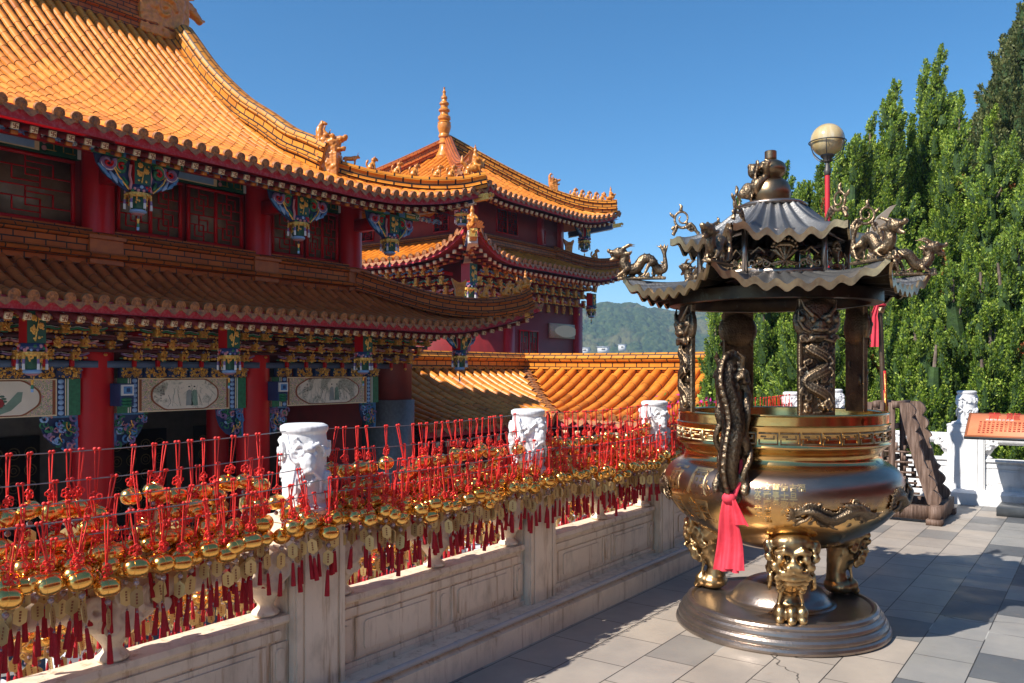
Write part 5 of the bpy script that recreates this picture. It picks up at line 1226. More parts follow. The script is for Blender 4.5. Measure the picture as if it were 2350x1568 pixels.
for s_ in range(6):
    a, b = cpt(HA+60*s_, .49, 0), cpt(HA+60*s_+60, .49, 0)
    for z, h in ((2.19,.035),(2.425,.03)): g.bar(a+(0,0,z), b+(0,0,z), .02, h)
    g.bar(a+(0,0,2.17), a+(0,0,2.44), .03, .03)
g.lathe([(.40,2.18),(.40,2.205)], c3, 6, a0=R(A0+HA))
g.lathe([(.22,2.63),(.23,2.645),(.20,2.66),(0,2.665)], c3, 30); part('lantern_frame', g, M['base_br'], CN, 0)
def lotus_panel(s_):
    mb = MB(); D = cdir(HA+30+60*s_); T = np.array((-D[1], D[0], 0)); o = np.array((CC[0], CC[1], 0)) + D*.424
    def Q(x, z, d=0): return o + T*x + D*d + np.array((0,0,z))
    for k in range(5): a = (k-2)*.55; c = Q(math.sin(a)*.065, 2.29+math.cos(a)*.035, .006); mb.tube([Q(0,2.25,.005), c, Q(math.sin(a)*.10, 2.29+math.cos(a)*.055, 0)], [.008,.022,.003], 7, flat=.6)
    for k in range(6): a = (k-2.5)*.6; mb.tube([Q(0,2.25,.01), Q(math.sin(a)*.05, 2.24-abs(math.cos(a))*.02, .012), Q(math.sin(a)*.09, 2.232, 0)], [.006,.018,.003], 7, flat=.6)
    mb.tube([Q(-.06,2.33), Q(-.03,2.345), Q(.03,2.345), Q(.06,2.33)], .014, 7)
    for k in range(9): a = (k-4)*.35; mb.ball(Q(math.sin(a)*.075, 2.325+math.cos(a)*.055), .012, 6, 4)
    for sg in (-1, 1):
        for q in range(3): mb.spiral(Q(sg*(.115+.042*q), 2.235+.012*(q%2)), .026, 1.2, .0075, T, (0,0,1), a0=q*2, n=12, k=5, sgn=sg)
        mb.tube([Q(sg*.06,2.22), Q(sg*.13,2.26), Q(sg*.20,2.215)], .007, 5); mb.tube([Q(sg*.12,2.30), Q(sg*.16,2.33), Q(sg*.21,2.29)], .006, 5)
    return mb
for s_ in range(6): part('lotus_panel', lotus_panel(s_), M['bronze_relief'], CN, 50)
g = MB(); g.lathe([(.62,2.015),(.70,2.015),(.70,2.085),(.60,2.095)], c3, 48, caps=False); g.lathe([(.62,2.015),(.60,2.05),(.60,2.095)], c3, 48, caps=False); g.lathe([(.60,2.085),(.60,2.10),(.0,2.16)], c3, 48, caps=False)
part('ring_beam', g, M['bronze_dark'], CN, 30)
# gourd finial with a climbing dragon
g = MB(); gd = np.array([(0,-.038)])+np.array([(.88,1)])*smoothcurve([(.10,2.675),(.12,2.69),(.148,2.735),(.152,2.775),(.130,2.825),(.085,2.855),(.082,2.862),(.108,2.885),(.118,2.915),(.100,2.950),(.055,2.972),(.040,2.978)], 46)
g.lathe(list(map(tuple, gd)) + [(.040,2.945),(.040,2.99),(.036,2.994),(0,2.994)], (CC[0]-.01, CC[1]+.012, 0), 48); part('gourd_finial', g, M['gourd'], CN, 40)
g = MB(); P = [cpt(-75+i*2.6, .125+.03*math.sin(i*.55+1), 2.63+.0105*i) for i in range(27)]; caps_chain(g, P, [.012+.022*math.sin(math.pi*min(1,(i+4)/30)) for i in range(27)], 8)
for p in P[::2]: g.tube([p, p+cdir(-70)*.05+(0,0,.015)], [.016,.002], 5)
hd = cpt(-72, .17, 2.74); g.ball(hd, (.05,.05,.055)); g.ball(hd+cdir(-75)*.035+(0,0,-.015), (.03,.03,.035)); g.ball(cpt(-60,.14,2.86), (.045,.045,.05)); g.ball(cpt(-66,.16,2.89), (.022,.022,.022))
for k in range(12): g.spiral(cpt(-60+k*2, .165, 2.69+k*.018), .028, 1.2, .010, cdir(20), (0,0,1), a0=k*1.7, n=8, k=5)
me = remesh(g, .0065, 1); part('climbing_dragon', me, M['bronze_relief'], CN)
# corner dragons
def corner_dragon():
    """striding dragon, head towards +x, about .32 m long"""
    mb = MB(); P = smoothcurve([(-.15,0,.14),(-.155,0,.05),(-.11,0,.045),(-.07,0,.10),(-.02,0,.105),(.02,0,.055),(.07,0,.05),(.10,0,.085),(.095,0,.12),(.11,0,.135)], 50)
    caps_chain(mb, P, [.007+.025*math.sin(math.pi*min(.62,(i/50)*.75+.05)) for i in range(50)], 9)
    for i in range(3, 46, 2):
        p = P[i]; t = unit(P[i+1]-P[i-1]); n_ = unit(np.cross(t, (0,1,0))); n_ = n_ if n_[2] > -.3 else -n_; mb.tube([p+n_*.012, p+n_*.038-t*.01], [.010,.001], 5)
    for q in range(4): mb.tube([(-.15,0,.12),(-.165+.012*q,0,.17),(-.175+.03*q,0,.215-.012*abs(q-1))], [.014,.012,.002], 6, flat=.5)
    h = np.array((.125,0,.145)); mb.ball(h, (.050,.038,.034)); mb.ball(h+(.045,0,.006), (.032,.022,.013)); mb.ball(h+(.07,0,.014), (.013,.018,.013)); caps_chain(mb, [h+(.01,0,-.02), h+(.045,0,-.035), h+(.06,0,-.04)], [.016,.012,.008])
    for s_ in (-1, 1):
        mb.ball(h+(.012,s_*.024,.018), .011); mb.tube([h+(-.01,s_*.018,.02), h+(-.06,s_*.03,.045), h+(-.10,s_*.03,.04)], [.010,.008,.002], 6); mb.tube([h+(-.02,s_*.02,-.01), h+(-.06,s_*.03,-.005), h+(-.08,s_*.03,.01)], [.014,.010,.002], 6)
        for x, z in ((.075,.05),(-.08,.085)):
            kx = x+.03*s_; caps_chain(mb, [(x,s_*.02,z),(kx,s_*.045,z-.02),(kx+.025,s_*.045,.012)], [.019,.013,.009], 7)
            for q in (-1,0,1): mb.tube([(kx+.025,s_*.045,.010),(kx+.05,s_*.045+q*.012,.004)], [.007,.002], 5)
    for k in range(7): mb.spiral((-.12+.04*k,.0,.015+.01*(k%2)), .018, 1.2, .008, a0=k, n=8, k=5)
    mb.box(-.16,.14,-.022,.022,-.012,.004); return mb
dm = remesh(corner_dragon(), .0052, 1); dm.materials.append(M['bronze_relief'])
for k in range(6): inst('corner_dragon', dm, CN, cpt(HA+60*k, .90, 2.205), rz=R(A0+HA+60*k), sc_=1.12)
def crest():
    mb = MB(); mb.spiral((.01,0,.105), .065, 1.6, .011, a0=3.6, n=30, k=6, r1=.25); mb.tube([(-.10,0,.0),(-.07,0,.05),(-.045,0,.075)], [.01,.014,.012], 6); mb.tube([(.075,0,.0),(.055,0,.035),(.05,0,.06)], [.016,.013,.01], 6)
    mb.tube([(.02,0,.16),(.015,0,.185),(.03,0,.20)], [.014,.012,.004], 6); mb.tube([(.07,0,.12),(.09,0,.135),(.095,0,.15)], [.012,.010,.003], 6); mb.spiral((.06,0,.035), .022, 1.2, .010, n=9); mb.spiral((-.05,0,.03), .02, 1.2, .009, n=9)
    for k in range(5): mb.ball((-.1+.02*k,0,.012+.016*k), .012, 6, 5)
    return mb
cr_ = remesh(crest(), .005, 1); cr_.materials.append(M['bronze_relief'])
for k in range(6): inst('scroll_crest', cr_, CN, cpt(HA+60*k, .60, 2.475), rz=R(A0+HA+60*k), sc_=1.0)
# upright dragon handles
CC = CC0; c3 = (CC[0], CC[1], 0)
def handle_mb():
    """local x outward, z up from bowl (z absolute), seen edge-on"""
    mb = MB(); P = smoothcurve([(.74,0,.90),(.80,0,.96),(.84,0,1.06),(.84,.01,1.18),(.82,.02,1.30),(.83,.01,1.42),(.85,-.01,1.53),(.83,-.01,1.62),(.76,0,1.64),(.74,0,1.57)], 60)
    caps_chain(mb, P, [.030+.026*math.sin(math.pi*i/60) for i in range(60)], 10)
    for i in range(3, 58, 2):
        p = P[i]; t = unit(P[i+1]-P[i-1]); n_ = unit(np.cross((0,1,0), t)); mb.bar(p+n_*.02, p+n_*.075+t*.012, .05, .022, up=(0,1,0))
    for k, (dy, r_) in enumerate(((-.05,.019),(.05,.019),(.0,.022),(.068,.014),(-.070,.014))):
        Q = [(.765+.03*math.sin(i*.5+k*2), dy+.014*math.sin(i*.7+k), .92+.028*i) for i in range(23)]; caps_chain(mb, Q, r_*1.15, 7)
    mb.ball((.79,0,1.56), (.09,.062,.075)); mb.ball((.72,0,1.60), (.05,.04,.03)); mb.spiral((.79,-.065,1.56), .05, 1.3, .016, (1,0,0), (0,0,1)); mb.spiral((.79,.065,1.56), .05, 1.3, .016, (1,0,0), (0,0,1))
    for s_ in (-1,1): mb.spiral((.84,s_*.03,1.52), .05, 1.2, .015, (0,1,0), (0,0,1), a0=1, sgn=s_); mb.tube([(.80,s_*.05,1.62),(.82,s_*.065,1.68),(.86,s_*.05,1.71)], [.018,.014,.004], 6)
    caps_chain(mb, [(.60,0,1.25),(.70,0,1.27),(.80,0,1.26)], .03); caps_chain(mb, [(.70,0,.95),(.76,0,.95)], .045); mb.ball((.77,0,.89), (.045,.05,.05))
    for k in range(7): mb.ball((.81,0,1.60+.0), .02); a = k*.9; mb.tube([(.83,0,1.56),(.85,.06*math.cos(a),1.56+.075*math.sin(a))], [.02,.012], 5)
    return mb
hm = remesh(handle_mb(), .0075, 1, .002, 60); hm.materials.append(bronze('dark_handle_bronze', (.26,.18,.11), (.028,.024,.020), rough=.42, bump=.6))
for az in (-21, 159): inst('dragon_handle', hm, CN, (CC[0], CC[1], 0), rz=R(A0+az), sc_=(1,1.3,1))
# red sash tied to the near handle
M['cloth'] = pbr('red_cloth', (.72,.045,.075), (.60,.03,.05), .75, scale=6, bump=.5, bscale=16)
def sheet(P, W, n=14, amp=.01, ph=0, fold=3):
    """hanging cloth: centre line P, width vectors W"""
    v = []; m_ = len(P)
    for i, (p, w_) in enumerate(zip(P, W)):
        N = unit(np.cross(w_, (0,0,1))); 
        for j in range(n+1): f = j/n-.5; v.append(np.array(p)+np.array(w_)*f + N*amp*math.sin(f*fold*6.28+ph+i*.12)*(.4+.6*i/m_))
    fs = [(i*(n+1)+j, i*(n+1)+j+1, (i+1)*(n+1)+j+1, (i+1)*(n+1)+j) for i in range(m_-1) for j in range(n)]
    return v, fs
def thick(mb, v, fs, N, t=.003):
    v = np.array(v); mb.add(v, fs); mb.add(v - np.array(N)*t, [f[::-1] for f in fs])
g = MB(); D = cdir(-21); T = unit(np.array((-D[1], D[0], 0))); o = cpt(-21, .815, 0)
for k, (sx, dz, w1, dd, ph) in enumerate(((-.010,.470,.165,0,0),(.012,.490,.15,.016,1.2))):
    zz = np.linspace(.885, dz, 26); P = [o + D*(dd+.012*math.sin(i*.3)) + T*(sx*i/12) + np.array((0,0,z)) for i, z in enumerate(zz)]
    Wd = [T*(.06+(w1-.06)*min(1, (i/25)**.5)) for i in range(26)]; v, fs = sheet(P, Wd, 30, .012, ph, 2.1); thick(g, v, fs, D)
zz = np.linspace(.885, .745, 14); P = [o + D*.03 + T*(.03+.055*i/13) + np.array((0,0,z)) for i, z in enumerate(zz)]; v, fs = sheet(P, [T*(.04+.07*i/13) for i in range(14)], 10, .018, 2, 1.5); thick(g, v, fs, D)
g.ball(o+D*.01+np.array((0,0,.885)), (.045,.045,.035), 12, 8); g.tube([o-D*.05+T*.05+np.array((0,0,1.10)), o-D*.02+T*.06+np.array((0,0,1.0)), o+T*.03+np.array((0,0,.90))], [.008,.016,.014], 8, flat=.5)
CN.scale = (.925, .925, 1)
for q in range(len(g.v)): g.v[q] = (g.v[q]-np.array(c3))*np.array((.925,.925,1)) + np.array(c3)
tag(part('red_ribbon', g, M['cloth'], None, 60), 'red cloth sash tied below the dragon handle of the bronze censer', 'sash')
# ------------------------------------------------------------------ red-cord bell charms on wires
M['cord'] = pbr('red_cord', (.95,.040,.026), (.86,.025,.018), .6, scale=30, orand=.2)
M['tassel'] = pbr('dark_red_tassel', (.50,.006,.016), (.38,.004,.012), .75, scale=60, bump=.5, bscale=200)
def bell_metal():
    s = NT('polished_gold_bell'); g = s.n('ObjectInfo').outputs['Random']; c = s.ramp(g, [(0, (.98,.52,.13)), (.5, (1.0,.58,.17)), (1, (.95,.46,.09))])
    s.col(c); s.set(.22, 1); return s.m
M['bell'] = bell_metal(); M['plaque'] = pbr('brushed_gold_plaque', (.72,.50,.22), (.60,.40,.15), .42, .6, scale=10, orand=.25)
M['bead'] = pbr('glass_bead', (.22,.10,.14), (.5,.4,.35), .1, .3)
M['wire'] = pbr('galvanised_wire', (.30,.30,.30), None, .5, .6)
def charm_parts(seed):
    rnd = random.Random(seed); cl = (.09,.10,.108,.115,.122,.13,.145,.045,.055,.065)[seed]; tilt = rnd.uniform(-.012,.012)
    cord = MB(); 
    for s_ in (-1, 1):
        cord.tube([(s_*.006,0,.004),(s_*.006+tilt*.3,0,-.02),(s_*.002+tilt,0,-cl)], .0023, 5); cord.ball((s_*.006,-.003,.004), (.0065,.006,.006), 6, 5)
    kn = MB(); kz = -cl-.017
    for k in range(6 if seed < 7 else 2): a = R(90+k*60); kn.spiral((tilt+math.cos(a)*.012, rnd.uniform(-.006,.006), kz+math.sin(a)*.012), .0080, 1.0, .0027, (math.cos(a),rnd.uniform(-.4,.4),math.sin(a)), (-math.sin(a),.3,math.cos(a)), n=8, k=5, r1=1)
    for k in range(3 if seed < 7 else 1): kn.ball((tilt+rnd.uniform(-.009,.009),rnd.uniform(-.007,.003),kz+rnd.uniform(-.009,.009)), .0055, 6, 4)
    kn.tube([(tilt,0,kz-.012),(tilt,0,kz-.030)], .0028, 5)
    bz = kz-.052; w_ = rnd.uniform(.036,.042); h = .030
    bell = MB(); pr = []
    for k in range(11):
        t = -1+2*k/10; pr.append((h*math.sqrt(max(0, 1-abs(t)**2.6)) + (.0 if abs(t) < 1 else .0), t*w_))
    pr[0] = (.002,-w_); pr[-1] = (.002,w_)
    mp = []
    for r_, z in pr: mp.append((r_, z))
    mp = mp[:4] + [(mp[4][0]*.965, -.0105), (mp[4][0]*1.0, -.010), (mp[5][0]*1.01, 0), (mp[4][0]*1.0, .010), (mp[4][0]*.965, .0105)] + mp[7:]
    rot = Matrix.Translation((tilt, 0, bz)) @ Matrix.Rotation(rnd.uniform(-.5,.5), 4, 'Z') @ Matrix.Rotation(rnd.uniform(-.12,.12), 4, 'Y') @ Matrix.Rotation(R(90), 4, 'Y')
    bell.lathe(mp, n=18, M=rot); bell.ball((tilt,0,bz+h+.002), .005, 6, 5)
    bd = MB(); bd.ball((tilt,0,bz-h-.014), (.0095,.0095,.0095), 8, 6); bd.tube([(tilt,0,bz-h),(tilt,0,bz-h-.03)], .0008, 4)
    pz = bz-h-.030; a = rnd.uniform(-1.1,1.1); ph = rnd.uniform(.060,.070); pw = .0185; pl = MB()
    A = (math.cos(a), math.sin(a), 0); pl.poly([(-pw,-.014),(-pw*.5,-.007),(0,0),(pw*.5,-.007),(pw,-.014),(pw,-ph+.012),(0,-ph),(-pw,-ph+.012)][::-1], .0016, 0, (tilt,0,pz), A, (0,0,1))
    for j in range(4): 
        for s_ in (-1,1): N = np.array((math.sin(a), -math.cos(a), 0))*s_*.0013; c = np.array((tilt,0,pz-.018-.009*j)) + N; e = np.array(A)*.003; q = np.array((0,0,.003)); pl.add([c-e-q, c+e-q, c+e+q, c-e+q], [(0,1,2,3)], 1)
    tz = pz-ph-.008; tl = rnd.uniform(.08,.10); ts = MB(); ts.tube([(tilt,0,pz-ph),(tilt,0,tz)], .0008, 4, 1); ts.ball((tilt,0,tz-.002), .004, 6, 5, 1)
    sw = rnd.uniform(-.006,.006); ts.lathe([(.002,0),(.0055,-.006),(.0062,-.02),(.0075,-.045),(.0095,-tl),(.002,-tl+.002)][::-1], (tilt,0,tz-.004), 8, 0)
    return dict(cord=(cord, [M['cord']]), knot=(kn, [M['cord']]), bell=(bell, [M['bell']]), bead=(bd, [M['bead']]), plaque=(pl, [M['plaque'], M['manji']]), tassel=(ts, [M['tassel'], M['bead']]))
CH = [charm_parts(i) for i in range(10)]
CHM = [{k: to_mesh(k, mb, ms, 50) for k, (mb, ms) in c.items()} for c in CH]
NCH = 0
def charm(loc, rz, k, label, group, s_=1):
    global NCH
    NCH += 1; e = bpy.data.objects.new('bell_charm', None); COL.objects.link(e); e.empty_display_size = .02; e.location = loc; e.rotation_euler = (random.gauss(0,.07),random.gauss(0,.08),rz); e.scale = (s_,)*3
    e['label'] = label; e['category'] = 'bell charm'; e['group'] = group
    for n_, me in CHM[k].items():
        o = bpy.data.objects.new(n_, me); COL.objects.link(o); o.parent = e
STUFF = [MB() for _ in range(6)]; KEYS = ['cord','knot','bell','bead','plaque','tassel']
def charm_stuff(loc, rz, k, s_=1):
    T = Matrix.Translation(loc) @ Matrix.Rotation(rz, 4, 'Z') @ Matrix.Rotation(random.gauss(0,.06), 4, 'Y') @ Matrix.Scale(s_, 4)
    for q, n_ in enumerate(KEYS): STUFF[0].merge(CH[k][n_][0], T, None) if False else STUFF[q].merge(CH[k][n_][0], T)
rnd = random.Random(11)
# rows: (Y, z, xa, xb, density per metre, sag)
ROWS = [('topmost wire', 3.00, 1.335, 1.10, 9.75, 13.5), ('second wire', 2.97, 1.235, 1.15, 9.75, 13), ('third wire', 2.91, 1.17, 1.2, 9.75, 12), ('lowest wire', 2.83, 1.12, 1.2, 9.6, 12), ('short inner wire', 2.955, 1.095, 1.15, 9.7, 16), ('middle inner wire', 2.875, 1.055, 1.2, 9.7, 17)]
cand = []
for ri, (nm, Y, z, xa, xb, dens) in enumerate(ROWS):
    x = xa
    while x < xb:
        x += rnd.expovariate(1)*.35/dens + .65/dens
        k = (x-.75)/1.81; fr = k-math.floor(k); sag = -.022*4*fr*(1-fr)
        if (ri < 2) and (abs(fr) < .07 or fr > .93): continue
        cand.append((x, Y+rnd.gauss(0,.006), z+sag, ri))
dist = lambda c: c[0]*.8134 + c[1]*.5817
cand.sort(key=dist)
BAY = ['left of nearest post', 'between nearest and second posts', 'between second and third posts', 'past third post', 'past third post', 'past third post']
PEN = []
for i, c in enumerate(cand):
    k = rnd.randrange(7) if c[3] < 4 else 7+rnd.randrange(3); rz = rnd.uniform(-.45,.45) + (math.pi if rnd.random() < .3 else 0); s_ = rnd.uniform(1.04,1.2)
    b = max(0, min(5, int((c[0]-.75)/1.81)))
    if i < 258: PEN.append((c, rz, k, b, s_))
    else: charm_stuff(c[:3], rz, k, s_)
PEN.sort(key=lambda q: (q[0][3], q[3], q[0][0])); seen = {}
def nth(n): return '%d%s' % (n, 'th' if 10 < n % 100 < 14 else {1:'st',2:'nd',3:'rd'}.get(n % 10, 'th'))
for c, rz, k, b, s_ in PEN:
    q = (c[3], min(b, 3)); seen[q] = seen.get(q, 0)+1
    charm(c[:3], rz, k, '%s gold bell charm from left on %s, %s' % (nth(seen[q]), ROWS[c[3]][0], BAY[b]), 'bell charms on the %s %s' % (ROWS[c[3]][0], BAY[b]), s_)
# wires
def wire(name, P, label, group, r=.0022):
    g = MB(); g.tube(P, r, 6); o = part(name, g, M['wire'], None); tag(o, label, 'wire', group)
for nm, Y, z, xa, xb, dens in ROWS:
    P = []
    for x in np.linspace(-.9, 11.5, 120): k = (x-.75)/1.81; fr = k-math.floor(k); P.append((x, Y, z-.088*fr*(1-fr)))
    wire('steel_wire', P, {'t':'topmost thin steel wire along the balustrade posts','s':'second steel wire from the top along the balustrade posts','h':'third steel wire, just before the post heads','l':'lowest steel wire, in front of the post heads','i':'short inner steel wire beneath the second wire','m':'middle inner steel wire beneath the third wire'}['h' if nm[:2] == 'th' else 'i' if nm[:2] == 'sh' else nm[0]], 'charm wires')
# rows hung outside the balustrade, low down and on the lower stair beyond
out = [(3.24,.90,.8,9.8,9),(3.36,.78,.8,9.8,12),(3.55,.72,.9,9.5,17),(3.8,.62,1.4,10,15),(4.1,.48,1.6,10,15),(4.6,.35,2.4,11,13),(5.4,.10,3.0,12,12),(6.4,-.15,4,13,11),(7.6,-.4,5,14,9)]
low = []; LW = []
for Y, z, xa, xb, dens in out:
    x = xa
    while x < xb: x += rnd.expovariate(1)*.5/dens + .5/dens; low.append((x, Y+rnd.gauss(0,.02), z+rnd.gauss(0,.008)))
    g = MB(); g.tube([(xa,Y,z),(xb,Y,z)], .0025, 5); tag(part('steel_wire', g, M['wire'], None), 'low steel wire of bell charms outside the balustrade, %s row out' % nth(len(LW)+1), 'wire', 'low charm wires'); LW.append(1)
low.sort(key=dist); near = sorted(low[:38])
for i, c in enumerate(near): charm(c, rnd.uniform(0,6.28), rnd.randrange(7), '%s sunlit gold bell charm from the left, hanging low outside the balustrade openings' % nth(i+1), 'bell charms low outside the balustrade')
for c in low[38:]: charm_stuff(c, rnd.uniform(0,6.28), rnd.randrange(7))
# charms hung along the far corner of the terrace
for x in np.arange(9.9, 11.5, .06): charm_stuff((float(x), 3.1, 1.30), rnd.uniform(0,6), rnd.randrange(7))
mbs = MB(); off = {'cord':0,'knot':0,'bell':1,'bead':2,'plaque':3,'tassel':4}
for q, n_ in enumerate(KEYS):
    src = STUFF[q]; o_ = off[n_]; mm = [ (o_ if m_ == 0 else (5 if n_ == 'plaque' else 2)) for m_ in src.m ]
    v = src.v; f = src.f; k = mbs.n; mbs.v += v; mbs.f += [tuple(i+k for i in ff) for ff in f]; mbs.m += mm; mbs.n += src.n
o = part('distant_bell_charms', mbs, [M['cord'], M['bell'], M['bead'], M['plaque'], M['tassel'], M['manji']], None, 50)
o['kind'] = 'stuff'; o['label'] = 'mass of small gold bell charms on red cords along the farther wires'; o['category'] = 'bell charms'
# white parapets of the lower stair, seen through the openings
for i, (Y, z, xa, xb) in enumerate(((3.95,-.12,1.3,12),(4.85,-.35,2.2,12.5))):
    g = MB(); g.box(xa,xb,Y,Y+.16,-3.3,z); g.box(xa-.02,xb+.02,Y-.03,Y+.19,z,z+.05)
    for x in np.arange(xa+.3, xb, 1.8): g.box(x-.12,x+.12,Y-.03,Y+.19,z+.05,z+.34)
    tag(part('stair_parapet', g, M['marble_clean'], None, 20), ('white stone parapet just outside the balustrade, upper one of the lower stair', 'long white parapet farther down the lower stair')[i], 'parapet')

# ------------------------------------------------------------------ street lamp
L0 = onD(1899, 322, 12.4); LP = thing('street_lamp', 'amber globe street lamp on a red pole behind the incense censer', 'lamp', (L0[0], L0[1], -.55))
zc = float(L0[2])
def gm():
    s = NT('amber_globe'); s.col(s.ramp(s.noise(2.2, 3, sc3=(3,3,.3)), [(.35, (.50,.36,.15)), (.6, (.60,.47,.25)), (.72, (.74,.64,.45))])); s.set(.16, 0, .4); s.b.inputs['Transmission Weight'].default_value = .12; return s.m
g = MB(); g.ball((L0[0],L0[1],zc), .242, 32, 20); part('globe', g, gm(), LP, 60)
cg = MB(); c_ = (L0[0], L0[1], 0); a_ = np.linspace(0, 2*math.pi, 33)[:-1]
cg.tube([(L0[0]+.262*math.cos(a),L0[1]+.262*math.sin(a),zc-.03) for a in a_], .009, 6, closed=True)
for k in range(6): a = k*math.pi/3+.2; cg.tube(smoothcurve([(L0[0]+r_*math.cos(a),L0[1]+r_*math.sin(a),zc+z_) for r_, z_ in ((.262,-.03),(.262,-.08),(.22,-.20),(.12,-.29),(.03,-.31))], 14), .007, 6)
cg.lathe([(.03,zc-.34),(.055,zc-.32),(.06,zc-.28),(.10,zc-.24),(.10,zc-.215)], c_, 20); cg.lathe([(.042,zc-.52),(.05,zc-.50),(.05,zc-.44),(.035,zc-.42),(.03,zc-.34)], c_, 16)
part('globe_cage', cg, pbr('dark_iron', (.06,.055,.05), (.10,.09,.08), .5, .5), LP, 40)
g = MB(); g.lathe([(.06,-.55),(.06,1.0),(.043,1.1),(.036,zc-.5)], c_, 18); part('pole', g, pbr('red_pole_paint', (.62,.03,.04), (.5,.02,.03), .45), LP, 40)

# ------------------------------------------------------------------ wooden stand with the crescent halberd
def wood():
    s = NT('weathered_timber'); c = s.ramp(s.noise(7, 7, .65, sc3=(6,6,.6)), [(.35, (.055,.03,.02)), (.5, (.13,.075,.05)), (.68, (.25,.17,.13))]); s.col(c); s.set(.7); s.bump(s.noise(16, 6, .6, sc3=(6,6,.5)), .7, .006); return s.m
M['wood'] = wood()
SX, SY = 9.72, 1.48; ST = thing('halberd_stand', 'weathered brown timber stand with scalloped braces holding the tall halberd', 'stand', (SX+.35, SY+.5, 0))
g = MB()
for y in (SY, SY+1.0): g.box(SX-.12,SX+.82,y-.055,y+.055,.03,.19)
part('base_beam', MB().box(SX-.12,SX+.82,SY-.055,SY+.055,.03,.19), M['wood'], ST, 0); part('base_beam', MB().box(SX-.12,SX+.82,SY+.945,SY+1.055,.03,.19), M['wood'], ST, 0)
for x in (SX, SX+.70): part('base_beam', MB().box(x-.05,x+.05,SY+.056,SY+.944,.035,.18), M['wood'], ST, 0)
for x, y in ((SX-.08,SY),(SX+.78,SY),(SX-.08,SY+1.0),(SX+.78,SY+1.0)): part('foot', MB().box(x-.08,x+.08,y-.075,y+.075,0,.06), M['wood'], ST, 0)
cx, cy = SX+.35, SY+.50
def brace(y_top, y_bot, x, sgn):
    """scalloped sloped side piece in the plane x = const"""
    n = 7; out_ = []; inn = []
    for i in range(n*6+1):
        f = i/(n*6); y = y_top + (y_bot-y_top)*(f**1.25); z = 1.26 + (.19-1.26)*f
        bul = .05*abs(math.sin(f*n*math.pi/1.0))*(1 if (f < .36 or f > .66) else .25); out_.append((y + sgn*(.045+bul), z)); inn.append((y - sgn*.055, z))
    pts = out_ + inn[::-1]; mb = MB(); mb.poly(pts if sgn > 0 else pts[::-1], .075, 0, (x,0,0), (0,1,0), (0,0,1)); return mb
for x in (SX+.06, SX+.64):
    for s_ in (-1, 1): part('scalloped_brace', brace(cy+s_*.19, cy+s_*.47, x, s_), M['wood'], ST, 20)
    for s_ in (-1, 1): g = MB(); g.bar((x,cy+s_*.06,.18), (x,cy+s_*.055,1.26), .06, .05, 0, up=(1,0,0)); part('upright', g, M['wood'], ST, 0)
    for k in range(5):
        g = MB(); z = .28+.11*k; w_ = .12+.12*(1-k/5)
        for s_ in (-1, 1):
            g.box(x-.018,x+.018,min(cy+s_*.09,cy+s_*(.09+w_)),max(cy+s_*.09,cy+s_*(.09+w_)),z,z+.022); g.box(x-.018,x+.018,cy+s_*(.10+.06*(k%2))-.011,cy+s_*(.10+.06*(k%2))+.011,z+.022,z+.11)
            g.box(x-.018,x+.018,cy+s_*.185-.011,cy+s_*.185+.011,z+.022,z+.08)
        g.box(x-.015,x+.015,cy-.1,cy+.1,z+.002,z+.02); part('fretwork', g, M['wood'], ST, 0)
for y in (cy-.10, cy+.10): part('top_bar', MB().box(SX+.02,SX+.70,y-.035,y+.035,1.20,1.27), M['wood'], ST, 0)
for z in (.6, .95): part('cross_bar', MB().box(SX+.1,SX+.6,cy-.03,cy+.03,z,z+.06), M['wood'], ST, 0)
# halberd: pole leaning slightly, dragon collar and crescent blade
b0 = onD(2032, 1010, 9.35); b1 = onD(2018, 690, 9.35); ax = unit(b1-b0)
GD = thing('halberd', 'tall bronze crescent-bladed halberd with dragon collar, leaning upright in the wooden stand', 'halberd', tuple(b0))
M['bronze_pole'] = pbr('aged_bronze_pole', (.16,.11,.07), (.09,.065,.045), .45, .7, scale=5, bump=.2)
base = b0 - ax*.75; g = MB(); g.tube([base, b1], .028, 16); g.tube([base-ax*.05, base+ax*.1], .04, 12); g.tube([b0+ax*.02,b0+ax*.12], .042, 10); g.tube([b0-ax*.1,b0-ax*.05],.048,8); part('pole', g, M['bronze_pole'], GD, 40)
g = MB(); p = b1; g.ball(p-ax*.10, (.058,.058,.05)); g.ball(p+ax*.0, (.05,.05,.07)); g.ball(p+ax*.12, (.06,.06,.06))
for k in range(9): g.spiral(p-ax*.1+np.array((.05*math.cos(k),.05*math.sin(k),.03*(k%3-1))), .03, 1.2, .011, unit((-math.sin(k),math.cos(k),0)), (0,0,1), n=8, k=5)
caps_chain(g, [p, p+ax*.3, p+ax*.52], [.04,.035,.05]); part('dragon_collar', remesh(g, .009, 1), M['bronze_relief'], GD)
g = MB(); Rv = np.array((.5817,-.8134,0)); o = b1 + ax*.50
bl = [(-.09,-.02),(-.10,.16),(-.06,.32),(.02,.44),(.17,.555),(.235,.575),(.15,.47),(.085,.33),(.075,.20),(.12,.10),(.13,.0),(.05,-.06)]
g.poly(bl, .03, 0, o, Rv, ax); part('crescent_blade', g, pbr('pale_bronze_blade', (.52,.46,.35), (.42,.36,.26), .45, .5, scale=6), GD, 25)
g = MB(); Pd = smoothcurve([(-.10,.30),(-.12,.16),(-.08,.06),(0,.10),(.05,.20),(.03,.28),(.08,.33),(.14,.35)], 30); g3 = [o + Rv*a + ax*b - np.array((.8134,.5817,0))*.02 for a, b in Pd]; caps_chain(g, g3, [.012+.018*math.sin(math.pi*i/34) for i in range(30)], 8)
g.ball(g3[-1], (.045,.045,.035)); g.ball(np.array(g3[-1])+Rv*.06, (.035,.035,.018))
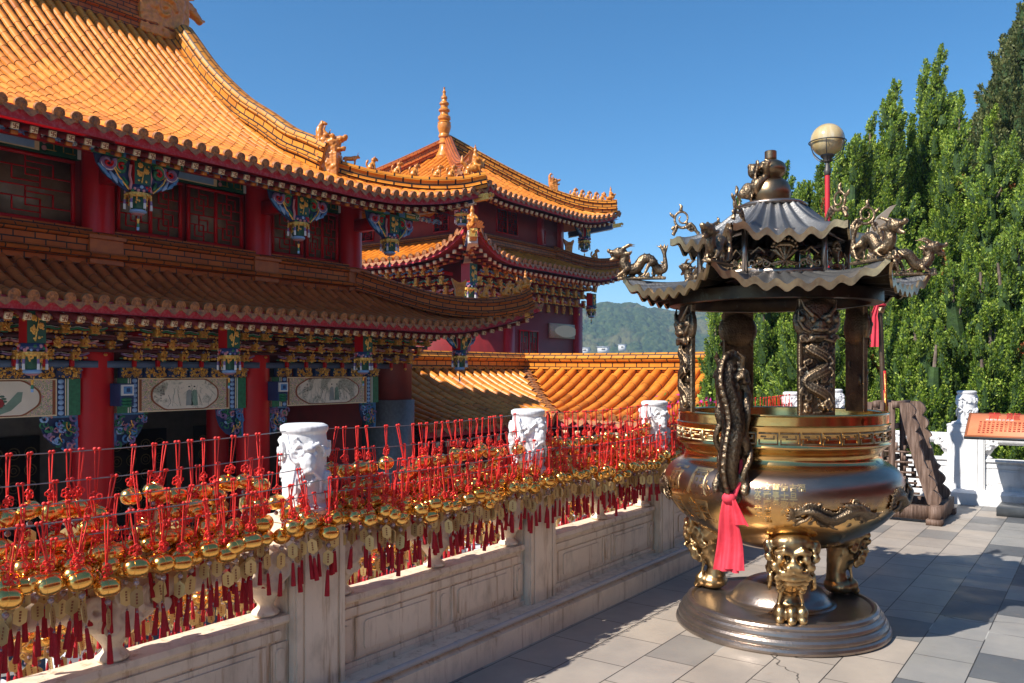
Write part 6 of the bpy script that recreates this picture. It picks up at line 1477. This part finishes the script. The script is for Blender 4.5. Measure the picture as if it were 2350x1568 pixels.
for i in range(2, 28, 2): g.tube([g3[i], np.array(g3[i])+Rv*.035*(-1 if i < 12 else .3)+ax*.04], [.012,.002], 5)
part('blade_dragon', remesh(g, .007, 1), M['bronze_relief'], GD)
g = MB(); pp_ = b0 + ax*.62 - np.array((.8134,.5817,0))*.028
for k, (s0, s1, dx) in enumerate(((.10,.62,.004),(.34,.86,.012))):
    a = b0+ax*s0*.9 - np.array((.8134,.5817,0))*(.030+.001*k) + Rv*dx; b = b0+ax*s1*.9 - np.array((.8134,.5817,0))*(.030+.001*k) + Rv*dx
    g.bar(a, b, .026, .004, 0, up=(.8134,.5817,0)); g.bar(a+ax*.03-np.array((.8134,.5817,0))*.003, b-ax*.03-np.array((.8134,.5817,0))*.003, .012, .002, 1, up=(.8134,.5817,0))
part('paper_slip', g, [pbr('red_paper', (.70,.02,.02), None, .6), M['gold']], GD, 0)
g = MB(); Tv = Rv; c0 = b1 - ax*.05 - np.array((.8134,.5817,0))*.05 - Rv*.03; zz = np.linspace(0, .47, 20)
P = [c0 - Rv*(.02+.035*min(1, i/5)) - np.array((0,0,z)) for i, z in enumerate(zz)]; v, fs = sheet(P, [Rv*(.05+.05*min(1, i/8)) for i in range(20)], 12, .010, 0, 1.8); thick(g, v, fs, (-.8,-.58,0))
g.tube([b1-ax*.05+Rv*.055*math.cos(a)-np.array((.8134,.5817,0))*.055*math.sin(a) for a in np.linspace(0,6.28,17)[:-1]], .018, 8, closed=True)
tag(part('red_ribbon', g, M['cloth'], None, 60), 'red cloth ribbon tied round the neck of the halberd pole', 'ribbon')

# ------------------------------------------------------------------ sign board on a dark post
SG = thing('sign_stand', 'dark metal lectern with a sloped orange information board at the right edge', 'sign', (10.95, .45, 0))
M['slate'] = pbr('dark_slate', (.035,.04,.045), (.055,.06,.065), .4, scale=8)
part('base_slab', MB().box(10.62,11.15,-.35,1.02,0,.09), M['slate'], SG, 0); part('post', MB().box(10.82,10.98,.15,.72,.09,.98), M['slate'], SG, 0)
a0_, b0_ = np.array((10.55,1.33,.865)), np.array((10.98,1.33,1.115)); sl_ = unit(b0_-a0_); Nn = unit(np.cross((0,-1,0), sl_)); Ls = np.linalg.norm(b0_-a0_); Wd_ = 1.75
def srect(mb, u0, u1, v0, v1, d, t, mat=0):
    v = []
    for u in (u0, u1):
        for w_ in (v0, v1):
            for dd in (d, d-t): v.append(a0_ + np.array((0,-1,0))*u + sl_*w_ + Nn*dd)
    mb.add(v, [(0,1,3,2),(4,6,7,5),(0,4,5,1),(2,3,7,6),(0,2,6,4),(1,5,7,3)], mat)
if Nn[2] < 0: Nn = -Nn
g = MB(); srect(g, 0, Wd_, 0, Ls, 0, .03); part('board_tray', g, M['slate'], SG, 0)
g = MB(); srect(g, .005, Wd_-.005, .005, Ls-.005, .006, .005, 0); srect(g, .03, Wd_-.03, .03, Ls-.03, .009, .0025, 1)
def sign_text(st, u, w_, size, mat, d=.0115, sp=1.0):
    for j, ch in enumerate(st):
        tm = text_mb(ch, size, .0006); v = tm.arrays(); B = a0_ + np.array((0,-1,0))*(u+j*size*sp) + sl_*w_ + Nn*d
        g.add(np.array([B + np.array((0,-1,0))*x + sl_*y + Nn*z for x, y, z in v]), tm.f, mat)
for k, uu in enumerate((.63,.77,.91)): n_ = 20; g.add([a0_ + np.array((0,-1,0))*(uu+.055*math.cos(a)) + sl_*(.42+.034*math.sin(a)) + Nn*.0100 for a in np.linspace(0,6.28,n_+1)[:-1]], [tuple(range(n_))], 2)
sign_text('青龍', .26, .42, .15, 2, sp=1.25); sign_text('偃月刀', .63, .42, .075, 3, sp=1.87); sign_text('關聖帝君之兵器', .20, .345, .035, 3, sp=1.15)
LN = ['青龍偃月刀又名冷豔鋸為關聖帝君所用之兵器重八十二斤','刀身飾以青龍紋刀背有突出鋸齒狀利刃長九尺五寸', '相傳三國時關公仗此刀隨劉備征戰忠義千秋為世人景仰','本廟奉祀文武二聖特鑄此刀供奉於殿前以彰忠義精神','歡迎善信大德參觀膜拜祈求平安順利事業有成','合境平安']
for j, st in enumerate(LN): sign_text(st, .14, .295-.042*j, .030, 4, sp=1.4)
part('board_face', g, [M['manji'], pbr('orange_board', (.72,.24,.11), (.66,.20,.09), .45), pbr('board_red', (.52,.04,.03), None, .5), M['white'], pbr('board_ink', (.34,.03,.02), None, .5)], SG, 0)

# ------------------------------------------------------------------ small things beyond the right balustrade
for i, (y, w_, h, lab) in enumerate(((.72,.17,.26,'small weathered grey stone block behind the right balustrade opening'),(.38,.20,.44,'taller carved grey stone block behind the right balustrade opening'))):
    g = MB(); g.box(11.95,12.2,y-w_/2-.03,y+w_/2,-.55,.50+h); 
    for k in range(6): g.spiral((11.94,y+.05*(-1)**k*.8,.52+.06*k), .04, 1.3, .012, (0,1,0), (0,0,1), a0=k)
    tag(part('stone_block', remesh(g, .02, 2, .012, 14), pbr('rough_grey_stone%d' % i, (.24,.22,.21), (.14,.13,.12), .85, scale=9, bump=.6)), lab, 'stone')
# ------------------------------------------------------------------ trees
def leaf_mat(name, a, b, c, tr=.25):
    s = NT(name); g = s.n('NewGeometry').outputs['Random Per Island']; col = s.ramp(g, [(0, a), (.5, b), (1, c)])
    col = s.mix(1.0, col, s.ramp(s.noise(1.1, 3), [(.35, (.62,.66,.6)), (.65, (1.15,1.1,1))]), 'MULTIPLY')
    s.col(col); s.set(.55, 0, 0); t = s.n('BsdfTranslucent'); s.l(col, t.inputs[0]); m = s.n('MixShader'); m.inputs[0].default_value = tr
    out = s.t.nodes['Material Output']; s.l(s.b.outputs[0], m.inputs[1]); s.l(t.outputs[0], m.inputs[2]); s.l(m.outputs[0], out.inputs[0]); return s.m
M['leaf'] = leaf_mat('juniper_foliage', (.06,.14,.014), (.24,.37,.036), (.50,.60,.11))
M['leaf_dark'] = leaf_mat('cypress_foliage', (.06,.09,.03), (.17,.20,.06), (.32,.32,.13))
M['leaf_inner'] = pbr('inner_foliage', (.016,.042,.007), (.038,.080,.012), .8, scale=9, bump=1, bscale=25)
M['bark'] = pbr('bark', (.11,.075,.055), (.20,.15,.12), .9, scale=12, bump=.8, bscale=20)
M['dead'] = pbr('russet_dead_foliage', (.42,.13,.03), (.30,.10,.03), .8)
rs = np.random.RandomState(5)
def prof_t(f): return np.clip(f*4.5+.2, 0, 1)*np.clip(1-f, 0, 1)**.72
def tuft(n=120, L=1.0, Rr=.30, leaf=.10):
    """flame-shaped spray of scale leaves along +z; returns (n,4,3)"""
    f = rs.rand(n)**.9; a = rs.rand(n)*6.283; ph = rs.rand()*6; rad = Rr*prof_t(f)*(.72+.36*rs.rand(n))*(1+.22*np.sin(a*3+f*7+ph))
    c = np.stack([rad*np.cos(a), rad*np.sin(a), f*L], 1)
    d = np.stack([np.cos(a)*.75, np.sin(a)*.75, np.full(n, 1.1)], 1) + rs.randn(n, 3)*.33; d /= np.linalg.norm(d, axis=1)[:, None]
    o = np.stack([np.cos(a), np.sin(a), np.full(n,.3)], 1) + rs.randn(n,3)*.5; sd = np.cross(d, o); sd /= np.linalg.norm(sd, axis=1)[:, None]
    s_ = leaf*(.6+.7*rs.rand(n))[:, None]
    return np.stack([c - sd*s_*.16, c + d*s_*.45 - sd*s_*.26, c + d*s_, c + d*s_*.45 + sd*s_*.26], 1)
def core(L, Rr):
    """ragged solid heart of a spray"""
    F_ = np.array([0,.15,.4,.7,.97]); K = 6; ph = rs.rand()*6; Q = []; rg = []
    for f in F_:
        a = np.arange(K)*6.283/K; r_ = Rr*.74*prof_t(np.full(K, f))*(1+.22*np.sin(a*3+f*7+ph))*(.85+.3*rs.rand(K)); rg.append(np.stack([r_*np.cos(a), r_*np.sin(a), np.full(K, f*L)], 1))
    for i in range(4):
        for k in range(K): Q.append([rg[i][k], rg[i][(k+1)%K], rg[i+1][(k+1)%K], rg[i+1][k]])
    return np.array(Q)
def juniper(spires, d, z0, label, group='junipers behind the terrace', kind='juniper_tree', mat='leaf', slope=.155, rmax=.78, tl=.52, nl=210, leaf=.050, dens=9.0, dead=0, lean=-.10, drop=99):
    """crown of several pointed plumes; spires are (sideways, top height) read off as display points at distance d"""
    tops = [onD(x, y, d + rs.uniform(-.5,.5)) for x, y in spires]; bx, by = np.mean([t_[:2] for t_ in tops], 0) if len(tops) > 1 else tops[0][:2]
    t = thing(kind, label, 'tree', (bx, by, z0), group=group or None); Q = []; D_ = []; CQ = []; g = MB(); lb = MB()
    for tp in tops:
        Hh = min(drop, tp[2]-z0-.05); ph = rs.rand()*6
        def axis(h): f = h/max(.1, tp[2]-z0); return np.array((tp[0]+(bx-tp[0])*f*.75 + lean*.58*min(h,1.5)*.5 + .05*math.sin(h*2.2+ph), tp[1]+(by-tp[1])*f*.75 - lean*.81*min(h,1.5)*.5, tp[2]-h))
        rad = lambda h: min(rmax, .05+slope*h**.95)*(1+.10*math.sin(h*3+ph))
        hs = np.arange(.05, Hh, .12); g.tube([axis(h) for h in hs[5::3]], [rad(h)*.33 for h in hs[5::3]], 8)
        for h in hs:
            for _ in range(max(1, int(2*math.pi*rad(h)*.12*dens*(1.6 if h < 1 else 1)+rs.rand()))):
                a = rs.rand()*6.283; L = tl*(.6+.65*rs.rand())*(.62+.38*min(1, h/1.2)); r_ = max(0, rad(h)*(.55+.5*rs.rand())-L*.12)
                p = axis(h+L*.45) + np.array((r_*math.cos(a), r_*math.sin(a), 0)); op = .45*min(1, h/2)
                zd = unit(np.array((math.cos(a)*op-lean*.58, math.sin(a)*op+lean*.81, 1.0)) + rs.randn(3)*.13); xd = unit(np.cross((0,1,.01), zd)); yd = np.cross(zd, xd)
                q = tuft(int(nl*(.55+.45*L/tl)), L, L*.27, leaf); q = q[..., :1]*xd + q[..., 1:2]*yd + q[..., 2:]*zd + p; (D_ if rs.rand() < dead else Q).append(q)
                c = core(L, L*.24); CQ.append(c[..., :1]*xd + c[..., 1:2]*yd + c[..., 2:]*zd + p)
                if rs.rand() < .05: lb.tube([axis(h+.6), p + zd*L*.5], [.025,.008], 5)
        lb.tube([axis(h) for h in np.linspace(.3, tp[2]-z0, 10)], [.02+.09*i/10 for i in range(10)], 7)
    nQ = sum(len(q) for q in Q)
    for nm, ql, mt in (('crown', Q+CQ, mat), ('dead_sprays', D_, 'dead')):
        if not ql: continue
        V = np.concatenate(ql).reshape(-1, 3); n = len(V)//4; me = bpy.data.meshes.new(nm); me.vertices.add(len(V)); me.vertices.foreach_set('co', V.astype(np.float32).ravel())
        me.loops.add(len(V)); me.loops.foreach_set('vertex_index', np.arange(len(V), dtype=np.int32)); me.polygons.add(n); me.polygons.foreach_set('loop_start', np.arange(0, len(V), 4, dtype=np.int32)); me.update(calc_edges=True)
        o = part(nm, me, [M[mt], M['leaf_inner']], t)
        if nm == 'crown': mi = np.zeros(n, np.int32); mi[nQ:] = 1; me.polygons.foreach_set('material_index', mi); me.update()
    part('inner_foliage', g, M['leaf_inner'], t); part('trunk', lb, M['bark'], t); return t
Z = -.55
juniper([(2158,115),(2124,149),(2172,235),(2090,268),(2108,330)], 17.2, Z, 'tallest juniper with twin spires, right of the amber lamp')
juniper([(2050,191),(2060,250),(2034,315),(1997,270)], 16.8, Z, 'tall juniper with a ragged spire between the lamp and the tallest juniper')
juniper([(2206,223),(2189,232),(2183,340)], 16.3, Z, 'juniper with a short double tip right of the tallest juniper', dead=.004)
juniper([(2276,252),(2300,345),(2258,400),(2330,320)], 15.6, Z, 'broad juniper standing before the dark cypress at the right edge', dead=.006)
juniper([(1966,320),(1951,323),(1924,341),(1985,350)], 16.5, Z, 'juniper directly behind and right of the lamp pole')
juniper([(1887,377),(1905,372),(1858,423),(1842,428)], 16.4, Z, 'shorter juniper left of the lamp pole', dead=.004)
juniper([(1803,380),(1822,440),(1786,470)], 19.0, Z, 'slim juniper behind the gourd finial of the censer')
juniper([(1765,520),(1740,600),(1815,520)], 16.5, Z, 'low juniper seen between the censer columns', dead=.01)
juniper([(1697,455),(1680,640),(1642,715),(1662,690)], 19.5, Z, 'narrow pale juniper whose tip shows left of the gourd finial', slope=.15)
juniper([(2378,330),(2350,420),(2400,400)], 14.8, Z, 'wide juniper cut off by the right edge of the photo', dead=.01)
for px, y, d, lab in ((1880,560,14.4,'bushy low juniper behind the front column of the censer'),(2000,520,14.6,'bushy low juniper behind the halberd pole'),(2115,520,14.2,'bushy juniper right of the halberd stand'),
        (2225,560,13.7,'bushy juniper behind the far right post'),(2335,520,13.4,'bushy juniper above the orange sign board'),(2100,690,13.1,'lowest rounded juniper just outside the right balustrade'),(2270,700,12.9,'low rounded juniper behind the sign board')):
    juniper([(px+dx, y+dy) for dx, dy in ((0,0),(-48,40),(52,55),(-20,80),(25,20))], d, Z, lab, 'low junipers along the terrace edge', slope=.30, rmax=.85, tl=.44, nl=190, leaf=.044, dens=8.5, dead=.012, lean=.05)
juniper([(2353,20),(2330,60),(2312,110),(2298,165),(2275,215),(2258,262),(2236,285),(2340,170),(2320,230),(2370,90),(2290,300),(2262,350)], 26, Z, 'big dark cypress rising out of the picture at the top right', '', 'cypress_tree', 'leaf_dark', slope=.34, rmax=1.9, tl=.8, nl=170, leaf=.10, dens=2.6, lean=0, drop=7.5)
# flowering shrub outside the balustrade
t = thing('flowering_shrub', 'small shrub with magenta flowers behind the third white post', 'shrub', (9.0, 3.9, .3))
g = MB(); f_ = MB()
for i in range(160):
    p = np.array((9.0+rs.randn()*.38, 3.9+rs.randn()*.2, 1.18+rs.randn()*.08)); d = unit(rs.randn(3)); e = unit(np.cross(d, rs.randn(3))); s_ = .035
    (f_ if i % 3 == 0 else g).add([p-d*s_*.5, p+e*s_*.5, p+d*s_, p-e*s_*.5], [(0,1,2,3)])
part('leaves', g, M['leaf'], t, 0); part('flowers', f_, pbr('magenta_petals', (.55,.02,.30), (.45,.015,.2), .6), t, 0)['kind'] = 'stuff'
g = MB(); 
for k in range(5): g.tube([(9,3.9,.3),(8.7+.15*k,3.9,1.1)], [.02,.008], 5)
part('stems', g, M['bark'], t)

# ------------------------------------------------------------------ wooded hill, with small houses
def hill():
    """camera-side coordinates: a = sideways, b = distance"""
    na, nb = 520, 330; A = np.linspace(-40, 330, na); B = np.linspace(880, 1240, nb); aa, bb = np.meshgrid(A, B, indexing='ij')
    f = np.clip((bb-880)/300, 0, 1); crest = 92 - .085*np.abs(aa-118)**1.0*np.where(aa > 118, .75, 1.0) + 3*np.sin(aa*.05) + 1.5*np.sin(aa*.16)
    h = 1.6 - 18 + (crest+16)*np.sin(f*math.pi/2)**1.15 + 6*np.sin(aa*.035+bb*.02)*f*(1-f)*2
    r2 = np.random.RandomState(3); pts = np.stack([r2.uniform(-45, 335, 5200), r2.uniform(875, 1245, 5200)], 1); rad = r2.uniform(3.0, 6.2, 5200)
    can = np.zeros_like(h); sa, sb = A[1]-A[0], B[1]-B[0]
    for (pa, pb), r_ in zip(pts, rad):
        i0, i1 = max(0, int((pa-r_-A[0])/sa)), min(na, int((pa+r_-A[0])/sa)+2); j0, j1 = max(0, int((pb-r_-B[0])/sb)), min(nb, int((pb+r_-B[0])/sb)+2)
        if i1 <= i0 or j1 <= j0: continue
        q = 1 - ((aa[i0:i1, j0:j1]-pa)**2 + (bb[i0:i1, j0:j1]-pb)**2)/r_**2; can[i0:i1, j0:j1] = np.maximum(can[i0:i1, j0:j1], np.sqrt(np.clip(q, 0, 1))*r_*.95)
    h = h + can + r2.randn(*h.shape)*.35
    X = .5817*aa + .8134*bb; Y = -.8134*aa + .5817*bb
    V = np.stack([X, Y, h], -1).reshape(-1, 3); idx = np.arange(na*nb).reshape(na, nb)
    Fq = np.stack([idx[:-1,:-1], idx[1:,:-1], idx[1:,1:], idx[:-1,1:]], -1).reshape(-1, 4)
    me = bpy.data.meshes.new('wooded_hill'); me.vertices.add(len(V)); me.vertices.foreach_set('co', V.astype(np.float32).ravel()); me.loops.add(Fq.size); me.loops.foreach_set('vertex_index', Fq.astype(np.int32).ravel())
    me.polygons.add(len(Fq)); me.polygons.foreach_set('loop_start', np.arange(0, Fq.size, 4, dtype=np.int32)); me.update(calc_edges=True); me.polygons.foreach_set('use_smooth', np.ones(len(Fq), bool))
    s = NT('forest_canopy'); c = s.ramp(s.noise(.16, 3, .6), [(.32, (.014,.034,.014)), (.5, (.034,.060,.020)), (.68, (.075,.10,.035))]); c2 = s.ramp(s.noise(.018, 5, .6), [(.52, (0,0,0)), (.60, (1,1,1))])
    c = s.mix(s.math('MULTIPLY', c2, .55), c, (.15,.13,.06)); s.col(c); s.set(.9, 0, 0, .1); o = part('wooded_hill', me, s.m); o['kind'] = 'structure'
hill()
g = MB(); g.add([(x*.5817+880*.8134, -x*.8134+880*.5817, -14) for x in (-900, -42)] + [(x*.5817+1250*.8134, -x*.8134+1250*.5817, 62-20*(x < -100)) for x in (-42, -900)], [(0,1,2,3)])
g.add([(x*.5817+880*.8134, -x*.8134+880*.5817, -14) for x in (330, 1400)] + [(x*.5817+1250*.8134, -x*.8134+1250*.5817, 40) for x in (1400, 330)], [(0,1,2,3)]); structure('far_hills', g, pbr('far_forest', (.03,.055,.022), (.06,.08,.03), .9, scale=.05), 0)
for i, (x, y, w_, lab) in enumerate(((1385,802,7,'small white flat-roofed house at the foot of the wooded hill, leftmost'),(1428,797,4.5,'tiny white house low on the wooded hill'),(1342,804,6,'pale house just right of the pavilion column on the hill'))):
    p = onD(x, y, 868); hz = thing('hill_house', lab, 'house', tuple(p)); gx = MB(); gx.box(p[0]-w_*.4,p[0]+w_*.4,p[1]-w_*.8,p[1]+w_*.8,p[2]-4,p[2]+2.2); part('wall', gx, M['white'], hz, 0)
    gx = MB(); gx.box(p[0]-w_*.5,p[0]+w_*.5,p[1]-w_*.9,p[1]+w_*.9,p[2]+2.2,p[2]+2.9); part('roof', gx, pbr('grey_roof%d' % i, (.4,.42,.45), None, .6), hz, 0)
    gx = MB(); gx.box(p[0]-w_*.42,p[0]-w_*.40,p[1]-w_*.5,p[1]+w_*.1,p[2]-.8,p[2]+.9); part('window', gx, M['glass'], hz, 0)
# thin air between here and the hill
g = MB(); g.box(-60, 1300, -1300, 1300, -22, 112)
s = NT('air'); v = s.n('VolumePrincipled'); v.inputs['Color'].default_value = (.62,.78,1,1); v.inputs['Density'].default_value = .00033; v.inputs['Anisotropy'].default_value = .2
s.l(v.outputs[0], s.t.nodes['Material Output'].inputs['Volume']); s.t.nodes.remove(s.b)
o = part('haze', g, s.m, None, 0); o['kind'] = 'stuff'
